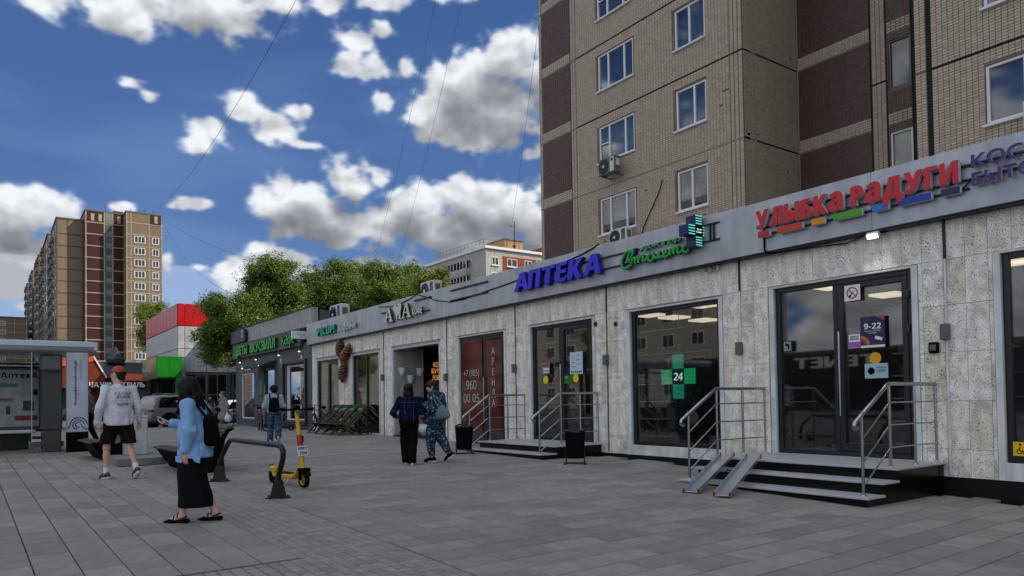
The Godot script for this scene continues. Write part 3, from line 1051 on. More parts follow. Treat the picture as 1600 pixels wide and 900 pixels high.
func build_flower_shop() -> void:
	var F := thing("flower_shop_building", "dark grey rendered shop with concrete parapet and white framed display windows", "building", Vector3(10.7, 0, 0), -PI / 2)
	var U0 := -40.3; var U1 := -28.99
	var holes := [[-32.2, -29.75, 0.72, 3.12], [-35.35, -33.8, 0.45, 3.2], [-39.35, -37.0, 0.72, 3.05]]
	var g := G.new()
	wall_with_holes(g, U0, U1, -0.1, 4.0, holes, 0.0, 0.25)
	obj("wall", g, mats.render_dark, F)
	obj("side_wall", G.new().span(Vector3(U0, -0.2, -8.4), Vector3(U0 + 0.2, 5.3, -0.25)).span(Vector3(U1 - 0.2, 3.7, -8.4), Vector3(U1, 5.3, -0.4)).span(Vector3(U0, -0.2, -8.6), Vector3(U1, 5.3, -8.4)), mats.render_dark, F)
	obj("sign_board", G.new().span(Vector3(U0 - 0.03, 3.86, 0.002), Vector3(U1 - 0.9, 4.62, 0.16), 0.01), grain("board_grey", Color(0.27, 0.285, 0.28), 0.5, "streak", 2.0), F)
	for i in 4:
		var a := lerpf(U0, U1, i / 4.0); var b := lerpf(U0, U1, (i + 1) / 4.0)
		obj("parapet_panel", G.new().span(Vector3(a + 0.006, 4.0 if i == 9 else 4.63, -0.3), Vector3(b - 0.006, 5.42, -0.02 + 0.01 * (i % 2)), 0.012), mats.concrete, F)
	obj("parapet_cap", G.new().span(Vector3(U0 - 0.03, 5.421, -0.34), Vector3(U1 + 0.02, 5.46, 0.03), 0.006), mats.dark_metal, F)
	obj("roof", G.new().span(Vector3(U0 + 0.2, 4.2, -8.4), Vector3(U1 - 0.2, 4.5, -0.31)), mats.concrete, F)
	obj("interior_wall", G.new().span(Vector3(U0 + 0.25, 3.5, -6), Vector3(U1 - 0.25, 3.6, -0.26)).span(Vector3(-33.3, 0.2, -6), Vector3(-33.1, 3.5, -0.26)).span(Vector3(U0 + 0.25, 0.2, -6.1), Vector3(U1 - 0.25, 3.5, -6)), mats.room, F)
	obj("interior_floor", G.new().span(Vector3(U0 + 0.25, -0.1, -6), Vector3(U1 - 0.25, 0.44, -0.26)), mats.room_floor, F)
	glazing(F, holes[0], [0.08], -1, "window", mats.pvc, 0.06)
	glazing(F, holes[1], [], 0, "door", mats.anthracite, 0.07)
	glazing(F, holes[2], [], -1, "window", mats.pvc, 0.07)
	# dark raised frame round the near window, canopy over the door
	obj("window_frame", G.new().span(Vector3(-32.42, 0.55, 0.002), Vector3(-32.30, 3.3, 0.1), 0.006).span(Vector3(-29.62, 0.55, 0.002), Vector3(-29.5, 3.3, 0.1), 0.006).span(Vector3(-32.30, 3.18, 0.002), Vector3(-29.62, 3.3, 0.1), 0.006).span(Vector3(-32.30, 0.55, 0.002), Vector3(-29.62, 0.66, 0.1), 0.006), mats.anthracite, F)
	obj("back_display", G.new().span(Vector3(-32.0, 0.8, -0.6), Vector3(-31.0, 2.9, -0.56)), grain("display_wood", Color(0.48, 0.33, 0.2), 0.6, "wood", 1.1), F)
	obj("back_display", G.new().span(Vector3(-30.9, 0.8, -0.6), Vector3(-29.8, 3.0, -0.56)), grain("display_green", Color(0.14, 0.36, 0.22), 0.6, "streak", 1.1), F)
	obj("canopy", G.new().prism(PackedVector2Array([Vector2(0.0, 3.50), Vector2(1.2, 3.05), Vector2(1.2, 3.0), Vector2(0.0, 3.44)]), -36.4, -33.4, Transform3D(Basis(Vector3(0, 0, 1), Vector3(0, 1, 0), Vector3(1, 0, 0)), Vector3.ZERO)), pane_mat("canopy_green", Color(0.10, 0.30, 0.16), 0.85), F)
	obj("canopy_post", G.new().bar(Vector3(-36.4, 0.3, 1.15), Vector3(-36.4, 3.02, 1.15), 0.05, 0.05).bar(Vector3(-33.4, 3.02, 1.15), Vector3(-36.4, 3.02, 1.15), 0.05, 0.05), mats.dark_metal, F)
	obj("notice", G.new().span(Vector3(-36.1, 1.9, 0.002), Vector3(-35.6, 2.6, 0.02)), mat("notice_green", Color(0.10, 0.5, 0.28), 0.5), F)
	for x in [-39.2, -36.4, -32.9, -30.2]:
		obj("spotlight_housing", G.new().lathe([Vector2(0, 0.16), Vector2(0.05, 0.16), Vector2(0.05, 0.0), Vector2(0.0, 0.0)], 10, at3(x, 3.66, 0.09)), mats.grey_box, F)
		var b := obj("spotlight_bulb", G.new().lathe([Vector2(0, 0.012), Vector2(0.042, 0.012), Vector2(0.042, -0.012), Vector2(0.0, -0.012)], 10, at3(x, 3.645, 0.09)), glow("spot_bulb", Color(1.0, 0.96, 0.88), 3.0), F)
		var l := SpotLight3D.new()
		l.name = numbered(F, "spotlight_light")
		l.position = Vector3(x, 3.62, 0.09)
		l.rotation.x = -PI / 2 + 0.12
		l.spot_angle = 40.0
		l.light_energy = 0.25
		l.light_size = 0.04
		l.spot_range = 10.0
		l.spot_attenuation = 2.0
		l.shadow_enabled = true
		F.add_child(l)
	for i in 10:
		var q := -32.0 + i * 0.23
		obj("bouquet", G.new().lathe([Vector2(0.03, 0.0), Vector2(0.11, 0.2), Vector2(0.07, 0.34), Vector2(0, 0.36)], 8, at3(q, 0.74 + (i % 3) * 0.05, -0.42)), mat("flower%d" % (i % 4), [Color(0.5, 0.16, 0.12), Color(0.55, 0.45, 0.2), Color(0.2, 0.35, 0.16), Color(0.55, 0.3, 0.35)][i % 4], 0.8), F)
	obj("flower_bank", G.new().span(Vector3(-39.2, 0.74, -0.9), Vector3(-37.2, 1.25, -0.5), 0.05), mat("flower0"), F)

# ---------------------------------------------------------------- the tiled apartment tower behind the shops (frame: x along the front, z out of the wall)
func tile_mesh(w: float, h: float, t: float) -> ArrayMesh:
	var g := G.new()
	var b := 0.004
	var a := w * 0.5; var c := h * 0.5
	var o := [Vector3(-a, -c, 0), Vector3(a, -c, 0), Vector3(a, c, 0), Vector3(-a, c, 0)]
	var i := [Vector3(-a + b, -c + b, t), Vector3(a - b, -c + b, t), Vector3(a - b, c - b, t), Vector3(-a + b, c - b, t)]
	g.quad(i[0], i[1], i[2], i[3])
	for k in 4: g.quad(o[k], o[(k + 1) % 4], i[(k + 1) % 4], i[k])
	return g.mesh()

# tiles over the rectangle u0..u1, y0..y1 of plane T, leaving the holes free
func tile_field(list: Array, T: Transform3D, u0: float, u1: float, y0: float, y1: float, holes: Array, shade: Color, rng: RandomNumberGenerator, spread := 0.12) -> void:
	var tw := 0.128; var th := 0.0705
	var nu := int(floor((u1 - u0) / tw)); var ny := int(floor((y1 - y0) / th))
	if nu < 1 or ny < 1: return
	var su := (u1 - u0) / nu; var sy := (y1 - y0) / ny
	for j in ny:
		for i in nu:
			var u := u0 + (i + 0.5) * su; var y := y0 + (j + 0.5) * sy
			var bad := false
			for h in holes:
				if u > h[0] - 0.06 and u < h[1] + 0.06 and y > h[2] - 0.035 and y < h[3] + 0.035:
					bad = true
					break
			if bad or rng.randf() < 0.0012: continue
			var k := 1.0 + rng.randf_range(-spread, spread)
			list.append([T * Transform3D(Basis(Vector3.UP, rng.randf_range(-0.012, 0.012)), Vector3(u, y, rng.randf_range(-0.001, 0.001))), Color(shade.r * k, shade.g * k, shade.b * k * rng.randf_range(0.96, 1.03))])

func copies(called: String, m: Mesh, material: Material, list: Array, par: Node) -> MultiMeshInstance3D:
	var mm := MultiMesh.new()
	mm.transform_format = MultiMesh.TRANSFORM_3D
	mm.use_colors = true
	mm.mesh = m
	mm.instance_count = list.size()
	for i in list.size():
		mm.set_instance_transform(i, list[i][0])
		mm.set_instance_color(i, list[i][1])
	var o := MultiMeshInstance3D.new()
	o.name = numbered(par, called)
	o.multimesh = mm
	o.material_override = material
	par.add_child(o)
	stuff(o)
	return o

func flat_window(par: Node, u0: float, u1: float, y0: float, y1: float, cuts: Array, back: Material, sash := -1) -> void:
	var o := glazing(par, [u0, u1, y0, y1], cuts, -1, "window", mats.pvc, 0.07, -0.03)
	obj("window_sill", G.new().span(Vector3(u0 - 0.05, y0 - 0.06, -0.06), Vector3(u1 + 0.05, y0 + 0.002, 0.09), 0.006), mats.pvc, o)
	obj("curtain_or_dim_room", G.new().span(Vector3(u0, y0, -0.42), Vector3(u1, y1, -0.4)), back, o)  # backing board; the dark ones carry room shade in their colour
	if sash >= 0:
		var e := [u0] + cuts.map(func(c): return lerpf(u0, u1, c)) + [u1]
		var a: float = e[sash] + 0.05; var b: float = e[sash + 1] - 0.05
		obj("sash_bar", G.new().span(Vector3(a, (y0 + y1) * 0.5 - 0.02, -0.06), Vector3(b, (y0 + y1) * 0.5 + 0.02, -0.015), 0.005), mats.pvc, o)

func build_tower() -> void:
	var T := thing("apartment_tower", "tall apartment tower faced with small tan and maroon tiles behind the shops", "building", Vector3(19.2, 0, 0), -PI / 2)
	var grout := grain("grout", Color(0.54, 0.475, 0.40), 0.9, "streak", 2.0)
	var holes1 := []
	var holes3 := []
	var JY := []
	for k in 7: JY.append(3.97 + 2.8 * k)
	for j in JY:
		if j < 4: continue
		holes1.append([-20.72, -18.80, j + 0.98, j + 2.40])
		holes1.append([-16.82, -15.50, j + 1.02, j + 2.42])
		if j < 15:
			holes3.append([-7.28, -5.35, j + 1.0, j + 2.42])
	var holes2 := []
	for k in 4:
		var y := 5.05 + 2.8 * k
		holes2.append([-11.0, -10.33, y, y + 1.5])
	var g := G.new()
	wall_with_holes(g, -24.4, -14.05, -0.2, 22.0, holes1, 0.0, 0.3)
	wall_with_holes(g, -14.05, -8.9, -0.2, 22.0, holes2, -2.93, 0.3)
	wall_with_holes(g, -8.9, 42.0, -0.2, 22.0, holes3, 0.0, 0.3)
	g.span(Vector3(-24.4, 22.0, -12.0), Vector3(-14.05, 48.2, 0.0))
	g.span(Vector3(-14.05, 22.0, -12.0), Vector3(-8.9, 48.2, -2.93))
	g.span(Vector3(-8.9, 22.0, -12.0), Vector3(42.0, 48.2, 0.0))
	g.span(Vector3(-24.4, -0.2, -12.0), Vector3(-24.1, 22.0, -0.3))
	g.span(Vector3(-24.1, -0.2, -12.0), Vector3(42.0, 22.0, -11.7))
	g.span(Vector3(41.7, -0.2, -11.7), Vector3(42.0, 22.0, -0.3))
	g.span(Vector3(-14.35, -0.2, -3.23), Vector3(-14.05, 22.0, -0.3))
	g.span(Vector3(-8.9, -0.2, -3.23), Vector3(-8.6, 22.0, -0.3))
	g.span(Vector3(-24.1, 3.0, -11.7), Vector3(41.7, 3.2, -3.3))
	obj("wall", g, grout, T)
	var rng := RandomNumberGenerator.new()
	rng.seed = 77
	var tan := Color(0.465, 0.375, 0.28)
	var maroon := Color(0.095, 0.045, 0.04)
	var list := []
	var I := Transform3D.IDENTITY
	for j in JY:
		if j > 19.5: continue
		var a: float = j + 0.03; var b: float = j + 2.77
		# near wing front: pilaster, maroon field, wall with windows, corner strip
		tile_field(list, I, -24.38, -24.22, a, b, [], tan, rng)
		tile_field(list, I, -24.19, -22.36, a, a + 0.38, [], tan, rng)
		tile_field(list, I, -24.19, -22.36, a + 0.40, b, [], maroon, rng, 0.25)
		tile_field(list, I, -22.33, -22.02, a, b, [], tan, rng)
		tile_field(list, I, -21.98, -14.58, a, b, holes1, tan, rng)
		tile_field(list, I, -14.54, -14.06, a, b, [], tan, rng)
		# its return
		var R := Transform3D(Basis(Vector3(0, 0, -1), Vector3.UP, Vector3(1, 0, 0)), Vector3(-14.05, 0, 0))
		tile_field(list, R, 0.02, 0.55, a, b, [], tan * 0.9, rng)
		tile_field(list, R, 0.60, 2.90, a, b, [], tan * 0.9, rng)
		# recess
		var B := Transform3D(Basis.IDENTITY, Vector3(0, 0, -2.93))
		tile_field(list, B, -14.0, -11.56, a, a + 0.38, [], tan, rng)
		tile_field(list, B, -14.0, -11.56, a + 0.40, b, [], maroon, rng, 0.25)
		tile_field(list, B, -11.50, -11.08, a - 1.4, b - 1.4, [], tan, rng)
		tile_field(list, B, -10.30, -8.92, a, b, [], tan, rng)
		if j < 14:
			tile_field(list, I, -8.86, -8.60, a, b, [], tan, rng)
			tile_field(list, I, -8.46, -3.0, a, b, holes3, tan, rng)
	for h in holes2:
		var B := Transform3D(Basis.IDENTITY, Vector3(0, 0, -2.93))
		tile_field(list, B, -11.03, -10.33, h[2] - 0.70, h[2] - 0.08, [], maroon, rng, 0.25)
		tile_field(list, B, -11.03, -10.33, h[2] - 1.06, h[2] - 0.73, [], tan, rng)
		tile_field(list, B, -11.03, -10.33, h[2] - 1.27, h[2] - 1.09, [], maroon, rng, 0.25)
	var tm := mat("glazed_tile", Color.WHITE, 0.42, 0.0, 0.45)
	tm.vertex_color_use_as_albedo = true
	copies("facing_tiles", tile_mesh(0.119, 0.0625, 0.012), tm, list, T)
	# sealed joints: pale where renewed, dark green round the stair recess
	var pale := grain("sealant", Color(0.66, 0.62, 0.56), 0.9, "streak", 0.5)
	var green := grain("green_sealant", Color(0.12, 0.15, 0.13), 0.8, "streak", 0.5)
	var brown := grain("old_joint", Color(0.22, 0.18, 0.15), 0.9, "streak", 0.5)
	var pj := G.new(); var gj := G.new(); var bj := G.new()
	for u in [[-24.2, 0.02], [-22.0, 0.028], [-14.56, 0.035]]:
		pj.span(Vector3(u[0] - u[1] * 0.5, 3.5, 0.001), Vector3(u[0] + u[1] * 0.5, 21, 0.016))
	bj.span(Vector3(-22.36, 3.5, 0.001), Vector3(-22.34, 21, 0.015))
	for j in JY:
		(pj if (j < 10.5) else bj).span(Vector3(-22.0, j - 0.02, 0.002), Vector3(-14.06, j + 0.02, 0.017))
		pj.span(Vector3(-24.4, j - 0.015, 0.002), Vector3(-22.0, j + 0.015, 0.015))
		bj.span(Vector3(-14.049, j - 0.02, -2.9), Vector3(-14.034, j + 0.02, -0.58))
		pj.span(Vector3(-14.0, j - 0.015, -2.928), Vector3(-11.5, j + 0.012, -2.913))
		bj.span(Vector3(-11.55, j - 1.42, -2.927), Vector3(-11.05, j - 1.38, -2.914))
		gj.span(Vector3(-8.6, j - 0.03, 0.002), Vector3(-2.9, j + 0.03, 0.017))
	pj.span(Vector3(-14.049, 3.5, -0.6), Vector3(-14.032, 21, -0.56))
	pj.span(Vector3(-14.03, 3.5, -2.92), Vector3(-14.0, 21, -2.9))
	bj.span(Vector3(-11.555, 3.5, -2.928), Vector3(-11.515, 21, -2.908))
	bj.span(Vector3(-11.07, 3.5, -2.928), Vector3(-11.035, 21, -2.908))
	gj.span(Vector3(-8.58, 3.5, 0.001), Vector3(-8.47, 21, 0.02))
	gj.span(Vector3(-8.9, 3.5, 0.001), Vector3(-8.87, 21, 0.02))
	obj("pale_joint", pj, pale, T)
	obj("green_joint", gj, green, T)
	obj("dark_joint", bj, brown, T)
	obj("downpipe", G.new().tube([Vector3(-10.22, 3.5, -2.84), Vector3(-10.22, 21, -2.84)], 0.06, 10), green, T)
	var curtains_and_dim_rooms := [mat("dim_room", Color(0.12, 0.13, 0.15), 0.9), grain("lace", Color(0.66, 0.67, 0.68), 0.9, "streak", 1.0), grain("blind", Color(0.45, 0.55, 0.62), 0.8, "streak", 1.0), mat("dim_room"), grain("drape", Color(0.40, 0.37, 0.33), 0.9, "streak", 0.6)]  # dim_room: plain board, the darkness of an unlit room put into its colour
	var n := 0
	for h in holes1:
		var wide: bool = h[1] - h[0] > 1.5
		flat_window(T, h[0], h[1], h[2], h[3], [0.29, 0.74] if wide else [0.48 if n % 3 else 0.6], curtains_and_dim_rooms[(n * 7 + 2) % 5], (0 if wide and n % 4 == 2 else -1))
		n += 1
	for h in holes2:
		var o := Node3D.new()
		o.name = numbered(T, "stair_window")
		o.position = Vector3(0, 0, -2.93)
		T.add_child(o)
		var f := glazing(o, h, [], -1, "window_frame", mats.pvc if n % 2 else mats.grey_box, 0.06, -0.03)
		obj("curtain_or_dim_room", G.new().span(Vector3(h[0], h[2], -0.28), Vector3(h[1], h[3], -0.26)), curtains_and_dim_rooms[[1, 4, 0, 1][n % 4]], o)
		n += 1
	for h in holes3:
		flat_window(T, h[0], h[1], h[2], h[3], [0.42, 0.72], curtains_and_dim_rooms[(n + 1) % 5])
		n += 1
	obj("hanging_cable", G.new().tube([Vector3(-17.45, 9.1, 0.05), Vector3(-17.6, 8.7, 0.06), Vector3(-18.4, 7.6, 0.05), Vector3(-18.62, 6.9, 0.05), Vector3(-18.6, 5.8, 0.05)], 0.018, 6), mats.black, T)
	# stains below the maroon fields
	ac_unit("grey air conditioner under the third floor window of the tan tower", Vector3(18.78, 9.78, -19.72), -PI / 2, mats.grey_box)
	ac_unit("white air conditioner on the tower wall just above the grey fascia", Vector3(18.78, 7.02, -19.2), -PI / 2)
	ac_unit("white air conditioner with dark fan at the right edge, above the rainbow sign", Vector3(18.78, 7.25, -5.9), -PI / 2)
	ac_unit("beige air conditioner on the shop roof behind the coffee sign, the nearer of the two", Vector3(11.75, 4.72, -20.85), -PI / 2)
	ac_unit("white air conditioner on the shop roof beside the dark flower shop", Vector3(11.75, 4.66, -28.55), -PI / 2, mats.plastic_white, 1.3)

func ac_unit(label: String, at: Vector3, turn: float, m: Material = mats.plastic_white, k := 1.0) -> void:
	var o := thing("air_conditioner", label, "air conditioner", at, turn, "outdoor air conditioner units")
	o.scale = Vector3.ONE * k
	var c := obj("casing", G.new().bx(Vector3(0, 0.33, 0), Vector3(0.88, 0.62, 0.32), 0.025), m, o)
	obj("fan_grille", G.new().lathe([Vector2(0.0, 0.175), Vector2(0.05, 0.19), Vector2(0.05, 0.175), Vector2(0.24, 0.175), Vector2(0.27, 0.165), Vector2(0.27, 0.15)], 28, Transform3D(Basis(Vector3.RIGHT, PI / 2), Vector3(-0.14, 0.33, 0))), mats.dark_metal, c)
	obj("fan_hub", G.new().lathe([Vector2(0.0, 0.20), Vector2(0.055, 0.195), Vector2(0.055, 0.175)], 14, Transform3D(Basis(Vector3.RIGHT, PI / 2), Vector3(-0.14, 0.33, 0))), mats.plastic_white, c)
	var s := G.new()
	for i in 7:
		s.tube([Vector3(-0.39, 0.09 + i * 0.08, 0.168), Vector3(0.11, 0.09 + i * 0.08, 0.168)], 0.004, 4)
	obj("grille_bar", s, mats.grey_box, c)
	obj("side_panel", G.new().bx(Vector3(0.3, 0.33, 0.163), Vector3(0.2, 0.52, 0.01), 0.004).bx(Vector3(0.444, 0.4, 0), Vector3(0.012, 0.26, 0.18), 0.004), mats.grey_box if m != mats.grey_box else mats.plastic_white, c)
	obj("label_plate", G.new().bx(Vector3(0.3, 0.5, 0.171), Vector3(0.12, 0.1, 0.004)), mat("label_blue", Color(0.16, 0.22, 0.42), 0.5), c)
	obj("bracket", G.new().bar(Vector3(-0.3, 0.0, -0.42), Vector3(-0.3, 0.0, 0.16), 0.04, 0.04), mats.grey_box, o)
	obj("bracket", G.new().bar(Vector3(0.3, 0.0, -0.42), Vector3(0.3, 0.0, 0.16), 0.04, 0.04), mats.grey_box, o)

# ---------------------------------------------------------------- tall blocks far away
func build_far() -> void:
	# the long stepped panel building down the street: frame x to the right, z towards us
	var D := thing("panel_building", "tall stepped panel apartment building with maroon and tan fields far down the street", "building", Vector3(0, 0.3, -193))
	var tan := grain("panel_tan", Color(0.60, 0.51, 0.42), 0.8, "tiles_tan", 1.1)
	tan.albedo_color = Color(0.97, 0.99, 1.0)
	var dark := grain("panel_maroon", Color(1.0, 1.0, 1.0), 0.7, "tiles_dark", 1.1)
	var seam := grain("panel_seam", Color(0.72, 0.67, 0.60), 0.9, "streak", 3.0)
	var grey := grain("panel_grey", Color(0.52, 0.54, 0.51), 0.8, "streak", 3.0)
	obj("wall", G.new().span(Vector3(26.2, 0, -26), Vector3(34.0, 47.6, 0)).span(Vector3(18.2, 0, -26), Vector3(26.2, 47.9, -4.6)), tan, D)
	var H := 2.8
	for k in 17:
		var y := 0.4 + H * k
		if y > 45.5: break
		# maroon bays either side of the grey stair strip
		obj("maroon_panel", G.new().span(Vector3(18.5, y + 0.12, -4.6), Vector3(22.0, y + H - 0.12, -4.48)), dark, D)
		obj("maroon_panel", G.new().span(Vector3(24.0, y + 0.12, -4.6), Vector3(26.1, y + H - 0.12, -4.48)), dark, D)
		var sw := obj("stair_panel", G.new().span(Vector3(22.2, y + 0.05, -4.6), Vector3(23.8, y + H - 0.05, -4.44)), grey, D)
		if k < 16: obj("louvre", G.new().span(Vector3(22.35, y + 0.9, -4.45), Vector3(23.65, y + 2.5, -4.40)), mat("louvre_grey", Color(0.26, 0.29, 0.29), 0.6), sw)
		obj("floor_seam", G.new().span(Vector3(18.1, y - 0.11, -4.6), Vector3(22.1, y + 0.11, -4.38)).span(Vector3(23.9, y - 0.11, -4.6), Vector3(26.2, y + 0.11, -4.38)).span(Vector3(26.1, y - 0.11, 0.0), Vector3(34.05, y + 0.11, 0.06)).span(Vector3(26.12, y - 0.11, -4.3), Vector3(26.198, y + 0.11, 0.06)), seam, D)
		if k < 15:
			for w in [[28.0, 30.2, 2], [31.9, 33.2, 1]]:
				var o := obj("window", G.new().span(Vector3(w[0] - 0.1, y + 0.85, 0.0), Vector3(w[1] + 0.1, y + 2.5, 0.05)), mats.pvc, D)
				var n: int = w[2] + 1
				for q in n:
					var a: float = lerpf(w[0], w[1], q / float(n)) + 0.07; var b: float = lerpf(w[0], w[1], (q + 1.0) / n) - 0.07
					obj("pane", G.new().span(Vector3(a, y + 1.0, 0.05), Vector3(b, y + 2.38, 0.06)), mats.dark_pane, o)
	obj("maroon_panel", G.new().span(Vector3(31.2, 45.3, 0.0), Vector3(33.8, 47.5, 0.08)), dark, D)
	for q in [19.3, 20.9, 24.9, 32.3]:
		obj("attic_panel", G.new().span(Vector3(q, 45.6, -4.47 if q < 30 else 0.0), Vector3(q + 0.7, 47.3, -4.40 if q < 30 else 0.13)), seam, D)
	for x in [18.3, 22.1, 23.9]:
		obj("upright_seam", G.new().span(Vector3(x - 0.1, 0, -4.6), Vector3(x + 0.1, 47.8, -4.36)), seam, D)
	for x in [26.3, 27.2, 31.1, 33.9]:
		obj("upright_seam", G.new().span(Vector3(x - 0.1, 0, 0), Vector3(x + 0.1, 47.6, 0.07)), seam, D)
	obj("roof_edge", G.new().span(Vector3(18.0, 47.9, -26), Vector3(26.2, 48.2, -4.4)).span(Vector3(26.0, 47.6, -26), Vector3(34.2, 47.95, 0.1)), mats.grey_box, D)
	obj("roof_house", G.new().span(Vector3(24.4, 48.2, -14), Vector3(26.6, 49.4, -8)), mats.dark_metal, D)
	var an := G.new()
	for x in [22.5, 28.0, 29.6, 31.0, 33.0]:
		an.bar(Vector3(x, 47.9, -6), Vector3(x, 50.2, -6), 0.07, 0.07).bar(Vector3(x - 0.5, 49.9, -6), Vector3(x + 0.5, 49.9, -6), 0.05, 0.05).bar(Vector3(x - 0.35, 49.5, -6), Vector3(x + 0.35, 49.5, -6), 0.05, 0.05)
	obj("antenna", an, mats.dark_metal, D)
	# the wings that step back behind it, seen along their fronts
	var wings := [[12.6, 18.1, -7.5, -26.0, 45.9], [12.1, 30.0, -31.0, -60.0, 46.6], [11.6, 30.0, -64.0, -92.0, 46.8], [11.2, 30.0, -96.0, -122.0, 47.0], [10.9, 30.0, -126.0, -150.0, 47.0]]
	for wi in wings.size():
		var w: Array = wings[wi]
		var wg := obj("wing", G.new().span(Vector3(w[0], 0, w[3]), Vector3(w[1], w[4], w[2])), tan, D)
		var fl := G.new(); var dk := G.new(); var up := G.new()
		for k in 17:
			var y := 0.4 + H * k
			if y > w[4] - 1.0: break
			fl.span(Vector3(w[0] - 0.1, y - 0.12, w[2] - 0.1), Vector3(w[1], y + 0.12, w[2] + 0.05))
			# balconies and windows along the flank
			var z: float = w[2] - 2.0
			while z > w[3] + 3.0:
				dk.span(Vector3(w[0] - 0.05, y + 0.9, z - 2.0), Vector3(w[0], y + 2.4, z))
				if int(-z) % 2 == 0: up.span(Vector3(w[0] - 0.6, y + 0.05, z - 5.2), Vector3(w[0], y + 1.15, z - 2.6))
				z -= 6.5
		for x in [w[0] + 0.1, lerpf(w[0], minf(w[1], 18.1), 0.4), minf(w[1], 18.1) - 0.2]:
			fl.span(Vector3(x - 0.1, 0, w[2]), Vector3(x + 0.1, w[4], w[2] + 0.06))
		stuff(obj("panel_seams", fl, brown_seam(), wg))
		stuff(obj("flank_windows", dk, mats.dark_pane, wg))
		stuff(obj("balconies", up, grey, wg))
		obj("wing_roof", G.new().span(Vector3(w[0] - 0.2, w[4], w[3]), Vector3(w[1], w[4] + 0.35, w[2] + 0.15)), mats.grey_box, wg)
	# low tan block at the far left
	var L := thing("low_apartment_block", "distant tan apartment block at the left edge behind the bus shelter", "building", Vector3(0, 0.3, -285))
	obj("wall", G.new().span(Vector3(-60, 0, -20), Vector3(9.6, 30.6, 0)), tan, L)
	var ls := G.new()
	for k in 11: ls.span(Vector3(-60, 2.8 * k + 0.6, 0.0), Vector3(9.65, 2.8 * k + 0.8, 0.08))
	for k in 22: ls.span(Vector3(9.4 - k * 3.2, 0, 0), Vector3(9.6 - k * 3.2, 30.6, 0.09))
	obj("panel_seams", ls, seam, L)
	obj("roof_edge", G.new().span(Vector3(-60.2, 30.6, -20), Vector3(9.8, 31.0, 0.2)), mats.grey_box, L)
	for k in 6:
		for c in [4.0, 0.6]:
			var o := obj("window", G.new().span(Vector3(c - 1.8, 28.0 - k * 2.8, 0.0), Vector3(c, 29.5 - k * 2.8, 0.05)), mats.pvc, L)
			obj("pane", G.new().span(Vector3(c - 1.65, 28.1 - k * 2.8, 0.05), Vector3(c - 0.15, 29.4 - k * 2.8, 0.06)), mats.dark_pane, o)
	# pale block with orange brick fields behind the trees
	var W := thing("brick_panel_block", "pale concrete apartment block with orange brick fields and roof railing, beside the tower", "building", Vector3(71.5, 0.3, -107))
	var pale := grain("pale_panel", Color(0.74, 0.735, 0.70), 0.85, "streak", 3.0)
	var brick := grain("orange_brick", Color(0.60, 0.30, 0.20), 0.85, "streak", 0.9)
	obj("wall", G.new().span(Vector3(0, 0, -30), Vector3(34, 28.4, 0)), pale, W)
	obj("cornice", G.new().span(Vector3(-0.3, 28.4, -30.3), Vector3(34.3, 28.85, 0.35)), mats.white, W)
	for k in 3:
		var y := 24.9 - 2.8 * k
		obj("brick_field", G.new().span(Vector3(3.6, y - 0.25, 0), Vector3(11.2, y + 2.45, 0.06)), brick, W)
		obj("brick_field", G.new().span(Vector3(11.6, y - 0.25, 0), Vector3(19.0, y + 2.45, 0.06)), brick, W)
		for w in [[1.3, 2.7, 0.0], [4.6, 6.8, 0.06], [8.5, 10.2, 0.06], [12.6, 14.2, 0.06], [16.0, 18.0, 0.06]]:
			var o := obj("window", G.new().span(Vector3(w[0], y + 0.65, w[2]), Vector3(w[1], y + 2.1, w[2] + 0.05)).span(Vector3(w[0] - 0.15, y + 0.5, w[2]), Vector3(w[1] + 0.15, y + 0.64, w[2] + 0.2)), mats.pvc, W)
			var m: float = lerpf(w[0], w[1], 0.45)
			obj("pane", G.new().span(Vector3(w[0] + 0.1, y + 0.77, w[2] + 0.05), Vector3(m - 0.07, y + 2.0, w[2] + 0.06)), mats.dark_pane, o)
			obj("pane", G.new().span(Vector3(m + 0.07, y + 0.77, w[2] + 0.05), Vector3(w[1] - 0.1, y + 2.0, w[2] + 0.06)), mats.dark_pane, o)
		# glazed balconies on the shaded side
		var bal := obj("balcony", G.new().span(Vector3(-0.9, y - 0.6, -12.0), Vector3(0, y + 0.75, -5.2)).span(Vector3(-0.9, y + 2.1, -12.0), Vector3(0, y + 2.3, -5.2)), pale, W)
		for q in 6:
			obj("pane", G.new().span(Vector3(-0.86, y + 0.76, -11.9 + q * 1.12), Vector3(-0.82, y + 2.09, -11.9 + q * 1.12 + 1.0)), mats.dark_pane, bal)
			obj("window_frame", G.new().span(Vector3(-0.9, y + 0.752, -11.9 + q * 1.12 + 1.0), Vector3(-0.8, y + 2.098, -11.9 + q * 1.12 + 1.12)), mats.pvc, bal)
	obj("roof_house", G.new().span(Vector3(6.3, 28.85, -9), Vector3(10.4, 31.3, -3)), grain("roof_house", Color(0.72, 0.56, 0.40), 0.85, "streak", 2.0), W)
	obj("roof_house_cap", G.new().span(Vector3(6.1, 31.3, -9.2), Vector3(10.6, 31.5, -2.8)), mats.grey_box, W)
	obj("hatch", G.new().span(Vector3(8.1, 29.9, -3.0), Vector3(8.7, 30.4, -2.95)), mats.black, W)
	obj("brown_gable", G.new().prism(PackedVector2Array([Vector2(10.5, 28.85), Vector2(19, 28.85), Vector2(19, 31.0), Vector2(15.5, 30.9)]), -12.0, -4.0), grain("brown_roof", Color(0.33, 0.18, 0.13), 0.8, "streak", 1.0), W)
	var rl := G.new()
	for i in 14:
		var z := -0.3 - i * 1.3
		rl.bar(Vector3(-0.2, 28.85, z), Vector3(-0.2, 30.1, z), 0.06, 0.06)
	rl.bar(Vector3(-0.2, 30.1, -0.3), Vector3(-0.2, 30.1, -18), 0.06, 0.06)
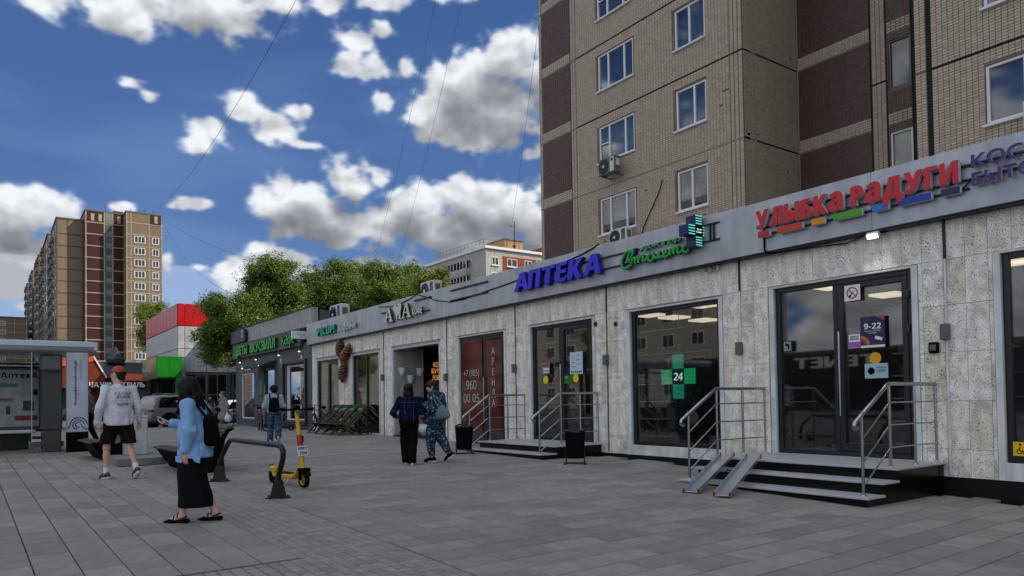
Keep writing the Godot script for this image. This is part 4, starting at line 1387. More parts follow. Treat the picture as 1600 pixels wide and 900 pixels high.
	rl.bar(Vector3(-0.2, 29.5, -0.3), Vector3(-0.2, 29.5, -18), 0.04, 0.04)
	for i in 16: rl.bar(Vector3(i * 1.3 - 0.2, 28.85, -0.3), Vector3(i * 1.3 - 0.2, 30.1, -0.3), 0.06, 0.06)
	rl.bar(Vector3(-0.2, 30.1, -0.3), Vector3(19, 30.1, -0.3), 0.06, 0.06)
	obj("roof_railing", rl, mats.grey_box, W)
	obj("mast", G.new().tube([Vector3(7.8, 28.9, -2), Vector3(7.8, 34.6, -2)], 0.08, 6).bar(Vector3(6.6, 33.6, -2), Vector3(7.4, 33.6, -2), 0.16, 0.1), mats.dark_metal, W)
	# across the street, seen only as reflections in the shop windows
	var X := thing("block_across_street", "grey panel apartment block across the street, reflected in the shop windows", "building", Vector3(-46, 0, 0), PI / 2)
	obj("wall", G.new().span(Vector3(54, 0, -14), Vector3(112, 31, 0)).span(Vector3(122, 0, -14), Vector3(200, 28, -3)), grain("across_wall", Color(0.68, 0.67, 0.64), 0.85, "streak", 3.0), X)
	var xs := G.new(); var xp := G.new()
	for k in 10:
		xs.span(Vector3(54, 3.0 * k + 0.9, 0), Vector3(112, 3.0 * k + 1.0, 0.05))
		for i in 12:
			var u := 55.6 + i * 4.6
			xs.span(Vector3(u, 3.0 * k + 1.7, 0), Vector3(u + 1.9, 3.0 * k + 3.3, 0.06))
			xp.span(Vector3(u + 0.1, 3.0 * k + 1.8, 0.06), Vector3(u + 0.9, 3.0 * k + 3.2, 0.08)).span(Vector3(u + 1.0, 3.0 * k + 1.8, 0.06), Vector3(u + 1.8, 3.0 * k + 3.2, 0.08))
	obj("window_frames", xs, mats.pvc, X)
	obj("window_panes", xp, mats.dark_pane, X)
	var Y := thing("showroom_across_street", "low dark showroom with white lettering across the street, reflected in the shop windows", "building", Vector3(-34, 0, 0), PI / 2)
	obj("wall", G.new().span(Vector3(14, -0.2, -12), Vector3(50, 5.2, 0)), grain("showroom_wall", Color(0.30, 0.31, 0.33), 0.6, "streak", 2.0), Y)
	obj("glazing", G.new().span(Vector3(16, 0.3, 0), Vector3(48, 3.2, 0.03)), mats.dark_pane, Y)
	obj("band", G.new().span(Vector3(14, 3.5, 0.0), Vector3(50, 4.9, 0.25)), mats.dark_metal, Y)
	word(Y, "TENET", sans_bold, 7.0, 0.9, 0.08, glow("showroom_letters", Color(0.9, 0.92, 0.95), 0.4), at3(29.0, 3.75, 0.26))

func brown_seam() -> Material:
	return grain("wing_seam", Color(0.42, 0.37, 0.32), 0.9, "streak", 3.0)

# ---------------------------------------------------------------- red, white and green store across the side street
func build_red_store() -> void:
	var R := thing("red_topped_store", "white and red clad store with green entrance portal across the side street", "building", Vector3(0, 0.35, -65))
	var red := grain("red_panel", Color(0.78, 0.07, 0.09), 0.32, "streak", 3.0)
	var wht := grain("white_panel", Color(0.74, 0.75, 0.77), 0.4, "streak", 3.0)
	var grn := grain("green_panel", Color(0.05, 0.52, 0.09), 0.35, "streak", 3.0)
	obj("wall", G.new().span(Vector3(12.75, 0, -16), Vector3(32, 9.5, -0.1)).span(Vector3(16.75, 0, -0.1), Vector3(32, 9.5, 12)), mats.grey_box, R)
	# front and side panels, each with a joint round it
	var xs := [12.62, 13.15, 14.85, 16.6]
	var ys := [0.0, 2.1, 3.9, 5.85, 7.75]
	for i in 3:
		for j in 4:
			if i > 0 and j < 2: continue
			obj("white_panel", G.new().span(Vector3(xs[i] + 0.02, ys[j] + 0.02, -0.1), Vector3(xs[i + 1] - 0.02, ys[j + 1] - 0.02, 0.0), 0.01), wht, R)
		obj("red_panel", G.new().span(Vector3(xs[i] + 0.02, 7.78, -0.1), Vector3(xs[i + 1] - 0.02, 9.62, 0.03), 0.01), red, R)
	for i in 5:
		var z := -0.1 - i * 3.0
		for j in 4:
			obj("white_panel", G.new().span(Vector3(12.62, ys[j] + 0.02, z - 2.96), Vector3(12.75, ys[j + 1] - 0.02, z - 0.02), 0.01), wht, R)
		for q in 2:
			obj("red_panel", G.new().span(Vector3(12.59, 7.78, z - 1.48 * (q + 1)), Vector3(12.75, 9.62, z - 1.48 * q - 0.04), 0.01), red, R)
	for i in 8:
		var z := 12.0 - i * 1.5
		obj("red_panel", G.new().span(Vector3(16.58, 7.78, z - 1.48), Vector3(16.75, 9.62, z - 0.02), 0.01), red, R)
		obj("white_panel", G.new().span(Vector3(16.6, 3.9, z - 1.48), Vector3(16.75, 7.73, z - 0.02), 0.01), wht, R)
	# shop windows under the white panels
	for q in [[13.2, 14.8], [14.95, 16.5]]:
		var o := obj("window", G.new().span(Vector3(q[0], 0.5, -0.1), Vector3(q[1], 3.75, -0.04)), mats.dark_pane, R)
		var f := G.new()
		for k in 3: f.span(Vector3(lerpf(q[0], q[1], k * 0.5) - 0.04, 0.5, -0.04), Vector3(lerpf(q[0], q[1], k * 0.5) + 0.04, 3.8, 0.0))
		for y in [0.5, 2.0, 3.75]: f.span(Vector3(q[0], y - 0.04, -0.039), Vector3(q[1], y + 0.04, -0.002))
		obj("window_frame", f, mats.grey_box, o)
	for i in 4:
		var z := 11.4 - i * 2.9
		var o := obj("window", G.new().span(Vector3(16.66, 0.5, z - 2.5), Vector3(16.76, 3.7, z)), mats.dark_pane, R)
		var f := G.new()
		for k in 3: f.span(Vector3(16.6, 0.5, z - 1.25 * k - 0.04), Vector3(16.66, 3.7, z - 1.25 * k + 0.04))
		f.span(Vector3(16.602, 2.1, z - 2.5), Vector3(16.658, 2.18, z))
		obj("window_frame", f, mats.grey_box, o)
	# green portal
	for i in 2:
		obj("green_panel", G.new().span(Vector3(10.5 + i * 0.95, 3.4, 2.9), Vector3(11.43 + i * 0.95, 5.0, 3.0), 0.01), grn, R)
	for i in 5:
		obj("glass_panel", G.new().span(Vector3(10.48, 3.4, 2.9 - i * 1.3 - 1.26), Vector3(10.56, 5.0, 2.9 - i * 1.3), 0.01), grain("green_grey", Color(0.34, 0.45, 0.33), 0.15, "streak", 2.0), R)
	obj("portal_roof", G.new().span(Vector3(10.57, 3.3, -3.6), Vector3(12.6, 3.39, 2.88)).span(Vector3(10.57, 4.9, -3.6), Vector3(12.6, 4.98, 2.88)), grn, R)
	obj("portal_leg", G.new().span(Vector3(11.95, 0, 2.5), Vector3(12.38, 3.38, 2.99), 0.01), grn, R)
	for x in [10.6, 11.1, 11.5]:
		obj("portal_post", G.new().span(Vector3(x, 0, -1.0), Vector3(x + 0.12, 3.3, -0.88)), mats.dark_metal, R)
	obj("doorway", G.new().span(Vector3(10.7, 0.0, -1.2), Vector3(12.6, 3.3, -1.1)), mats.dark_pane, R)

# ---------------------------------------------------------------- grill kiosk down the road
func build_street_far() -> void:
	var K := thing("grill_kiosk", "orange and brick red grill kiosk with dark roof and white lettering behind the man", "kiosk", Vector3(0, 0.35, -79))
	var orange := grain("orange_roof", Color(0.80, 0.36, 0.20), 0.7, "streak", 1.5)
	var brick := grain("kiosk_red", Color(0.50, 0.20, 0.13), 0.8, "streak", 1.5)
	var dark := grain("kiosk_roof", Color(0.20, 0.21, 0.23), 0.7, "streak", 0.8)
	obj("wall", G.new().span(Vector3(3.0, 0, -8), Vector3(13.2, 3.9, 0)), grain("kiosk_wall", Color(0.30, 0.26, 0.24), 0.8, "streak", 1.5), K)
	obj("shutter", G.new().span(Vector3(5.8, 0, 0), Vector3(8.3, 2.8, 0.08)), brick, K)
	obj("shop_window", G.new().span(Vector3(8.8, 0.9, 0), Vector3(10.6, 2.7, 0.05)), mats.dark_pane, K)
	obj("doorway", G.new().span(Vector3(11.0, 0, 0), Vector3(12.6, 2.6, 0.05)).span(Vector3(10.9, 2.6, 0), Vector3(12.7, 2.8, 0.12)), mats.grey_box, K)
	obj("awning", G.new().prism(PackedVector2Array([Vector2(0, 4.3), Vector2(1.1, 3.7), Vector2(1.1, 3.55), Vector2(0, 3.6)]), 9.7, 12.6, Transform3D(Basis(Vector3(0, 0, 1), Vector3(0, 1, 0), Vector3(1, 0, 0)), Vector3.ZERO)), orange, K)
	obj("gable", G.new().prism(PackedVector2Array([Vector2(4.4, 2.9), Vector2(8.75, 2.9), Vector2(8.75, 3.9), Vector2(7.75, 5.8), Vector2(4.4, 5.8)]), 0.02, 1.2), brick, K)
	obj("gable_roof", G.new().prism(PackedVector2Array([Vector2(4.3, 5.82), Vector2(7.8, 5.82), Vector2(8.0, 5.5), Vector2(6.6, 4.9), Vector2(4.3, 4.9)]), 1.21, 1.3), orange, K)
	obj("gable_edge", G.new().bar(Vector3(7.8, 5.86, 0.65), Vector3(8.86, 3.85, 0.65), 1.36, 0.12), mats.white, K)
	obj("roof", G.new().prism(PackedVector2Array([Vector2(0.3, 3.9), Vector2(-5.0, 5.7), Vector2(-8, 5.8), Vector2(-8, 3.9)]), 8.0, 13.1, Transform3D(Basis(Vector3(0, 0, 1), Vector3(0, 1, 0), Vector3(1, 0, 0)), Vector3.ZERO)), dark, K)
	obj("roof_edge", G.new().span(Vector3(8.0, 5.8, -8), Vector3(13.2, 5.95, -6.9)), grain("kiosk_snow", Color(0.62, 0.63, 0.64), 0.8, "streak", 1.0), K)
	obj("turret", G.new().lathe([Vector2(1.1, 5.5), Vector2(1.1, 5.9), Vector2(0.3, 6.9), Vector2(0.25, 7.1), Vector2(0, 7.2)], 4, at3(10.3, 0, -4.5, PI / 4)), dark, K)
	obj("sign_board", G.new().span(Vector3(6.9, 2.85, 1.22), Vector3(12.4, 3.35, 1.3)), mats.dark_metal, K)
	word(K, "ШАУРМА ГРИЛЬ", sans_bold, 4.9, 0.48, 0.08, mats.white, at3(7.2, 2.95, 1.31))

# ---------------------------------------------------------------- things on and before the shop front (frame F: x along the front, z out of the wall)
func front(u: float, y: float, out: float) -> Vector3:
	return Vector3(10.7 - out, y, u)

func rail(label: String, u: float, first_y: float) -> void:
	# posts run from the steps to the wall; the grip slopes down over the steps
	var o := thing("handrail", label, "handrail", Vector3(10.7, 0.47, u), 0.0, "steel handrails of the entrances")
	var px := [-1.94, -1.26, -0.60, 0.0]
	if first_y > 0.2: px = [-1.62, -1.05, -0.52, 0.0]
	for i in 4:
		var b: float = first_y - 0.47 if i == 0 else 0.0
		var t: float = 0.74 if i == 0 else 1.05
		obj("post", G.new().tube([Vector3(px[i], b, 0), Vector3(px[i], t, 0)], 0.019, 10).lathe([Vector2(0.0, 0.02), Vector2(0.03, 0.018), Vector2(0.042, 0.0)], 12, at3(px[i], b, 0)), mats.steel, o)
	var e: float = px[0] - 0.16
	obj("grip", G.new().tube([Vector3(0.02, 1.08, 0), Vector3(px[1] + 0.0, 1.08, 0), Vector3(px[1] - 0.05, 1.06, 0), Vector3(e, 0.60, 0), Vector3(e - 0.02, 0.555, 0), Vector3(e + 0.01, 0.52, 0), Vector3(e + 0.05, 0.53, 0)], 0.026, 12), mats.steel, o)
	for k in 3:
		var h := 0.84 - 0.29 * k
		obj("rail_bar", G.new().tube([Vector3(0.08, h, 0.022), Vector3(px[1] - 0.02, h, 0.022), Vector3(px[1] - 0.06, h - 0.015, 0.022), Vector3(px[0], h - (px[1] - px[0]) * 0.62, 0.022)], 0.011, 8), mats.steel, o)

func steps(label: String, u0: float, u1: float, depth: float, treads: Array, ground: float) -> void:
	var o := thing("entrance_steps", label, "steps", Vector3(10.7, 0, 0), -PI / 2, "entrance steps")
	# each tread: top height, how far it comes out
	var prev := 0.0
	for i in treads.size():
		var t: Array = treads[i]
		var low: float = treads[i + 1][0] if i + 1 < treads.size() else ground - 0.2
		obj("riser", G.new().span(Vector3(u0 + 0.03, ground - 0.2, 0.013), Vector3(u1 - 0.03 - i * 0.004, t[0] - 0.032, t[1] - 0.05 + i * 0.001), 0.003), mats.black_gloss, o)
		obj("tread", G.new().span(Vector3(u0 - i * 0.003, t[0] - 0.03, prev + 0.012 if i == 0 else prev - 0.045), Vector3(u1 + i * 0.003, t[0], t[1]), 0.006), mats.granite, o)
		prev = t[1]

func wall_lamp(label: String, u: float, y: float) -> void:
	var o := thing("wall_lamp", label, "wall lamp", front(u, y, 0.0), -PI / 2, "grey box lamps on the stone wall")
	obj("lamp_body", G.new().bx(Vector3(0, 0, 0.06), Vector3(0.1, 0.22, 0.1), 0.008), mats.grey_box, o)
	obj("back_plate", G.new().bx(Vector3(0, 0, 0.006), Vector3(0.08, 0.18, 0.012), 0.003), mats.dark_metal, o)

func notice(called: String, label: String, category: String, u0: float, u1: float, y0: float, y1: float, m: Material, out := -0.034) -> Node3D:
	var o := thing(called, label, category, front((u0 + u1) * 0.5, (y0 + y1) * 0.5, out), -PI / 2)
	obj("sheet", G.new().bx(Vector3(0, 0, 0.002), Vector3(u1 - u0, y1 - y0, 0.003)), m, o)
	return o

func disc(r: float, z0: float, z1: float, n := 28) -> G:
	var p := PackedVector2Array()
	for i in n: p.append(Vector2(cos(TAU * i / n), sin(TAU * i / n)) * r)
	return G.new().prism(p, z0, z1)

func ring(r0: float, r1: float, z0: float, z1: float, a0 := 0.0, a1 := TAU, n := 28) -> G:
	var g := G.new()
	for i in n:
		var s := lerpf(a0, a1, i / float(n)); var e := lerpf(a0, a1, (i + 1.0) / n)
		g.prism(PackedVector2Array([Vector2(cos(s), sin(s)) * r0, Vector2(cos(s), sin(s)) * r1, Vector2(cos(e), sin(e)) * r1, Vector2(cos(e), sin(e)) * r0]), z0, z1)
	return g

func bin(label: String, at: Vector3, turn: float, tilt: float) -> void:
	var o := thing("trash_bin", label, "trash bin", at, turn, "black swing bins by the small steps")
	o.scale = Vector3(0.86, 0.84, 0.86)
	var B := Basis(Vector3.RIGHT, tilt)
	var rings := []
	for e in [[0.12, 0.12, 0.17], [0.14, 0.135, 0.19], [0.72, 0.17, 0.23], [0.73, 0.165, 0.225]]:
		var row := []
		for k in 16:
			var a := TAU * k / 16
			var c := cos(a); var s := sin(a)
			var q := pow(pow(absf(c), 6.0) + pow(absf(s), 6.0), -1.0 / 6.0)
			row.append(B * Vector3(c * q * e[2], e[0], -s * q * e[1]))
		rings.append(row)
	obj("bucket", G.new().skin(rings), mats.black, o)
	var bag := []
	var rng := RandomNumberGenerator.new()
	rng.seed = int(at.z * 100)
	for k in 14:
		var a := TAU * k / 14
		bag.append(B * Vector3(cos(a) * 0.23, 0.72 + rng.randf_range(-0.02, 0.05), sin(a) * 0.17))
	bag.append(bag[0])
	obj("bag_rim", G.new().tube(bag, 0.022, 6, false), mat("bag_black", Color(0.035, 0.035, 0.04), 0.3), o)
	obj("foot", G.new().bar(Vector3(-0.22, 0.015, 0.22), Vector3(-0.22, 0.015, -0.22), 0.04, 0.03).bar(Vector3(0.22, 0.015, 0.22), Vector3(0.22, 0.015, -0.22), 0.04, 0.03).bar(Vector3(-0.22, 0.016, 0.0), Vector3(0.22, 0.016, 0.0), 0.04, 0.028).bar(Vector3(-0.2, 0.03, 0.0), Vector3(-0.2, 0.3, 0.0), 0.03, 0.03).bar(Vector3(0.2, 0.03, 0.0), Vector3(0.2, 0.3, 0.0), 0.03, 0.03), mats.dark_metal, o)

func deck_chair(label: String, at: Vector3, turn: float) -> void:
	# faces local +z; the head end is at -z
	var o := thing("deck_chair", label, "deck chair", at, turn, "wooden deck chairs before the cafe")
	var w := grain("chair_wood", Color(0.42, 0.19, 0.12), 0.5, "wood", 0.5)
	for s in [-0.29, 0.29]:
		obj("long_rail", G.new().bar(Vector3(s, 0.03, 0.62), Vector3(s, 1.02, -0.52), 0.03, 0.055, Vector3.UP, 0.005), w, o)
		obj("seat_rail", G.new().bar(Vector3(s * 0.88, 0.40, 0.52), Vector3(s * 0.88, 0.03, -0.55), 0.03, 0.05, Vector3.UP, 0.005), w, o)
		obj("rear_strut", G.new().bar(Vector3(s * 1.12, 0.66, -0.12), Vector3(s * 1.12, 0.04, -0.62), 0.025, 0.04, Vector3.UP, 0.005), w, o)
		obj("arm_rail", G.new().bar(Vector3(s * 1.12, 0.44, 0.55), Vector3(s * 1.12, 0.46, 0.05), 0.04, 0.02, Vector3.UP, 0.005), w, o)
	obj("cross_bar", G.new().tube([Vector3(-0.31, 1.01, -0.51), Vector3(0.31, 1.01, -0.51)], 0.018, 8), w, o)
	obj("front_bar", G.new().tube([Vector3(-0.3, 0.39, 0.50), Vector3(0.3, 0.39, 0.50)], 0.018, 8), w, o)
	obj("foot_bar", G.new().tube([Vector3(-0.3, 0.05, 0.60), Vector3(0.3, 0.05, 0.60)], 0.015, 8), w, o)
	var cl := G.new()
	var prof := [Vector2(-0.51, 1.03), Vector2(-0.34, 0.80), Vector2(-0.14, 0.55), Vector2(0.06, 0.36), Vector2(0.24, 0.27), Vector2(0.38, 0.29), Vector2(0.50, 0.40)]
	for i in prof.size() - 1:
		var a: Vector2 = prof[i]; var b: Vector2 = prof[i + 1]
		var n0 := Vector3(0, 1, 0.8).normalized()
		cl.tri(Vector3(-0.25, a.y, a.x), Vector3(-0.25, b.y, b.x), Vector3(0.25, b.y, b.x), n0, n0, n0)
		cl.tri(Vector3(-0.25, a.y, a.x), Vector3(0.25, b.y, b.x), Vector3(0.25, a.y, a.x), n0, n0, n0)
		cl.tri(Vector3(-0.25, a.y - 0.006, a.x), Vector3(0.25, b.y - 0.006, b.x), Vector3(-0.25, b.y - 0.006, b.x), -n0, -n0, -n0)
		cl.tri(Vector3(-0.25, a.y - 0.006, a.x), Vector3(0.25, a.y - 0.006, a.x), Vector3(0.25, b.y - 0.006, b.x), -n0, -n0, -n0)
	var sl := obj("sling", cl, grain("sling_green", Color(0.22, 0.30, 0.19), 0.85, "cloth", 0.4), o)
	obj("print", G.new().bx(Vector3(0, 0.874, -0.375), Vector3(0.26, 0.09, 0.004), 0.0, Basis(Vector3.RIGHT, -0.65)), mat("sling_print", Color(0.16, 0.55, 0.40), 0.7), sl)

func build_facade_things() -> void:
	# movement joints and cable ducts of the stone front
	for u in [-4.62, -8.0, -11.4, -14.73, -18.1, -22.25]:
		obj("wall_joint", G.new().span(Vector3(u - 0.018, 3.27, 0.0), Vector3(u + 0.018, 3.8, 0.016)), mats.dark_metal, S)
		obj("cable_duct", G.new().span(Vector3(u - 0.014, 0.3, 0.0), Vector3(u + 0.014, 3.27, 0.02), 0.003), mats.render_light if u > -9 else mats.grey_box, S)
	wall_lamp("grey box lamp on the stone wall right of the rainbow shop door", -4.62, 2.26)
	wall_lamp("grey box lamp between the cross window and the rainbow shop door", -8.0, 2.26)
	wall_lamp("grey box lamp between the double pharmacy door and the cross window", -11.4, 2.25)
	wall_lamp("grey box lamp between the red window and the pharmacy door", -14.73, 2.22)
	wall_lamp("grey box lamp between the coffee porch and the red window", -18.1, 2.12)
	wall_lamp("grey box lamp left of the coffee porch opening", -22.25, 2.26)
	steps("three granite topped black steps before the rainbow shop door", -7.66, -4.68, 1.35, [[0.47, 1.33], [0.315, 1.69], [0.16, 2.07]], 0.05)
	steps("two granite topped black steps before the double pharmacy door", -14.55, -11.6, 1.3, [[0.47, 1.3], [0.32, 1.68]], 0.2)
	rail("steel handrail on the right side of the three steps", -4.80, 0.16)
	rail("steel handrail on the left side of the three steps, behind the ramps", -7.55, 0.16)
	rail("steel handrail on the right side of the two steps, beside the black bin", -11.72, 0.32)
	rail("steel handrail on the left side of the two steps, before the red window", -14.38, 0.32)
	for q in [[-7.26, 6.72, "portable metal ramp rail on the steps, the left of the pair"], [-6.78, 6.2, "portable metal ramp rail with black carry loop, the right of the pair"]]:
		var o := thing("ramp_rail", q[2], "ramp", Vector3.ZERO, 0.0, "pair of portable ramp rails")
		var a := Vector3(9.30, 0.50, q[0]); var b := Vector3(7.82, 0.115, -q[1])
		var d := (b - a).normalized()
		var x := Vector3.UP.cross(d).normalized()
		var B := Basis(x, d.cross(x), d)
		var c := (a + b) * 0.5
		var L := a.distance_to(b)
		var al := mat("aluminium", Color(0.82, 0.84, 0.88), 0.28, 0.9)
		obj("deck", G.new().bx(c, Vector3(0.20, 0.012, L), 0.002, B), al, o)
		for s in [-0.105, 0.105]: obj("side_flange", G.new().bx(c + x * s + B.y * 0.02, Vector3(0.012, 0.055, L), 0.002, B), al, o)
		var rd := mat("red_cap", Color(0.65, 0.07, 0.07), 0.5)
		for s in [-0.105, 0.105]:
			for e in [-0.5, 0.5]: obj("red_cap", G.new().bx(c + x * s + B.y * 0.02 + d * L * e, Vector3(0.02, 0.06, 0.05), 0.004, B), rd, o)
		if q[0] > -7.0: obj("carry_loop", G.new().tube([c + x * -0.11 + B.y * 0.03 + d * 0.1, c + x * -0.17 + B.y * 0.05 + d * 0.06, c + x * -0.17 + B.y * 0.05 - d * 0.06, c + x * -0.11 + B.y * 0.03 - d * 0.1], 0.011, 6), mats.black, o)
	bin("black bin left of the two steps, by the red window", Vector3(8.62, gy(-13.9), -13.9), -0.35, 0.08)
	bin("black bin with loose bag before the handrail of the two steps", Vector3(9.08, gy(-10.6), -10.62), -0.75, -0.05)
	# door and window notices
	var o := notice("no_smoking_sign", "white no smoking sign with red ring on the rainbow shop door", "sign", -6.10, -5.85, 2.86, 3.10, mats.white)
	obj("red_ring", ring(0.072, 0.09, 0.004, 0.007).bx(Vector3(0, 0, 0.0055), Vector3(0.15, 0.016, 0.002), 0.0, Basis(Vector3.BACK, -0.785)), mat("sign_red", Color(0.62, 0.06, 0.08), 0.5), o)
	obj("cigarette", G.new().bx(Vector3(-0.015, -0.02, 0.0045), Vector3(0.09, 0.014, 0.001), 0.0, Basis(Vector3.BACK, 0.9)).bx(Vector3(-0.035, -0.045, 0.0046), Vector3(0.03, 0.03, 0.001), 0.0, Basis(Vector3.BACK, 0.9)), mats.black, o)
	var purple := mat("poster_purple", Color(0.13, 0.075, 0.27), 0.4)
	o = notice("opening_hours_poster", "purple opening hours poster reading 9-22 on the rainbow shop door", "poster", -5.86, -5.49, 2.12, 2.59, purple)
	print_at(o, "9-22", sans_bold, 0.085, mats.white, at3(0.0, 0.045, 0.004), 0.26)
	print_at(o, "Ежедневно без обеда", sans, 0.018, mats.white, at3(0.0, 0.01, 0.004), 0.24)
	print_at(o, "и выходных", sans, 0.018, mats.white, at3(0.0, -0.022, 0.004), 0.13)
	obj("orange_arc", ring(0.095, 0.135, 0.004, 0.006, 0.0, PI / 2, 12), mat("arc_orange", Color(0.80, 0.42, 0.12), 0.5), o, at3(-0.184, -0.185, 0))
	obj("pink_arc", ring(0.055, 0.09, 0.004, 0.006, 0.0, PI / 2, 12), mat("arc_pink", Color(0.55, 0.20, 0.42), 0.5), o, at3(-0.184, -0.185, 0))
	obj("pink_corner", G.new().prism(PackedVector2Array([Vector2(0.05, 0.234), Vector2(0.184, 0.234), Vector2(0.184, 0.16)]), 0.004, 0.006), mats.arc_pink, o)
	obj("white_strip", G.new().bx(Vector3(0, -0.215, 0.005), Vector3(0.366, 0.035, 0.002)).bx(Vector3(0.09, -0.10, 0.005), Vector3(0.11, 0.045, 0.002), 0.0, Basis(Vector3.BACK, -0.3)), mats.white, o)
	o = notice("job_notice", "small white and pink job notice left of the purple poster", "notice", -6.05, -5.87, 2.13, 2.34, mats.white)
	print_at(o, "ДИРЕКТОР", sans_bold, 0.02, mats.black, at3(0, 0.06, 0.004), 0.13)
	print_at(o, "РАБОТА", sans_bold, 0.026, mats.black, at3(0, 0.022, 0.004), 0.14)
	obj("pink_field", G.new().bx(Vector3(0, -0.055, 0.005), Vector3(0.172, 0.09, 0.002)), mat("notice_pink", Color(0.60, 0.35, 0.62), 0.5), o)
	var yel := mat("sticker_yellow", Color(0.85, 0.62, 0.06), 0.5)
	o = thing("round_sticker", "round yellow sticker below the purple poster", "sticker", front(-5.645, 1.96, -0.034), -PI / 2, "round yellow stickers on glass doors")
	obj("sheet", disc(0.088, 0, 0.003), yel, o)
	o = notice("leaflet", "pale blue leaflet with dark picture below the yellow sticker", "notice", -5.81, -5.46, 1.66, 1.88, mat("leaflet_blue", Color(0.62, 0.72, 0.74), 0.5))
	obj("picture", disc(0.055, 0.004, 0.006, 9), mats.black, o, at3(-0.075, 0, 0))
	obj("print_line", G.new().bx(Vector3(0.08, 0.05, 0.005), Vector3(0.14, 0.014, 0.002)).bx(Vector3(0.08, 0.02, 0.005), Vector3(0.14, 0.008, 0.002)).bx(Vector3(0.08, 0.0, 0.005), Vector3(0.14, 0.008, 0.002)).bx(Vector3(0.07, -0.02, 0.005), Vector3(0.12, 0.008, 0.002)), mat("print_blue", Color(0.30, 0.42, 0.5), 0.6), o)
	o = notice("camera_sign", "small square camera warning sign on the left pane of the rainbow shop door", "sign", -7.19, -7.03, 2.15, 2.33, mat("sign_grey", Color(0.55, 0.56, 0.57), 0.5))
	obj("frame", G.new().bx(Vector3(0, 0.083, 0.005), Vector3(0.16, 0.012, 0.002)).bx(Vector3(0, -0.083, 0.005), Vector3(0.16, 0.012, 0.002)).bx(Vector3(0.075, 0, 0.0052), Vector3(0.012, 0.16, 0.002)).bx(Vector3(-0.075, 0, 0.0052), Vector3(0.012, 0.16, 0.002)).bx(Vector3(0, 0.02, 0.005), Vector3(0.08, 0.04, 0.002), 0.0, Basis(Vector3.BACK, -0.4)).bx(Vector3(0.02, -0.03, 0.0052), Vector3(0.03, 0.05, 0.002)), mats.black, o)
	o = notice("wheelchair_sign", "yellow wheelchair access sign at the right edge of the photo", "sign", -3.865, -3.71, 0.60, 0.78, mat("sign_yellow", Color(0.92, 0.72, 0.03), 0.5), 0.004)
	obj("symbol", ring(0.026, 0.035, 0.004, 0.006, 1.9, 6.6, 14).bx(Vector3(0.0, 0.028, 0.0052), Vector3(0.012, 0.045, 0.002)).bx(Vector3(0.018, 0.006, 0.0054), Vector3(0.036, 0.011, 0.002)).bx(Vector3(0.042, -0.012, 0.0052), Vector3(0.011, 0.04, 0.002), 0.0, Basis(Vector3.BACK, 0.4)), mats.black, o, at3(-0.005, -0.03, 0))
	obj("bells", disc(0.014, 0.004, 0.006, 10), mats.black, o, at3(0.0, 0.055, 0))
	for q in [[-13.575, "round yellow sticker on the left leaf of the pharmacy door"], [-12.48, "round yellow sticker on the right leaf of the pharmacy door"]]:
		o = thing("round_sticker", q[1], "sticker", front(q[0], 1.895, -0.032), -PI / 2, "round yellow stickers on glass doors")
		obj("sheet", disc(0.095, 0, 0.003), mat("sticker_lemon", Color(0.85, 0.80, 0.08), 0.5), o)
	o = notice("price_notice", "tall pale notice with row of green dots on the pharmacy door", "notice", -12.68, -12.24, 1.99, 2.49, mat("notice_pale", Color(0.72, 0.80, 0.84), 0.5))
	for i in 6: obj("green_dot", disc(0.024, 0.004, 0.006, 10), mat("dot_green", Color(0.05, 0.36, 0.22), 0.5), o, at3(-0.165 + i * 0.066, -0.2, 0))
	var pl := G.new()
	for i in 6: pl.bx(Vector3(-0.09 if i % 2 else 0.09, 0.17 - i * 0.05, 0.005), Vector3(0.15, 0.01, 0.002))
	obj("print_line", pl, mats.print_blue, o)
	o = notice("green_notice", "small green notice beside the right yellow sticker of the pharmacy door", "notice", -12.89, -12.57, 1.79, 1.97, mat("notice_grass", Color(0.10, 0.42, 0.12), 0.5))
	print_at(o, "24", sans_bold, 0.04, mats.white, at3(-0.08, 0.03, 0.004))
	o = notice("red_striped_notice", "small notice with red stripe on the left leaf of the pharmacy door", "notice", -13.69, -13.42, 2.04, 2.30, mat("notice_grey", Color(0.52, 0.52, 0.53), 0.5))
	obj("red_stripe", G.new().bx(Vector3(0, 0.07, 0.005), Vector3(0.26, 0.05, 0.002)), mats.sign_red, o)
	obj("print_line", G.new().bx(Vector3(0, -0.02, 0.005), Vector3(0.2, 0.05, 0.002)).bx(Vector3(0, -0.09, 0.005), Vector3(0.2, 0.03, 0.002)), mats.white, o)
	# lettering on the glass of the empty unit
	o = thing("rental_lettering", "white phone number and vertical rental lettering on the red window", "lettering", front(-16.2, 0.0, -0.028), -PI / 2)
	var pale := mat("vinyl_white", Color(0.72, 0.70, 0.68), 0.5)
	print_at(o, "+7 (985)", sans, 0.17, pale, at3(-0.66, 2.11, 0), 0.78, 0.0, "number")
	print_at(o, "960", sans, 0.23, pale, at3(-0.67, 1.75, 0), 0.52, 0.0, "number")
	print_at(o, "00 05", sans, 0.23, pale, at3(-0.67, 1.39, 0), 0.80, 0.0, "number")
	for i in 6: print_at(o, "АРЕНДА"[i], sans, 0.19, pale, at3(0.42, 2.64 - i * 0.275, 0.006), 0.0, 0.0, "letter")
	o = thing("key_safe", "small black key safe on the stone right of the rainbow shop door", "key safe", front(-4.785, 2.055, 0.0), -PI / 2)
	obj("casing", G.new().bx(Vector3(0, 0, 0.03), Vector3(0.13, 0.155, 0.06), 0.014), mats.black, o)
	obj("keypad", G.new().bx(Vector3(0, 0.0, 0.063), Vector3(0.085, 0.08, 0.008), 0.003), mats.grey_box, o)
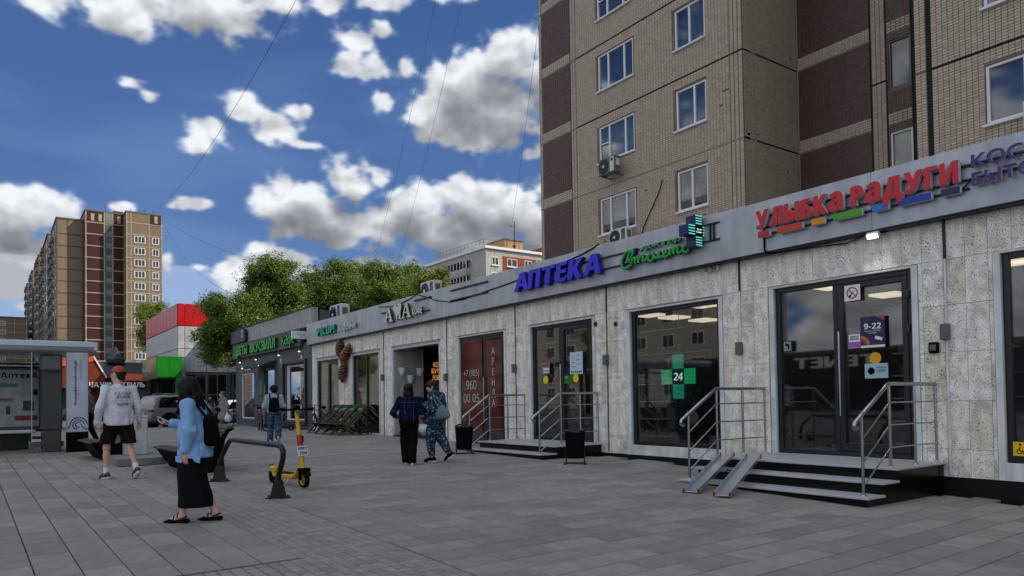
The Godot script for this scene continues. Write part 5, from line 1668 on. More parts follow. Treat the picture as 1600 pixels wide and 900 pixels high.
	o = thing("flood_lamp", "lit white flood lamp under the fascia above the rainbow shop door", "lamp", front(-5.53, 3.76, 0.12), -PI / 2)
	obj("casing", G.new().bx(Vector3(0, 0.01, 0.03), Vector3(0.19, 0.09, 0.07), 0.015, Basis(Vector3.RIGHT, 0.5)), mats.plastic_white, o)
	obj("lens", G.new().bx(Vector3(0, -0.025, 0.062), Vector3(0.16, 0.07, 0.012), 0.004, Basis(Vector3.RIGHT, 0.75)), glow("flood_glass", Color(0.96, 0.98, 1.0), 4.0), o)
	obj("arm", G.new().bar(Vector3(0.08, 0.03, 0.0), Vector3(0.16, 0.05, -0.1), 0.03, 0.03), mats.black, o)
	var l: Light3D = SpotLight3D.new()
	l.name = "flood_lamp_light"
	l.position = Vector3(0, -0.06, 0.09)
	l.rotation.x = -1.75
	l.spot_angle = 58.0
	l.light_energy = 0.35
	l.light_size = 0.08
	l.spot_range = 12.0
	l.spot_attenuation = 2.0
	l.light_color = Color(0.95, 0.98, 1.0)
	l.shadow_enabled = true
	o.add_child(l)
	for q in [[-8.64, "left of the two"], [-8.46, "right of the two"]]:
		o = thing("junction_box", "small pale junction box under the fascia above the cross window, %s" % q[1], "junction box", front(q[0], 3.75, 0.0), -PI / 2, "junction boxes under the fascia")
		obj("box", G.new().bx(Vector3(0, 0, 0.045), Vector3(0.1, 0.1, 0.09), 0.012), mats.plastic_white, o)
		obj("lid", G.new().bx(Vector3(0, 0, 0.093), Vector3(0.085, 0.085, 0.006), 0.002), mats.grey_box, o)
	for q in [[-11.12, 2.99, "round black spout stub left of the cross window"], [-11.75, 3.05, "round black spout stub right of the pharmacy door"]]:
		o = thing("wall_stub", q[2], "pipe stub", front(q[0], q[1], 0.0), -PI / 2)
		obj("collar", G.new().lathe([Vector2(0.0, 0.02), Vector2(0.055, 0.02), Vector2(0.06, 0.0)], 14, Transform3D(Basis(Vector3.RIGHT, PI / 2), Vector3.ZERO)), mats.grey_box, o)
		obj("opening", G.new().lathe([Vector2(0.0, 0.024), Vector2(0.035, 0.023)], 12, Transform3D(Basis(Vector3.RIGHT, PI / 2), Vector3.ZERO)), mats.black, o)
	# lit pharmacy cross hanging in the window
	o = thing("window_cross", "lit green pharmacy cross reading 24 hanging inside the big window", "sign", front(-9.82, 1.84, -0.42), -PI / 2)
	obj("housing", G.new().bx(Vector3(0, 0, -0.04), Vector3(0.31, 0.90, 0.08), 0.01).bx(Vector3(-0.302, 0, -0.04), Vector3(0.29, 0.31, 0.079), 0.01).bx(Vector3(0.302, 0, -0.04), Vector3(0.29, 0.31, 0.079), 0.01), mat("cross_blue", Color(0.05, 0.07, 0.25), 0.4), o)
	var led := glow("led_green", Color(0.10, 0.85, 0.42), 0.55)
	var led2 := glow("led_cyan", Color(0.12, 0.72, 0.72), 0.5)
	var gg := G.new(); var gc := G.new()
	for i in 9:
		for j in 9:
			var p := Vector3(-0.13 + i * 0.0325, 0, 0.004)
			(gg if (i + j) % 2 else gc).bx(p + Vector3(0, 0.17 + j * 0.032, 0), Vector3(0.024, 0.024, 0.006))
			(gg if i % 2 else gc).bx(p + Vector3(0, -0.17 - j * 0.032, 0), Vector3(0.024, 0.024, 0.006))
	for j in 13:
		(gg if j % 3 else gc).bx(Vector3(-0.30, -0.14 + j * 0.0235, 0.004), Vector3(0.28, 0.019, 0.006))
		(gg if (j + 1) % 3 else gc).bx(Vector3(0.30, -0.14 + j * 0.0235, 0.004), Vector3(0.28, 0.019, 0.006))
	stuff(obj("green_diodes", gg, led, o))
	stuff(obj("cyan_diodes", gc, led2, o))
	print_at(o, "24", sans_bold, 0.15, glow("led_white", Color(0.9, 0.95, 1.0), 0.8), at3(0, -0.075, 0.004), 0.24, 0.12)
	obj("hanging_wire", G.new().tube([Vector3(0, 0.45, -0.04), Vector3(0, 1.7, -0.04)], 0.006, 5), mats.grey_box, o)
	l = OmniLight3D.new()
	l.name = "window_cross_light"
	l.position = Vector3(0, 0, 0.15)
	l.light_energy = 0.04
	l.light_size = 0.3
	l.omni_range = 8.0
	l.omni_attenuation = 2.0
	l.light_color = Color(0.2, 0.95, 0.6)
	l.shadow_enabled = true
	o.add_child(l)
	# shelving seen dimly in the shops
	for q in [[-9.6, -3.4, 2.0, "dim white pharmacy shelves behind the window with the cross"], [-12.9, -2.6, 1.8, "dim pharmacy shelves of small packets behind the double door"], [-5.9, -3.2, 2.0, "dim cosmetics shelves behind the rainbow shop door"], [-2.9, -2.4, 1.8, "dim cosmetics shelves behind the window at the right edge"]]:
		o = thing("shop_shelf", q[3], "shelf", front(q[0], 0.30, q[1]), -PI / 2, "shelves inside the shops")
		obj("shelf_back", G.new().bx(Vector3(0, 1.1, -0.2), Vector3(q[2], 2.2, 0.03)), mats.grey_box, o)
		var rng := RandomNumberGenerator.new()
		rng.seed = int(-q[0] * 10)
		for k in 5:
			obj("shelf_board", G.new().bx(Vector3(0, 0.2 + k * 0.42, 0), Vector3(q[2], 0.03, 0.38)), mats.plastic_white, o)
		for c in 4:
			var g := G.new()
			for k in 5:
				for i in 9:
					if rng.randf() < 0.7: g.bx(Vector3(-q[2] * 0.5 + (i + 0.5) * q[2] / 9 + rng.randf_range(-0.03, 0.03), 0.3 + k * 0.42, c * 0.02), Vector3(rng.randf_range(0.05, 0.09), rng.randf_range(0.1, 0.22), 0.08))
			stuff(obj("packets", g, mat("packet%d" % c, [Color(0.75, 0.75, 0.72), Color(0.3, 0.45, 0.55), Color(0.55, 0.25, 0.25), Color(0.35, 0.5, 0.3)][c], 0.5), o))
	# coffee porch
	for q in [[11.02, 2.43, "left white half round planter on the porch wall"], [11.33, 2.18, "lowest white half round planter on the porch wall"], [11.68, 2.42, "right white half round planter on the porch wall"]]:
		o = thing("wall_planter", q[2], "planter", Vector3(q[0], q[1] - 0.14, -21.55), 0.0, "half round wall planters in the coffee porch")
		obj("bowl", G.new().lathe([Vector2(0.0, 0.0), Vector2(0.05, 0.01), Vector2(0.10, 0.10), Vector2(0.125, 0.26), Vector2(0.12, 0.27), Vector2(0.105, 0.25)], 18), mats.white, o)
		obj("soil", G.new().lathe([Vector2(0.0, 0.25), Vector2(0.11, 0.245)], 14), mats.black, o)
	for q in [[10.98, "white round floor pot with dry grass, left in the coffee porch"], [11.52, "white round floor pot with dry grass, right in the coffee porch"]]:
		o = thing("floor_pot", q[1], "flower pot", Vector3(q[0], 0.36, -21.15 if q[0] < 11.2 else -20.9), 0.0, "white floor pots in the coffee porch")
		obj("pot", G.new().lathe([Vector2(0.0, 0.0), Vector2(0.17, 0.0), Vector2(0.25, 0.10), Vector2(0.26, 0.2), Vector2(0.21, 0.32), Vector2(0.22, 0.35), Vector2(0.19, 0.34)], 22), mats.white, o)
		var g := G.new()
		var rng := RandomNumberGenerator.new()
		rng.seed = 11
		for i in 70:
			var a := rng.randf() * TAU
			var d := Vector3(cos(a), 0, sin(a))
			g.tube([d * 0.04 + Vector3(0, 0.3, 0), d * 0.12 + Vector3(0, 0.52, 0), d * rng.randf_range(0.16, 0.3) + Vector3(0, rng.randf_range(0.45, 0.68), 0)], [0.006, 0.005, 0.002], 3, false)
		obj("dry_grass", g, mat("straw", Color(0.42, 0.27, 0.20), 0.9), o)
	o = thing("neon_lettering", "glowing amber three line neon lettering in the dark coffee porch", "sign", Vector3(12.2, 0.0, -21.56), 0.0)
	var amber := glow("neon_amber", Color(1.0, 0.66, 0.25), 0.8)
	print_at(o, "КО", sans, 0.16, amber, at3(0.08, 2.60, 0.03), 0.19)
	print_at(o, "БУТ", sans, 0.16, amber, at3(0.06, 2.38, 0.03), 0.28)
	print_at(o, "ЛОВ", sans, 0.16, amber, at3(0.07, 2.16, 0.03), 0.27)
	l = OmniLight3D.new()
	l.name = "neon_light"
	l.position = Vector3(0, 2.45, 0.12)
	l.light_energy = 0.03
	l.light_size = 0.2
	l.omni_range = 8.0
	l.omni_attenuation = 2.0
	l.light_color = Color(1.0, 0.7, 0.3)
	l.shadow_enabled = true
	o.add_child(l)
	# three giant croissants on the pier between the cafe windows
	for q in [[-25.62, 3.43, 0.5, 1.0, "upper left giant brown croissant on the cafe pier"], [-25.12, 3.22, -0.45, 1.05, "upper right giant brown croissant on the cafe pier"], [-25.36, 2.60, 0.1, 1.0, "lowest giant brown croissant on the cafe pier"]]:
		o = thing("croissant_sculpture", q[4], "croissant", front(q[0], q[1], 0.12), -PI / 2, "giant croissants on the cafe wall")
		var pr := []
		for i in 9:
			var t := (i - 4) / 4.0
			var a: float = t * 1.0
			var r := 0.17 * (1.0 - 0.62 * t * t)
			var c := Vector3(sin(a) * 0.12 - 0.03, t * 0.38, cos(a) * 0.03).rotated(Vector3.BACK, q[2])
			pr.append([c, Vector3(r * 1.25, 0.07, r), Basis(Vector3.BACK, q[2] + t * 0.35)])
		obj("crust", body(G.new(), pr, 0.014, 0.02, 0.006, 12.0), grain("crust", Color(0.50, 0.24, 0.10), 0.35, "wood", 0.5), o, Transform3D(Basis.from_scale(Vector3(1.25, 0.92, 0.9) * q[3]), Vector3.ZERO))
		obj("fixing", G.new().bar(Vector3(0, 0, -0.12), Vector3(0, 0, 0.0), 0.03, 0.03), mats.dark_metal, o)
	o = notice("menu_board", "pale menu board on the pier below the croissants", "notice", -26.08, -25.78, 1.75, 2.3, mats.plastic_white, 0.004)
	obj("holder", G.new().bx(Vector3(0.05, 0.34, 0.03), Vector3(0.3, 0.1, 0.06), 0.01), mats.black, o)
	obj("cable", G.new().tube([Vector3(0.35, 0.7, 0.01), Vector3(0.36, -0.4, 0.01), Vector3(0.34, -0.9, 0.02), Vector3(0.36, -1.5, 0.01)], 0.014, 5), mats.plastic_white, o)
	var names := ["deck chair farthest left in the row, green sling on red brown wood", "second deck chair from the left, green sling on red brown wood", "third deck chair from the left, green sling on red brown wood", "rightmost deck chair, green sling on red brown wood, nearest the coffee porch"]
	for i in 4:
		deck_chair(names[i], Vector3(9.95, gy(-25.4 + i * 0.72), -25.45 + i * 0.72), -PI / 2 + 0.12)

# ---------------------------------------------------------------- shop signs
func script(g: G, strokes: Array, r: float, z: float) -> G:
	for s in strokes:
		var c := Curve3D.new()
		for p in s: c.add_point(Vector3(p[0], p[1], z))
		for i in range(1, s.size() - 1):
			var t: Vector3 = (c.get_point_position(i + 1) - c.get_point_position(i - 1)) * 0.22
			c.set_point_in(i, -t); c.set_point_out(i, t)
		g.tube(Array(c.tessellate_even_length(3, 0.025)), r, 8)
	return g

func build_signs() -> void:
	var rod: Material = mats.dark_metal
	# pharmacy letters
	var o := thing("pharmacy_sign", "blue slanted block letter pharmacy sign on the grey fascia", "sign", front(0, 0, 0.0), -PI / 2)
	word(o, "АПТЕКА", sans_bold, 3.02, 0.42, 0.10, mat("sign_blue", Color(0.14, 0.13, 0.80), 0.35), at3(-14.27, 4.06, 0.235), 0.13, mat("sign_blue_side", Color(0.08, 0.08, 0.45), 0.4), "letter", 0.02)
	obj("mounting_rail", G.new().span(Vector3(-14.2, 4.37, 0.201), Vector3(-10.2, 4.40, 0.23)), rod, o)
	obj("mounting_rail", G.new().span(Vector3(-14.2, 4.13, 0.201), Vector3(-10.2, 4.16, 0.23)), rod, o)
	# green script with small spaced letters above
	o = thing("script_sign", "green handwritten style sign with blue sides left of the lit cross", "sign", front(0, 0, 0.0), -PI / 2)
	var st := [
		[[-10.31, 4.37], [-10.40, 4.37], [-10.49, 4.34], [-10.57, 4.25], [-10.61, 4.15], [-10.58, 4.07], [-10.49, 4.04], [-10.38, 4.07], [-10.31, 4.15], [-10.27, 4.21], [-10.23, 4.19], [-10.23, 4.09]],
		[[-10.31, 4.37], [-10.29, 4.32], [-10.32, 4.25], [-10.38, 4.18], [-10.43, 4.22], [-10.41, 4.29], [-10.33, 4.36]],
		[[-10.23, 4.13], [-10.17, 4.21], [-10.14, 4.20], [-10.14, 4.09]],
		[[-10.14, 4.13], [-10.09, 4.19], [-10.04, 4.22], [-10.02, 4.18], [-10.02, 4.11], [-9.99, 4.10], [-9.93, 4.13], [-9.87, 4.14]],
		[[-9.80, 4.22], [-9.86, 4.18], [-9.87, 4.12], [-9.83, 4.08], [-9.75, 4.10], [-9.73, 4.16], [-9.79, 4.22]],
		[[-9.76, 4.15], [-9.67, 4.11], [-9.62, 4.12], [-9.60, 4.21], [-9.60, 4.13], [-9.57, 4.10], [-9.51, 4.12], [-9.43, 4.16], [-9.42, 4.21], [-9.46, 4.21], [-9.48, 4.15], [-9.45, 4.09], [-9.37, 4.11], [-9.34, 4.14]],
		[[-9.34, 4.14], [-9.31, 4.21], [-9.32, 4.10]],
		[[-9.32, 4.16], [-9.25, 4.22], [-9.23, 4.20], [-9.23, 4.11]],
		[[-9.23, 4.16], [-9.15, 4.23], [-9.13, 4.20], [-9.13, 4.12], [-9.08, 4.11], [-9.00, 4.16]],
		[[-8.93, 4.22], [-8.98, 4.18], [-8.99, 4.13], [-8.94, 4.09], [-8.88, 4.12], [-8.86, 4.18], [-8.92, 4.22]],
		[[-8.90, 4.32], [-8.83, 4.26], [-8.86, 4.22]]]
	var sg := mat("script_green", Color(0.16, 0.62, 0.20), 0.4)
	var sb: Material = mats.sign_blue_side
	obj("lettering_side", script(script(G.new(), st, 0.026, 0.285), st, 0.026, 0.25), sb, o)
	obj("lettering", script(G.new(), st, 0.027, 0.305), sg, o)
	word(o, "доктор", sans_bold, 1.02, 0.085, 0.05, sg, at3(-10.10, 4.335, 0.24), 0.1, sb)
	obj("mounting_rail", G.new().span(Vector3(-10.35, 4.29, 0.201), Vector3(-10.25, 4.42, 0.24)), rod, o)
	# projecting lit cross
	o = thing("lit_cross_sign", "projecting blue pharmacy cross with striped light panel on the fascia", "sign", Vector3(10.36, 4.42, -8.6), 0.0)
	var blue := mat("cross_body_blue", Color(0.045, 0.075, 0.33), 0.35)
	obj("cross_body", G.new().bx(Vector3(0, 0, -0.11), Vector3(0.19, 0.57, 0.22), 0.008).bx(Vector3(-0.19, 0, -0.11), Vector3(0.188, 0.19, 0.218), 0.008).bx(Vector3(0.19, 0, -0.11), Vector3(0.188, 0.19, 0.218), 0.008), blue, o)
	obj("cross_face", G.new().bx(Vector3(0, 0, 0.002), Vector3(0.18, 0.56, 0.005)).bx(Vector3(-0.19, 0, 0.002), Vector3(0.188, 0.18, 0.0049)).bx(Vector3(0.19, 0, 0.002), Vector3(0.188, 0.18, 0.0049)), mats.black, o)
	var bar := glow("stripe_light", Color(0.45, 0.95, 0.85), 0.8)
	for k in 4:
		obj("light_stripe", G.new().bx(Vector3(0, 0.265 - k * 0.047, 0.007), Vector3(0.165, 0.018, 0.004)), bar, o)
		obj("light_stripe", G.new().bx(Vector3(0, -0.265 + k * 0.047, 0.007), Vector3(0.165, 0.018, 0.004)), bar, o)
		obj("light_stripe", G.new().bx(Vector3(-0.19, 0.075 - k * 0.05, 0.007), Vector3(0.17, 0.018, 0.004)), bar, o)
		obj("light_stripe", G.new().bx(Vector3(0.19, 0.075 - k * 0.05, 0.007), Vector3(0.17, 0.018, 0.004)), bar, o)
	obj("display", G.new().bx(Vector3(-0.03, 0.02, 0.007), Vector3(0.035, 0.03, 0.004)).bx(Vector3(0.045, 0.02, 0.007), Vector3(0.05, 0.02, 0.004)).bx(Vector3(0.0, -0.03, 0.007), Vector3(0.14, 0.02, 0.004)), mats.led_white, o)
	obj("bracket", G.new().bar(Vector3(0.13, 0.1, -0.02), Vector3(0.13, 0.1, 0.36), 0.03, 0.03).bar(Vector3(0.13, -0.2, -0.3), Vector3(0.13, -0.2, 0.36), 0.03, 0.03).bar(Vector3(0.12, -0.2, 0.16), Vector3(0.12, 0.1, 0.16), 0.025, 0.025).bar(Vector3(0.12, -0.2, 0.24), Vector3(0.12, 0.1, 0.24), 0.025, 0.025), rod, o)
	# rainbow shop
	o = thing("rainbow_shop_sign", "crimson block letters over seven coloured bars on the fascia", "sign", front(0, 0, 0.0), -PI / 2)
	word(o, "УЛЫБКа РаДУГИ", sans_bold, 3.13, 0.29, 0.075, mat("sign_crimson", Color(0.80, 0.05, 0.15), 0.4), at3(-7.40, 4.205, 0.245), 0.0, mat("sign_white_side", Color(0.78, 0.78, 0.77), 0.4), "letter", 0.015)
	obj("mounting_rail", G.new().span(Vector3(-7.35, 4.40, 0.201), Vector3(-2.2, 4.43, 0.24)), rod, o)
	obj("mounting_rail", G.new().span(Vector3(-7.35, 4.215, 0.201), Vector3(-2.2, 4.24, 0.24)), rod, o)
	obj("mounting_rail", G.new().span(Vector3(-7.35, 4.095, 0.201), Vector3(-4.2, 4.12, 0.24)), rod, o)
	obj("cable", G.new().tube([Vector3(-7.33, 4.4, 0.22), Vector3(-7.33, 3.86, 0.22), Vector3(-7.30, 3.80, 0.2), Vector3(-7.18, 3.79, 0.12)], 0.016, 6).tube([Vector3(-7.18, 3.79, 0.12), Vector3(-6.4, 3.77, 0.05), Vector3(-6.0, 3.74, 0.05), Vector3(-5.65, 3.80, 0.08)], 0.009, 5), mats.black, o)
	var bars := [[-7.39, -7.16, Color(0.72, 0.045, 0.13)], [-7.03, -6.56, Color(0.82, 0.20, 0.03)], [-6.42, -6.19, Color(0.86, 0.56, 0.03)], [-6.06, -5.60, Color(0.24, 0.62, 0.05)], [-5.46, -5.21, Color(0.10, 0.44, 0.80)], [-5.09, -4.63, Color(0.04, 0.20, 0.63)], [-4.52, -4.27, Color(0.14, 0.045, 0.27)]]
	for i in 7:
		var b: Array = bars[i]
		var c := Vector3((b[0] + b[1]) * 0.5, 4.108, 0.275)
		var bo := obj("coloured_bar", G.new().bx(c, Vector3(b[1] - b[0], 0.105, 0.07), 0.012), mats.sign_white_side, o)
		obj("bar_face", G.new().bx(c + Vector3(0, 0, 0.036), Vector3(b[1] - b[0] - 0.012, 0.095, 0.012), 0.005), mat("bar%d" % i, b[2], 0.4), bo)
	o = thing("cosmetics_sign", "purple two line lettering right of the rainbow shop name", "sign", front(0, 0, 0.0), -PI / 2)
	var pur := mat("sign_purple", Color(0.26, 0.10, 0.46), 0.4)
	word(o, "КОСМЕТИКА", sans, 1.78, 0.165, 0.05, pur, at3(-4.13, 4.352, 0.25), 0.0, mats.sign_white_side, "letter", 0.004)
	word(o, "БЫТОВАЯ", sans, 1.25, 0.165, 0.05, pur, at3(-4.13, 4.115, 0.25), 0.0, mats.sign_white_side, "letter", 0.004)
	obj("strut", G.new().bar(Vector3(-4.3, 4.1, 0.23), Vector3(-4.12, 4.26, 0.23), 0.015, 0.015), mats.black, o)
	# cafe and coffee signs
	o = thing("cafe_sign", "green block letters with white script beside them on the far fascia", "sign", front(0, 0, 0.0), -PI / 2)
	word(o, "PICUP!", sans_bold, 1.78, 0.30, 0.08, mat("sign_teal", Color(0.05, 0.66, 0.50), 0.4), at3(-27.50, 4.06, 0.235), 0.0, mat("teal_side", Color(0.04, 0.36, 0.28), 0.4), "letter", 0.012)
	print_at(o, "Кофейня", sans, 0.26, mats.white, at3(-24.65, 4.07, 0.30), 1.6, 0.3)
	print_at(o, "Кофейня", sans, 0.26, mats.dark_metal, at3(-24.63, 4.06, 0.25), 1.6, 0.3, "lettering_side")
	o = thing("coffee_sign", "cream slab letters with a heart in the middle over the coffee porch", "sign", front(0, 0, 0.0), -PI / 2)
	var cream := mat("sign_cream", Color(0.84, 0.81, 0.72), 0.45)
	var cs := mat("cream_side", Color(0.16, 0.15, 0.14), 0.5)
	word(o, "А", serif_bold, 0.60, 0.45, 0.07, cream, at3(-21.52, 4.0, 0.24), 0.0, cs)
	word(o, "А", serif_bold, 0.60, 0.45, 0.07, cream, at3(-20.30, 4.02, 0.24), 0.0, cs)
	var hp := PackedVector2Array()
	for p in [[-0.03, 0.0], [-0.20, 0.30], [-0.29, 0.36], [-0.28, 0.46], [-0.20, 0.50], [-0.10, 0.48], [-0.02, 0.40], [0.06, 0.50], [0.17, 0.51], [0.26, 0.45], [0.26, 0.34], [0.19, 0.26], [0.19, 0.02], [0.09, 0.02], [0.09, 0.22], [0.0, 0.14]]: hp.append(Vector2(p[0], p[1]))
	obj("heart", G.new().prism(hp, 0.0, 0.07), cs, o, at3(-20.58, 4.0, 0.24))
	obj("heart_face", G.new().prism(hp, 0.071, 0.085), cream, o, at3(-20.58, 4.0, 0.24))
	word(o, "КОФЕ", sans_bold, 0.62, 0.19, 0.05, cream, at3(-19.64, 4.06, 0.24), 0.0, cs)
	for q in [[-19.65, -18.6, 4.50], [-19.2, -18.7, 4.12], [-17.5, -15.62, 4.52], [-17.5, -15.62, 4.24], [-21.9, -21.4, 4.36]]:
		var r := thing("fascia_rail", ["short black mounting rail above the small coffee lettering", "short black mounting rail right of the small coffee lettering", "upper of two empty black rails between the coffee and pharmacy signs", "lower of two empty black rails between the coffee and pharmacy signs", "short black mounting rail left of the cream coffee letters"][[-19.65, -19.2].find(q[0]) if q[0] > -22 and q[0] < -19 and q[0] != -21.9 else (2 if q[2] == 4.52 else (3 if q[2] == 4.24 else 4))], "rail", front(0, 0, 0.0), -PI / 2, "black mounting rails on the fascia")
		obj("bar", G.new().span(Vector3(q[0], q[2] - 0.018, 0.201), Vector3(q[1], q[2] + 0.018, 0.245), 0.004), rod, r)
	o = thing("fascia_cable", "black cable drooping along the top of the grey fascia", "cable", front(0, 0, 0.0), -PI / 2)
	obj("cable", G.new().tube([Vector3(-22.1, 4.60, 0.2), Vector3(-21.4, 4.52, 0.215), Vector3(-20.79, 4.50, 0.215), Vector3(-19.92, 4.60, 0.215), Vector3(-19.51, 4.68, 0.2), Vector3(-19.2, 4.60, 0.215), Vector3(-18.8, 4.50, 0.215), Vector3(-18.35, 4.36, 0.215), Vector3(-17.6, 4.22, 0.215), Vector3(-16.90, 4.20, 0.215), Vector3(-15.61, 4.28, 0.215), Vector3(-14.9, 4.32, 0.215), Vector3(-14.1, 4.38, 0.215), Vector3(-13.2, 4.46, 0.215), Vector3(-12.52, 4.51, 0.215), Vector3(-11.99, 4.57, 0.215), Vector3(-11.53, 4.66, 0.215), Vector3(-11.4, 4.72, 0.18)], 0.014, 6), mats.black, o)
	# flower shop: lit green letters
	var lg := glow("letter_green", Color(0.12, 0.58, 0.24), 0.38)
	o = thing("flower_shop_sign", "lit green block letter sign on the dark grey shop", "sign", front(0, 0, 0.0), -PI / 2)
	word(o, "ЦВЕТЫ", sans_bold, 2.2, 0.46, 0.08, lg, at3(-39.45, 3.99, 0.19), 0.0, mat("green_side", Color(0.02, 0.16, 0.07), 0.5))
	word(o, "ВКУСВИЛЛ", sans_bold, 3.85, 0.46, 0.08, lg, at3(-36.72, 3.99, 0.19), 0.0, mats.green_side)
	word(o, "Кафе", sans, 1.65, 0.42, 0.08, lg, at3(-31.93, 4.02, 0.19), 0.0, mats.green_side)
	o = thing("hanging_sign", "small white projecting box sign over the corner of the dark grey shop", "sign", Vector3(10.33, 4.26, -29.3), 0.0)
	obj("box", G.new().bx(Vector3(0, 0, -0.06), Vector3(0.66, 0.32, 0.12), 0.01), mats.white, o)
	print_at(o, "PICUP", sans_bold, 0.08, mats.sign_teal, at3(0.06, -0.02, 0.001), 0.34)
	obj("print_line", G.new().bx(Vector3(0.06, -0.07, 0.001), Vector3(0.12, 0.012, 0.003)), mats.dark_metal, o)
	obj("bracket", G.new().bar(Vector3(0.3, 0.1, -0.06), Vector3(0.36, 0.1, -0.06), 0.04, 0.04), rod, o)
	o = thing("street_name_sign", "dark blue street name plate with number 2 on the grey parapet", "sign", front(-39.25, 4.98, 0.0), -PI / 2)
	obj("plate", G.new().bx(Vector3(0, 0, 0.12), Vector3(2.5, 0.66, 0.16), 0.03), mat("plate_blue", Color(0.07, 0.08, 0.22), 0.4), o)
	print_at(o, "2", sans_bold, 0.36, mats.white, at3(0.85, -0.06, 0.20))
	var lines := G.new()
	for i in 9: lines.bx(Vector3(-1.0 + i * 0.17, 0.02 + 0.02 * (i % 2), 0.202), Vector3(0.11, 0.14, 0.003))
	for i in 8: lines.bx(Vector3(-0.9 + i * 0.12, -0.2, 0.202), Vector3(0.08, 0.05, 0.003))
	obj("worn_print", lines, mat("plate_print", Color(0.30, 0.33, 0.48), 0.6), o)
	o = thing("window_lettering", "white 24 lettering in the dark grey shop's display window", "lettering", front(-30.7, 1.62, -0.025), -PI / 2)
	print_at(o, "24", sans_bold, 0.52, mat("lettering_white", Color(0.75, 0.75, 0.74), 0.5), at3(0, 0.0, 0), 0.85)
	print_at(o, "часа", sans_bold, 0.24, mats.lettering_white, at3(0.0, -0.4, 0), 0.9)

# ---------------------------------------------------------------- trees
var leaf_mesh: ArrayMesh
func make_leaf_mesh() -> void:
	var g := G.new()
	g.tinted = true
	var rng := RandomNumberGenerator.new()
	rng.seed = 9
	for i in 12:
		var d := Vector3(rng.randf_range(-1, 1), rng.randf_range(-0.7, 1), rng.randf_range(-1, 1)).normalized()
		var p := d * rng.randf_range(0.05, 0.24)
		var n := (d + Vector3(rng.randf_range(-0.7, 0.7), rng.randf_range(0.1, 1.2), rng.randf_range(-0.7, 0.7))).normalized()
		var x := n.cross(Vector3(rng.randf_range(-1, 1), rng.randf_range(-1, 1), rng.randf_range(-1, 1))).normalized()
		var y := n.cross(x)
		var L := rng.randf_range(0.07, 0.13)
		var k := rng.randf_range(0.75, 1.2)
		g.col = Color(k, k, k)
		var a := p - y * L * 0.5; var c := p + y * L * 0.6
		var l := p - x * L * 0.32 + n * 0.015; var r := p + x * L * 0.32 + n * 0.015
		g.tri(a, r, c, n, (n + x * 0.5).normalized(), n)
		g.tri(a, c, l, n, n, (n - x * 0.5).normalized())
	leaf_mesh = g.mesh()

func tree(label: String, at: Vector3, top: float, crown: Vector3, bottom: float, seed_: int, tint: Color, count: int, lean := Vector3.ZERO, called := "broadleaf_tree") -> Node3D:
	var o := thing(called, label, "tree", at)
	var rng := RandomNumberGenerator.new()
	rng.seed = seed_
	var bark := grain("bark", Color(0.30, 0.26, 0.22), 0.95, "streak", 0.6)
	var cy := (top + bottom) * 0.5 - at.y
	var ry := (top - bottom) * 0.5
	var mid := Vector3(lean.x, cy, lean.z)
	var blobs := []
	for i in 46:
		var d := Vector3(rng.randfn(), rng.randfn(), rng.randfn()).normalized()
		var r := pow(rng.randf(), 0.4)
		var wide := 1.0 - 0.25 * maxf(d.y, 0.0)
		var p := mid + Vector3(d.x * crown.x * wide, d.y * ry, d.z * crown.z * wide) * r * 0.86
		blobs.append([p, rng.randf_range(0.5, 0.95) * crown.x * 0.34])
	var g := G.new()
	var fork := mid - Vector3(0, ry * 0.75, 0) * 0.9
	fork.x *= 0.5; fork.z *= 0.5
	g.tube([Vector3(0, -0.2, 0), Vector3(0.03, 0.4, 0.02), fork * 0.6, fork, mid], [0.26, 0.2, 0.17, 0.15, 0.05], 9)
	obj("trunk", g, bark, o)
	var br := G.new()
	for i in range(0, 46, 3):
		var p: Vector3 = blobs[i][0]
		var s := fork.lerp(mid, rng.randf_range(0.0, 0.7))
		br.tube([s, s.lerp(p, 0.5) + Vector3(0, -0.15, 0), p], [0.07, 0.045, 0.012], 5)
	obj("branches", br, bark, o)
	var list := []
	for i in count:
		var b: Array = blobs[rng.randi() % 46]
		var d := Vector3(rng.randfn(), rng.randfn() * 0.75, rng.randfn())
		var p: Vector3 = b[0] + d * b[1] * 0.62
		var s := rng.randf_range(0.8, 1.35)
		var k := rng.randf_range(0.6, 1.35)
		var warm := rng.randf_range(0.85, 1.25)
		var B := Basis.from_euler(Vector3(rng.randf_range(-0.5, 0.5), rng.randf() * TAU, rng.randf_range(-0.5, 0.5))).scaled(Vector3.ONE * s)
		list.append([Transform3D(B, p), Color(tint.r * k * warm, tint.g * k, tint.b * k)])
	copies("crown", leaf_mesh, leafy("leaf", Color.WHITE), list, o)
	return o

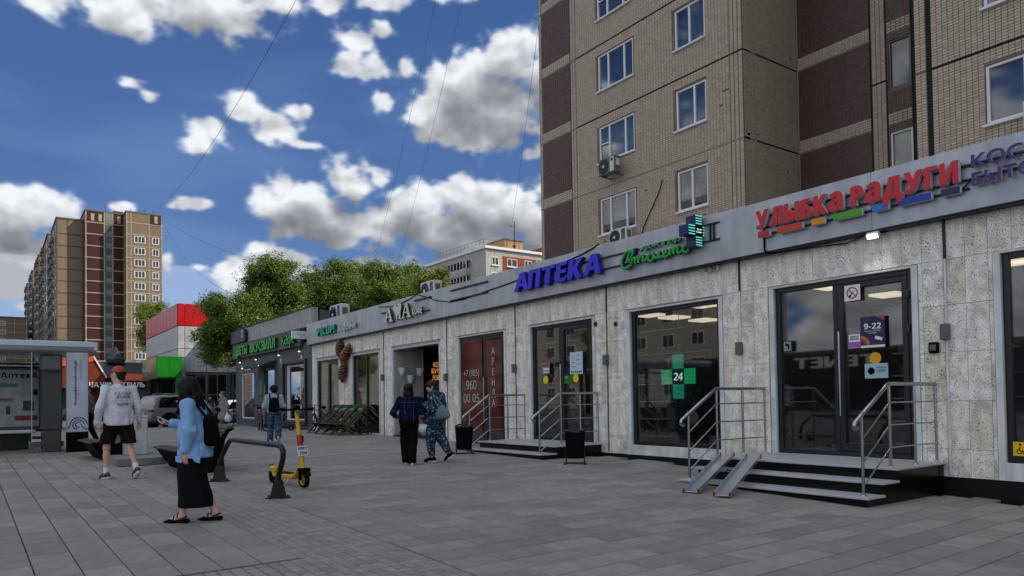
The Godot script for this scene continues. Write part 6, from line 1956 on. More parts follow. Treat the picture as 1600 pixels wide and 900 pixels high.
func build_trees() -> void:
	make_leaf_mesh()
	var g1 := Color(0.135, 0.205, 0.036)
	var g2 := Color(0.11, 0.18, 0.034)
	var g3 := Color(0.19, 0.24, 0.034)
	tree("low spreading tree before the red store, at the dark grey shop's end", Vector3(12.4, 0.4, -44.6), 8.6, Vector3(2.3, 0, 2.3), 3.3, 1, g1, 5670, Vector3(-0.9, 0, 0.2))
	tree("tallest tree behind the dark grey shop, left of the row", Vector3(14.6, 0.4, -46.6), 11.4, Vector3(2.1, 0, 2.1), 5.6, 2, g1, 4912)
	tree("broad tree behind the dark grey shop's parapet, next right of the tallest", Vector3(18.9, 0.4, -51.5), 11.7, Vector3(2.6, 0, 2.6), 4.5, 3, g2, 5290)
	tree("full round tree behind the roof air conditioner of the cafe", Vector3(21.0, 0.4, -51.6), 12.5, Vector3(2.8, 0, 2.8), 4.5, 4, g1, 5670)
	tree("dense tree farther back behind the middle of the row", Vector3(25.0, 0.4, -57.0), 13.5, Vector3(3.3, 0, 3.3), 5.0, 5, g2, 5670)
	tree("broad tree behind the coffee sign in the middle of the row", Vector3(22.2, 0.4, -45.9), 11.8, Vector3(2.7, 0, 2.7), 4.2, 6, g1, 5670)
	tree("dense tree farther back behind the coffee sign", Vector3(26.5, 0.4, -50.0), 12.5, Vector3(2.9, 0, 2.9), 4.6, 7, g1, 5290)
	tree("bright yellow green tree at the right end of the row, next to the pale block", Vector3(23.3, 0.4, -40.6), 10.4, Vector3(2.2, 0, 2.2), 4.0, 8, g3, 4912)
	tree("slim leaning street tree before the far maroon and tan building", Vector3(13.4, 0.4, -86.0), 13.2, Vector3(2.4, 0, 2.4), 7.0, 9, g3, 2835, Vector3(0.9, 0, 0))
	tree("tree top showing above the red panels of the store", Vector3(22.6, 0.4, -95.0), 15.7, Vector3(3.0, 0, 3.0), 8.0, 10, g1, 2455)
	tree("street tree across the road, reflected in the shop windows", Vector3(-21.5, -0.2, -46.0), 9.5, Vector3(2.6, 0, 2.6), 3.0, 12, g2, 3024)
	tree("second street tree across the road, reflected in the cafe windows", Vector3(-21.0, 0.2, -72.0), 10.5, Vector3(3.2, 0, 3.2), 2.6, 13, g2, 3402)
	tree("third street tree across the road, reflected in the far windows", Vector3(-20.0, 0.2, -95.0), 11.0, Vector3(3.6, 0, 3.6), 2.6, 14, g1, 3402)

# ---------------------------------------------------------------- street furniture on the plaza
func wheel(par: Node, r: float, w: float, rim: Material, T: Transform3D, spokes: int, called := "wheel") -> void:
	# axle along x of T
	var R := T * Transform3D(Basis(Vector3.BACK, -PI / 2), Vector3.ZERO)
	var o := Node3D.new()
	o.name = numbered(par, called)
	par.add_child(o)
	var q := r - w * 0.55
	obj("tyre", G.new().lathe([Vector2(q, -w * 0.42), Vector2(r - w * 0.12, -w * 0.5), Vector2(r, -w * 0.28), Vector2(r, w * 0.28), Vector2(r - w * 0.12, w * 0.5), Vector2(q, w * 0.42), Vector2(q, -w * 0.42)], 28, R), mats.rubber, o)
	var g := G.new().lathe([Vector2(q - 0.001, -w * 0.4), Vector2(q - 0.001, w * 0.4), Vector2(q * 0.86, w * 0.34), Vector2(q * 0.86, -w * 0.34), Vector2(q - 0.001, -w * 0.4)], 24, R)
	for i in spokes:
		var a := TAU * i / spokes
		var d := Vector3(0, cos(a), sin(a))
		g.bar(T * (d * q * 0.1), T * (d * q * 0.88), maxf(0.006, q * (0.5 / spokes) if spokes < 12 else 0.004), maxf(0.006, w * 0.3 if spokes < 12 else 0.004), T.basis.x)
	g.lathe([Vector2(0, -w * 0.45), Vector2(q * 0.18, -w * 0.45), Vector2(q * 0.18, w * 0.45), Vector2(0, w * 0.45)], 12, R)
	obj("rim", g, rim, o)

func scooter(label: String, at: Vector3, turn: float, paint: Material, plate: bool) -> void:
	# front is -z
	var o := thing("electric_scooter", label, "scooter", at, turn, "parked electric scooters")
	var blk: Material = mats.black
	wheel(o, 0.115, 0.07, paint, at3(0, 0.115, -0.50), 5)
	wheel(o, 0.115, 0.07, blk, at3(0, 0.115, 0.46), 5)
	var head := Vector3(0, 0.27, -0.46)
	var up := Vector3(0, 1.0, 0.20).normalized()
	obj("deck", G.new().bx(Vector3(0, 0.145, 0.06), Vector3(0.15, 0.075, 0.62), 0.018).bar(Vector3(0, 0.14, -0.22), Vector3(0, 0.30, -0.42), 0.085, 0.06, Vector3.UP, 0.012), paint, o)
	obj("deck_mat", G.new().bx(Vector3(0, 0.187, 0.08), Vector3(0.135, 0.012, 0.52), 0.004), blk, o)
	obj("rear_fender", G.new().bx(Vector3(0, 0.22, 0.43), Vector3(0.12, 0.10, 0.20), 0.03).bx(Vector3(0, 0.17, 0.36), Vector3(0.13, 0.08, 0.1), 0.02), paint, o)
	obj("tail_light", G.new().bx(Vector3(0, 0.24, 0.535), Vector3(0.06, 0.09, 0.03), 0.008), blk, o)
	obj("reflector", disc(0.025, 0, 0.006, 12), mat("reflector_red", Color(0.5, 0.08, 0.05), 0.3), o, Transform3D(Basis(Vector3.UP, PI / 2), Vector3(0.076, 0.145, 0.2)))
	obj("fork", G.new().bar(Vector3(-0.055, 0.115, -0.50), Vector3(-0.055, 0.27, -0.47), 0.025, 0.04, Vector3.UP, 0.005).bar(Vector3(0.055, 0.115, -0.50), Vector3(0.055, 0.27, -0.47), 0.025, 0.04, Vector3.UP, 0.005), blk, o)
	obj("front_fender", G.new().bx(Vector3(0, 0.262, -0.50), Vector3(0.15, 0.05, 0.16), 0.015).bar(Vector3(0, 0.25, -0.58), Vector3(0, 0.18, -0.64), 0.08, 0.02), blk, o)
	obj("stem", G.new().tube([head, head + up * 0.34, head + up * 0.86], [0.042, 0.036, 0.03], 14), paint, o)
	obj("stem_sleeve", G.new().tube([head + up * 0.32, head + up * 0.50], 0.041, 14), mat("sleeve_orange", Color(0.60, 0.17, 0.06), 0.45) if plate else blk, o)
	obj("lock_box", G.new().bx(head + up * 0.30 + Vector3(-0.06, 0, -0.02), Vector3(0.05, 0.1, 0.06), 0.012).bx(head + up * 0.44 + Vector3(-0.045, 0, 0.0), Vector3(0.03, 0.09, 0.05), 0.01), blk, o)
	var hb := head + up * 0.88
	obj("handlebar", G.new().tube([hb + Vector3(-0.29, 0.01, 0.04), hb + Vector3(-0.1, 0.0, 0), hb + Vector3(0.1, 0.0, 0), hb + Vector3(0.29, 0.01, 0.04)], 0.015, 10), blk, o)
	for s in [-1.0, 1.0]:
		obj("grip", G.new().tube([hb + Vector3(s * 0.17, 0.005, 0.018), hb + Vector3(s * 0.295, 0.012, 0.042)], 0.022, 12), blk, o)
		obj("brake_lever", G.new().tube([hb + Vector3(s * 0.13, -0.01, -0.03), hb + Vector3(s * 0.25, -0.015, -0.045)], 0.007, 6), blk, o)
	obj("display", G.new().bx(hb + Vector3(0, 0.02, 0.01), Vector3(0.085, 0.05, 0.13), 0.015).bx(hb + Vector3(0, 0.045, -0.01), Vector3(0.06, 0.05, 0.06), 0.012), blk, o)
	obj("headlight", G.new().lathe([Vector2(0, 0.03), Vector2(0.028, 0.028), Vector2(0.032, 0.0), Vector2(0.03, -0.03)], 14, Transform3D(Basis(Vector3.RIGHT, -PI / 2), hb + Vector3(0, -0.035, -0.055))), mats.grey_box, o)
	obj("kickstand", G.new().tube([Vector3(0.05, 0.13, -0.16), Vector3(0.17, 0.012, -0.22), Vector3(0.20, 0.012, -0.12)], 0.009, 6), mats.steel, o)
	if plate:
		var P := Transform3D(Basis(Vector3.RIGHT, 0.19) * Basis(Vector3.UP, PI), head + up * 0.27 + Vector3(0, 0, -0.055))
		var pl := obj("number_plate", G.new().bx(Vector3.ZERO, Vector3(0.155, 0.15, 0.006), 0.002), mats.white, o, P)
		var ink: Material = mats.black
		print_at(pl, "НМ1", sans_bold, 0.046, ink, at3(0, 0.015, 0.0035), 0.125)
		print_at(pl, "29М", sans_bold, 0.046, ink, at3(0.005, -0.056, 0.0035), 0.115)

func bicycle(label: String, at: Vector3, turn: float, paint: Material) -> void:
	var o := thing("bicycle", label, "bicycle", at, turn, "parked bicycles")
	wheel(o, 0.34, 0.045, mats.grey_box, at3(0, 0.34, -0.53), 14)
	wheel(o, 0.34, 0.045, mats.grey_box, at3(0, 0.34, 0.52), 14)
	var bb := Vector3(0, 0.28, 0.08); var st := Vector3(0, 0.80, 0.24); var hd := Vector3(0, 0.86, -0.36); var hl := Vector3(0, 0.74, -0.40)
	obj("frame", G.new().tube([bb, st], 0.018, 8).tube([st, hd + Vector3(0, -0.03, 0.02)], 0.018, 8).tube([bb, hl], 0.022, 8).tube([hd, hl], 0.022, 8).tube([bb, Vector3(0.05, 0.34, 0.52)], 0.01, 6).tube([bb, Vector3(-0.05, 0.34, 0.52)], 0.01, 6).tube([st, Vector3(0.05, 0.34, 0.52)], 0.009, 6).tube([st, Vector3(-0.05, 0.34, 0.52)], 0.009, 6), paint, o)
	obj("fork", G.new().tube([hl, Vector3(0.05, 0.55, -0.47), Vector3(0.05, 0.34, -0.53)], 0.014, 6).tube([hl, Vector3(-0.05, 0.55, -0.47), Vector3(-0.05, 0.34, -0.53)], 0.014, 6), paint, o)
	obj("saddle", body(G.new(), [[Vector3(0, 0.93, 0.2), Vector3(0, 0.925, 0.38), 0.03, 0.06], [Vector3(-0.04, 0.93, 0.38), Vector3(0.04, 0.93, 0.38), 0.045, 0.045]], 0.016, 0.03), mats.black, o)
	obj("seat_post", G.new().tube([st, Vector3(0, 0.93, 0.28)], 0.013, 8), mats.steel, o)
	obj("handlebar", G.new().tube([Vector3(-0.3, 1.0, -0.22), Vector3(-0.16, 1.02, -0.38), Vector3(0.16, 1.02, -0.38), Vector3(0.3, 1.0, -0.22)], 0.012, 8).tube([hd, Vector3(0, 1.02, -0.40)], 0.014, 8), mats.black, o)
	obj("crank", G.new().tube([bb + Vector3(0.08, 0, 0), bb + Vector3(0.09, -0.12, 0.1)], 0.01, 6).tube([bb + Vector3(-0.08, 0, 0), bb + Vector3(-0.09, 0.12, -0.1)], 0.01, 6).bx(bb + Vector3(0.12, -0.12, 0.1), Vector3(0.08, 0.02, 0.06), 0.005).bx(bb + Vector3(-0.12, 0.12, -0.1), Vector3(0.08, 0.02, 0.06), 0.005), mats.dark_metal, o)
	obj("chain_ring", G.new().lathe([Vector2(0, 0.03), Vector2(0.09, 0.03), Vector2(0.09, 0.036), Vector2(0, 0.036)], 18, Transform3D(Basis(Vector3.BACK, -PI / 2), bb)), mats.dark_metal, o)

func bench(label: String, at: Vector3, turn: float, length: float) -> void:
	# sits facing -x; slats run along z
	var o := thing("slatted_bench", label, "bench", at, turn, "black benches with worn wooden slats")
	var wood := grain("bench_wood", Color(0.47, 0.42, 0.38), 0.75, "wood", 0.55)
	var prof := [Vector2(0.0, 0.385), Vector2(0.10, 0.40), Vector2(0.20, 0.395), Vector2(0.30, 0.38), Vector2(0.40, 0.365), Vector2(0.49, 0.365), Vector2(0.56, 0.41), Vector2(0.61, 0.48), Vector2(0.66, 0.555), Vector2(0.71, 0.63), Vector2(0.765, 0.70), Vector2(0.83, 0.76), Vector2(0.91, 0.79)]
	for i in prof.size():
		var a: Vector2 = prof[maxi(i - 1, 0)]; var b: Vector2 = prof[mini(i + 1, prof.size() - 1)]
		var t := (b - a).normalized()
		var X := Vector3(t.x, t.y, 0)
		obj("slat", G.new().bx(Vector3(prof[i].x, prof[i].y, 0), Vector3(0.078, 0.032, length), 0.006, Basis(X, Vector3(-t.y, t.x, 0), Vector3.BACK)), wood, o)
	var side := PackedVector2Array()
	for p in prof: side.append(p + Vector2(0.0, -0.025))
	for p in [[0.93, 0.74], [0.84, 0.68], [0.77, 0.55], [0.74, 0.35], [0.76, 0.02], [0.24, 0.02], [0.03, 0.33]]: side.append(Vector2(p[0], p[1]))
	for z in [-length * 0.5 + 0.03, length * 0.5 - 0.03]:
		obj("side_panel", G.new().prism(side, -0.03, 0.03, at3(0, 0, z)), mats.black, o)
	obj("front_panel", G.new().bar(Vector3(0.05, 0.345, 0), Vector3(0.25, 0.03, 0), length - 0.14, 0.02, Vector3.RIGHT).bx(Vector3(0.5, 0.02, 0), Vector3(0.54, 0.03, length - 0.13)), mats.black, o)

func build_plaza_things() -> void:
	bench("nearer black bench with worn wooden slats behind the woman in the blue shirt", Vector3(2.58, gy(-14.4), -14.35), 0.02, 1.9)
	bench("farther black bench behind the man in the white shirt", Vector3(1.66, gy(-18.0), -18.2), 0.02, 1.9)
	# the concrete kerb block with a white cabinet on it
	var o := thing("concrete_base", "low concrete base with rounded end beside the farther bench", "concrete base", Vector3(2.42, gy(-16.6), -16.6))
	var p := PackedVector2Array()
	for q in [[-0.46, 0.95], [-0.46, -0.95], [0.46, -0.95], [0.46, 0.62], [0.42, 0.78], [0.30, 0.90], [0.12, 0.95]]: p.append(Vector2(q[0], -q[1]))
	obj("base", G.new().prism(p, 0.0, 0.13, Transform3D(Basis(Vector3.RIGHT, -PI / 2), Vector3.ZERO)), mats.curbstone, o)
	o = thing("white_cabinet", "white square cabinet on the concrete base behind the man's hand", "cabinet", Vector3(2.47, gy(-16.9) + 0.13, -17.05))
	obj("body", G.new().bx(Vector3(0, 0.39, 0), Vector3(0.42, 0.78, 0.4), 0.012), grain("cabinet_white", Color(0.78, 0.79, 0.78), 0.5, "streak", 1.5), o)
	obj("lid", G.new().bx(Vector3(0, 0.795, 0), Vector3(0.45, 0.03, 0.43), 0.008), mats.plastic_white, o)
	obj("scuff", G.new().tube([Vector3(0.08, 0.18, 0.203), Vector3(0.10, 0.12, 0.203), Vector3(0.085, 0.09, 0.203)], 0.004, 4), mats.grey_box, o)
	# cycle stand
	o = thing("cycle_stand", "bent black tube cycle stand on two flared feet before the yellow scooter", "cycle stand", Vector3(3.0, 0.0, 0.0))
	var ya := gy(-12.02); var yb := gy(-9.67)
	var bl := grain("stand_black", Color(0.155, 0.14, 0.13), 0.4, "streak", 0.5, 0.0, 0.3)
	var c := Curve3D.new()
	var tube_pts := [Vector3(-0.07, ya + 0.16, -12.02), Vector3(-0.07, ya + 0.30, -12.0), Vector3(-0.05, ya + 0.40, -11.93), Vector3(-0.02, ya + 0.60, -11.70), Vector3(-0.01, ya + 0.655, -11.60), Vector3(0.0, ya + 0.665, -11.45), Vector3(0.08, yb + 0.70, -9.62), Vector3(0.085, yb + 0.69, -9.50), Vector3(0.09, yb + 0.63, -9.43), Vector3(0.095, yb + 0.54, -9.45), Vector3(0.10, yb + 0.36, -9.60), Vector3(0.10, yb + 0.28, -9.66), Vector3(0.10, yb + 0.14, -9.67)]
	obj("tube", G.new().tube(tube_pts, 0.036, 12), bl, o)
	for q in [[Vector3(-0.07, ya, -12.02)], [Vector3(0.10, yb, -9.67)]]:
		var at: Vector3 = q[0]
		var ft := PackedVector2Array([Vector2(-0.10, 0.012), Vector2(0.10, 0.012), Vector2(0.045, 0.24), Vector2(-0.045, 0.24)])
		var f := obj("foot", G.new().prism(ft, -0.045, 0.045, Transform3D(Basis(Vector3.UP, -0.55), at)), bl, o)
		obj("base_plate", G.new().bx(at + Vector3(0, 0.006, 0), Vector3(0.30, 0.012, 0.16), 0.003, Basis(Vector3.UP, -0.55)), bl, f)
		for s in [-0.125, 0.125]: obj("bolt", G.new().lathe([Vector2(0, 0.03), Vector2(0.012, 0.03), Vector2(0.014, 0.0)], 6, Transform3D(Basis.IDENTITY, at + Vector3(s, 0.01, 0.0).rotated(Vector3.UP, -0.55))), bl, f)
	scooter("yellow electric scooter with white number plate behind the cycle stand", Vector3(3.63, gy(-10.9), -10.87), -3.0, mat("scooter_yellow", Color(0.80, 0.62, 0.02), 0.35), true)
	scooter("dark electric scooter by the display window of the dark grey shop", Vector3(9.35, gy(-28.6), -29.0), 1.35, mats.dark_metal, false)
	bicycle("bicycle with pink frame by the door of the dark grey shop", Vector3(9.0, gy(-30.4), -30.35), 2.95, mat("bike_pink", Color(0.48, 0.10, 0.18), 0.4))
	bicycle("dark bicycle before the left cafe window, behind the deck chairs", Vector3(10.25, gy(-27.0), -27.0), 0.12, mats.dark_metal)
	# bus shelter and its information pylon
	o = thing("bus_shelter", "glass and grey metal bus shelter at the left edge", "bus shelter", Vector3(0, 0.32, 0))
	var gm := grain("shelter_grey", Color(0.62, 0.64, 0.65), 0.4, "streak", 1.5, 0.0, 0.3)
	obj("roof", G.new().span(Vector3(-4.2, 2.5, -23.9), Vector3(2.02, 2.62, -20.95)), gm, o)
	var rp := PackedVector2Array([Vector2(-0.02, 2.47), Vector2(0.0, 2.46), Vector2(0.06, 2.5), Vector2(0.10, 2.60), Vector2(0.08, 2.70), Vector2(0.0, 2.735), Vector2(-0.05, 2.735)])
	obj("roof_edge", G.new().prism(rp, -4.2, 2.1, Transform3D(Basis(Vector3(0, 0, 1), Vector3.UP, Vector3(1, 0, 0)), Vector3(0, 0, -20.95))), mat("shelter_edge", Color(0.70, 0.72, 0.73), 0.3, 0.5), o)
	obj("roof_end", G.new().span(Vector3(2.022, 2.50, -23.9), Vector3(2.2, 2.72, -20.9), 0.02), mats.shelter_edge, o)
	obj("roof_top", G.new().span(Vector3(-4.2, 2.621, -23.9), Vector3(2.02, 2.73, -21.0)), gm, o)
	for x in [1.32, -2.6]:
		obj("post", G.new().span(Vector3(x - 0.06, 0, -23.3), Vector3(x + 0.06, 2.5, -23.18), 0.01), mats.grey_box, o)
	obj("service_column", G.new().span(Vector3(1.0, 0.55, -21.6), Vector3(1.46, 2.42, -21.3), 0.02).span(Vector3(1.02, 0.0, -21.58), Vector3(1.44, 0.54, -21.32), 0.01), grain("column_dark", Color(0.24, 0.245, 0.23), 0.35, "streak", 1.5), o)
	obj("column_cap", G.new().span(Vector3(0.97, 2.0, -21.28), Vector3(1.45, 2.42, -21.1), 0.05), grain("cap_grey", Color(0.40, 0.41, 0.40), 0.4, "streak", 1.0), o)
	obj("glass_wall", G.new().span(Vector3(-4.0, 0.3, -23.42), Vector3(1.26, 2.4, -23.41)), mats.glass_clear, o)
	obj("glass_wing", G.new().span(Vector3(0.80, 0.25, -23.0), Vector3(0.81, 2.45, -20.98)), mats.glass_clear, o)
	obj("glass_edge", G.new().span(Vector3(0.795, 0.25, -20.98), Vector3(0.815, 2.45, -20.965)), mat("glass_green", Color(0.55, 0.66, 0.62), 0.2), o)
	obj("glass_foot", G.new().span(Vector3(0.76, 0.0, -21.25), Vector3(0.85, 0.26, -21.15)).span(Vector3(0.82, 0.12, -21.5), Vector3(1.5, 0.26, -21.42), 0.01), mats.grey_box, o)
	obj("bench_seat", G.new().span(Vector3(-3.6, 0.46, -22.75), Vector3(0.95, 0.54, -22.3), 0.02), mats.plastic_white, o)
	obj("bench_leg", G.new().span(Vector3(-0.2, 0.0, -22.6), Vector3(-0.1, 0.46, -22.4)), mats.grey_box, o)
	obj("top_rail", G.new().span(Vector3(-4.0, 2.25, -23.36), Vector3(1.26, 2.31, -23.3)).span(Vector3(-4.0, 0.26, -23.36), Vector3(1.26, 0.34, -23.3)), mats.grey_box, o)
	var ad := thing("advertising_panel", "framed pharmacy advertising panel inside the bus shelter", "advertising panel", Vector3(0.0, 0.32, -22.98), 0.0)
	obj("case", G.new().bx(Vector3(-0.28, 1.34, -0.1), Vector3(3.0, 1.72, 0.16), 0.05), grain("case_dark", Color(0.20, 0.22, 0.215), 0.35, "streak", 1.5), ad)
	obj("leg", G.new().bx(Vector3(-0.28, 0.24, -0.1), Vector3(2.2, 0.5, 0.1)), mats.dark_metal, ad)
	var po := obj("poster", G.new().bx(Vector3(-0.32, 1.36, -0.018), Vector3(2.72, 1.48, 0.008)), grain("poster_paper", Color(0.66, 0.67, 0.66), 0.35, "streak", 1.6), ad)
	print_at(po, "АптекА", sans_bold, 0.14, mats.black, at3(0.62, 1.89, -0.012), 0.82)
	var shapes := [[0.42, 1.70, 0.42, 0.10, "g"], [0.05, 1.72, 0.16, 0.16, "b"], [0.88, 1.50, 0.34, 0.10, "l"], [0.35, 1.32, 0.36, 0.09, "g"], [0.42, 1.05, 0.09, 0.22, "d"], [0.30, 1.04, 0.08, 0.18, "l"], [0.56, 1.04, 0.09, 0.18, "l"], [0.80, 1.16, 0.12, 0.26, "d"], [0.93, 1.15, 0.10, 0.24, "d"], [1.02, 1.52, 0.10, 0.16, "d"], [0.60, 1.52, 0.20, 0.12, "l"], [-0.4, 1.6, 0.4, 0.3, "l"], [-0.6, 1.1, 0.5, 0.3, "d"]]
	for s in shapes:
		obj("picture", G.new().bx(Vector3(s[0] - 0.05, s[1], -0.012), Vector3(s[2], s[3], 0.006), 0.002), {"g": mat("ad_green", Color(0.28, 0.42, 0.38), 0.5), "b": mat("ad_brown", Color(0.36, 0.30, 0.28), 0.5), "l": mat("ad_light", Color(0.56, 0.57, 0.55), 0.5), "d": mat("ad_dark", Color(0.17, 0.18, 0.18), 0.5)}[s[4]], po)
	obj("red_strip", G.new().bx(Vector3(0.76, 0.84, -0.012), Vector3(0.5, 0.13, 0.006), 0.002), mat("ad_red", Color(0.45, 0.10, 0.12), 0.5), po)
	var py := thing("information_pylon", "white information pylon with blue wave emblem at the right end of the bus shelter", "pylon", Vector3(1.75, 0.32, -20.86), 0.04)
	obj("panel", G.new().bx(Vector3(0, 1.47, -0.1), Vector3(0.455, 1.96, 0.2), 0.006), grain("pylon_white", Color(0.80, 0.83, 0.87), 0.4, "streak", 2.5), py)
	obj("base", G.new().bx(Vector3(0, 0.245, -0.1), Vector3(0.46, 0.485, 0.205), 0.004), mats.black, py)
	obj("edge_trim", G.new().bx(Vector3(0.2285, 1.2, -0.1), Vector3(0.012, 2.4, 0.208), 0.002), mats.grey_box, py)
	var V := Transform3D(Basis(Vector3.BACK, PI / 2), Vector3.ZERO)
	print_at(py, "Полиграфический колледж", sans_bold, 0.062, mat("pylon_ink", Color(0.10, 0.115, 0.16), 0.5), at3(-0.02, 1.71, 0.0015) * V, 1.10)
	print_at(py, "Printing College", sans, 0.05, mat("pylon_grey_ink", Color(0.45, 0.48, 0.53), 0.5), at3(0.085, 2.03, 0.0015) * V, 0.46)
	var wave := mat("wave_blue", Color(0.07, 0.16, 0.42), 0.5)
	var wg := G.new()
	for rr in [0.185, 0.125]:
		var pts := []
		for i in 15: pts.append(Vector3(cos(lerpf(PI, 0.12, i / 14.0)) * rr + 0.02, sin(lerpf(PI, 0.12, i / 14.0)) * rr + 0.66, 0.004))
		if rr > 0.15: pts.push_front(Vector3(-0.205, 0.585, 0.004)); pts.push_front(Vector3(-0.224, 0.575, 0.004))
		wg.tube(pts, 0.011, 6)
	wg.tube([Vector3(-0.105, 0.66, 0.004), Vector3(-0.095, 0.61, 0.004), Vector3(-0.06, 0.575, 0.004), Vector3(0.0, 0.56, 0.004)], 0.011, 6)
	wg.tube([Vector3(0.07, 0.73, 0.004), Vector3(0.0, 0.735, 0.004), Vector3(-0.045, 0.70, 0.004), Vector3(-0.05, 0.65, 0.004), Vector3(-0.02, 0.61, 0.004), Vector3(0.03, 0.60, 0.004)], 0.011, 6)
	wg.tube([Vector3(0.07, 0.68, 0.004), Vector3(0.09, 0.62, 0.004), Vector3(0.14, 0.565, 0.004), Vector3(0.222, 0.555, 0.004)], 0.011, 6)
	obj("emblem", wg, wave, py)

# ---------------------------------------------------------------- vehicles
func car(label: String, called: String, at: Vector3, turn: float, paint: Material, L: float, W: float, H: float, suv: bool) -> Node3D:
	# front is -z, wheels on y = 0
	var o := thing(called, label, "car", at, turn, "cars in the side street")
	var a := L * 0.5
	var w := W * 0.5
	var belt := H * 0.56
	# stations: z, bottom, belt, top, half width low, half width top
	var st := [[-a, 0.42, 0.60, 0.66, w * 0.78, w * 0.7], [-a + 0.12, 0.30, 0.74, 0.80, w * 0.93, w * 0.8], [-a + 0.6, 0.26, belt - 0.08, belt - 0.02, w * 0.98, w * 0.84], [-a + L * 0.27, 0.26, belt, belt + 0.06, w, w * 0.86], [-a + L * 0.40, 0.26, belt + 0.02, H - 0.10, w, w * 0.74], [-a + L * 0.48, 0.26, belt + 0.02, H, w, w * 0.72]]
	if suv: st += [[a - L * 0.16, 0.26, belt + 0.04, H - 0.02, w, w * 0.72], [a - 0.34, 0.27, belt + 0.05, H - 0.09, w * 0.985, w * 0.71], [a - 0.10, 0.30, belt + 0.05, belt + 0.14, w * 0.96, w * 0.84], [a - 0.02, 0.36, belt - 0.1, belt, w * 0.92, w * 0.82], [a, 0.45, 0.62, 0.7, w * 0.88, w * 0.8]]
	else: st += [[a - L * 0.30, 0.26, belt + 0.03, H - 0.05, w, w * 0.70], [a - L * 0.17, 0.27, belt + 0.05, belt + 0.14, w * 0.985, w * 0.80], [a - 0.12, 0.32, belt, belt + 0.07, w * 0.94, w * 0.8], [a, 0.45, 0.62, 0.72, w * 0.86, w * 0.76]]
	var rings := []
	for s in st:
		var y0: float = s[1]; var yb: float = s[2]; var yt: float = s[3]; var wl: float = s[4]; var wt: float = s[5]
		var half := [Vector2(wl * 0.86, y0), Vector2(wl * 0.97, y0 + (yb - y0) * 0.25), Vector2(wl, y0 + (yb - y0) * 0.62), Vector2(wl * 0.975, yb), Vector2(lerpf(wl * 0.96, wt, 0.5), lerpf(yb, yt, 0.5)), Vector2(wt, yt - minf(0.05, (yt - yb) * 0.3)), Vector2(wt * 0.86, yt)]
		var row := []
		for p in half: row.append(Vector3(p.x, p.y, s[0]))
		for i in range(half.size() - 1, -1, -1): row.append(Vector3(-half[i].x, half[i].y, s[0]))
		rings.append(row)
	rings.reverse()
	obj("body", G.new().skin(rings), paint, o)
	# glass
	var gm := mat("car_glass", Color(0.03, 0.035, 0.04), 0.04, 0.0, 0.9)
	var zf := -a + L * 0.40; var zr := (a - 0.42) if suv else (a - L * 0.24)
	for s in [-1.0, 1.0]:
		var g := G.new()
		var poly := [[zf + 0.12, belt + 0.06], [zf + 0.46, H - 0.13], [lerpf(zf, zr, 0.52), H - 0.11], [lerpf(zf, zr, 0.52), belt + 0.06]]
		var poly2 := [[lerpf(zf, zr, 0.52) + 0.06, belt + 0.07], [lerpf(zf, zr, 0.52) + 0.06, H - 0.11], [zr - 0.16, H - 0.15], [zr + 0.02, belt + 0.10]]
		for pl in [poly, poly2]:
			var v := []
			for q in pl:
				var t: float = clampf((q[1] - belt) / (H - belt), 0, 1)
				v.append(Vector3(s * (lerpf(w * 0.972, w * 0.735, t) + 0.022), q[1], q[0]))
			if s > 0: g.quad(v[0], v[1], v[2], v[3])
			else: g.quad(v[3], v[2], v[1], v[0])
		obj("side_glass", g, gm, o)
		obj("mirror", G.new().bx(Vector3(s * (w + 0.08), belt + 0.08, zf + 0.1), Vector3(0.2, 0.14, 0.1), 0.03), paint, o)
		obj("tail_light", G.new().bx(Vector3(s * w * 0.80, belt - 0.06, a - 0.06), Vector3(w * 0.42, 0.13, 0.14), 0.03), mat("tail_red", Color(0.36, 0.02, 0.03), 0.2), o)
		obj("headlight", G.new().bx(Vector3(s * w * 0.72, 0.66, -a + 0.08), Vector3(w * 0.34, 0.12, 0.14), 0.03), mats.plastic_white, o)
		obj("door_seam", G.new().bx(Vector3(s * (w + 0.001), lerpf(0.3, belt, 0.5), lerpf(zf, zr, 0.52) + 0.02), Vector3(0.012, belt - 0.34, 0.012)).bx(Vector3(s * (w + 0.001), belt - 0.1, lerpf(zf, zr, 0.52) - 0.14), Vector3(0.035, 0.03, 0.16), 0.008), mats.dark_metal, o)
		for z in [-a + L * 0.19, a - L * 0.20]:
			wheel(o, H * 0.215, 0.24, mat("alloy", Color(0.55, 0.55, 0.56), 0.3, 0.8), at3(s * (w - 0.10), H * 0.215, z), 10)
			obj("wheel_arch", G.new().lathe([Vector2(H * 0.22, 0.0), Vector2(H * 0.255, 0.0), Vector2(H * 0.255, 0.05), Vector2(H * 0.22, 0.05)], 24, Transform3D(Basis(Vector3.BACK, -PI / 2 * s), Vector3(s * (w - 0.03), H * 0.215, z))), mats.black, o)
			obj("wheel_well", G.new().lathe([Vector2(0.0, 0.0), Vector2(H * 0.25, 0.0)], 20, Transform3D(Basis(Vector3.BACK, -PI / 2 * s), Vector3(s * (w + 0.004), H * 0.215 + 0.02, z))), mats.black, o)
	var rg := G.new()
	var v0 := (a - 0.36) if suv else (a - L * 0.29)
	var v1 := (a - 0.11) if suv else (a - L * 0.18)
	rg.quad(Vector3(-w * 0.70, belt + 0.15, v1 + 0.012), Vector3(w * 0.70, belt + 0.15, v1 + 0.012), Vector3(w * 0.6, H - 0.12, v0 + 0.02), Vector3(-w * 0.6, H - 0.12, v0 + 0.02))
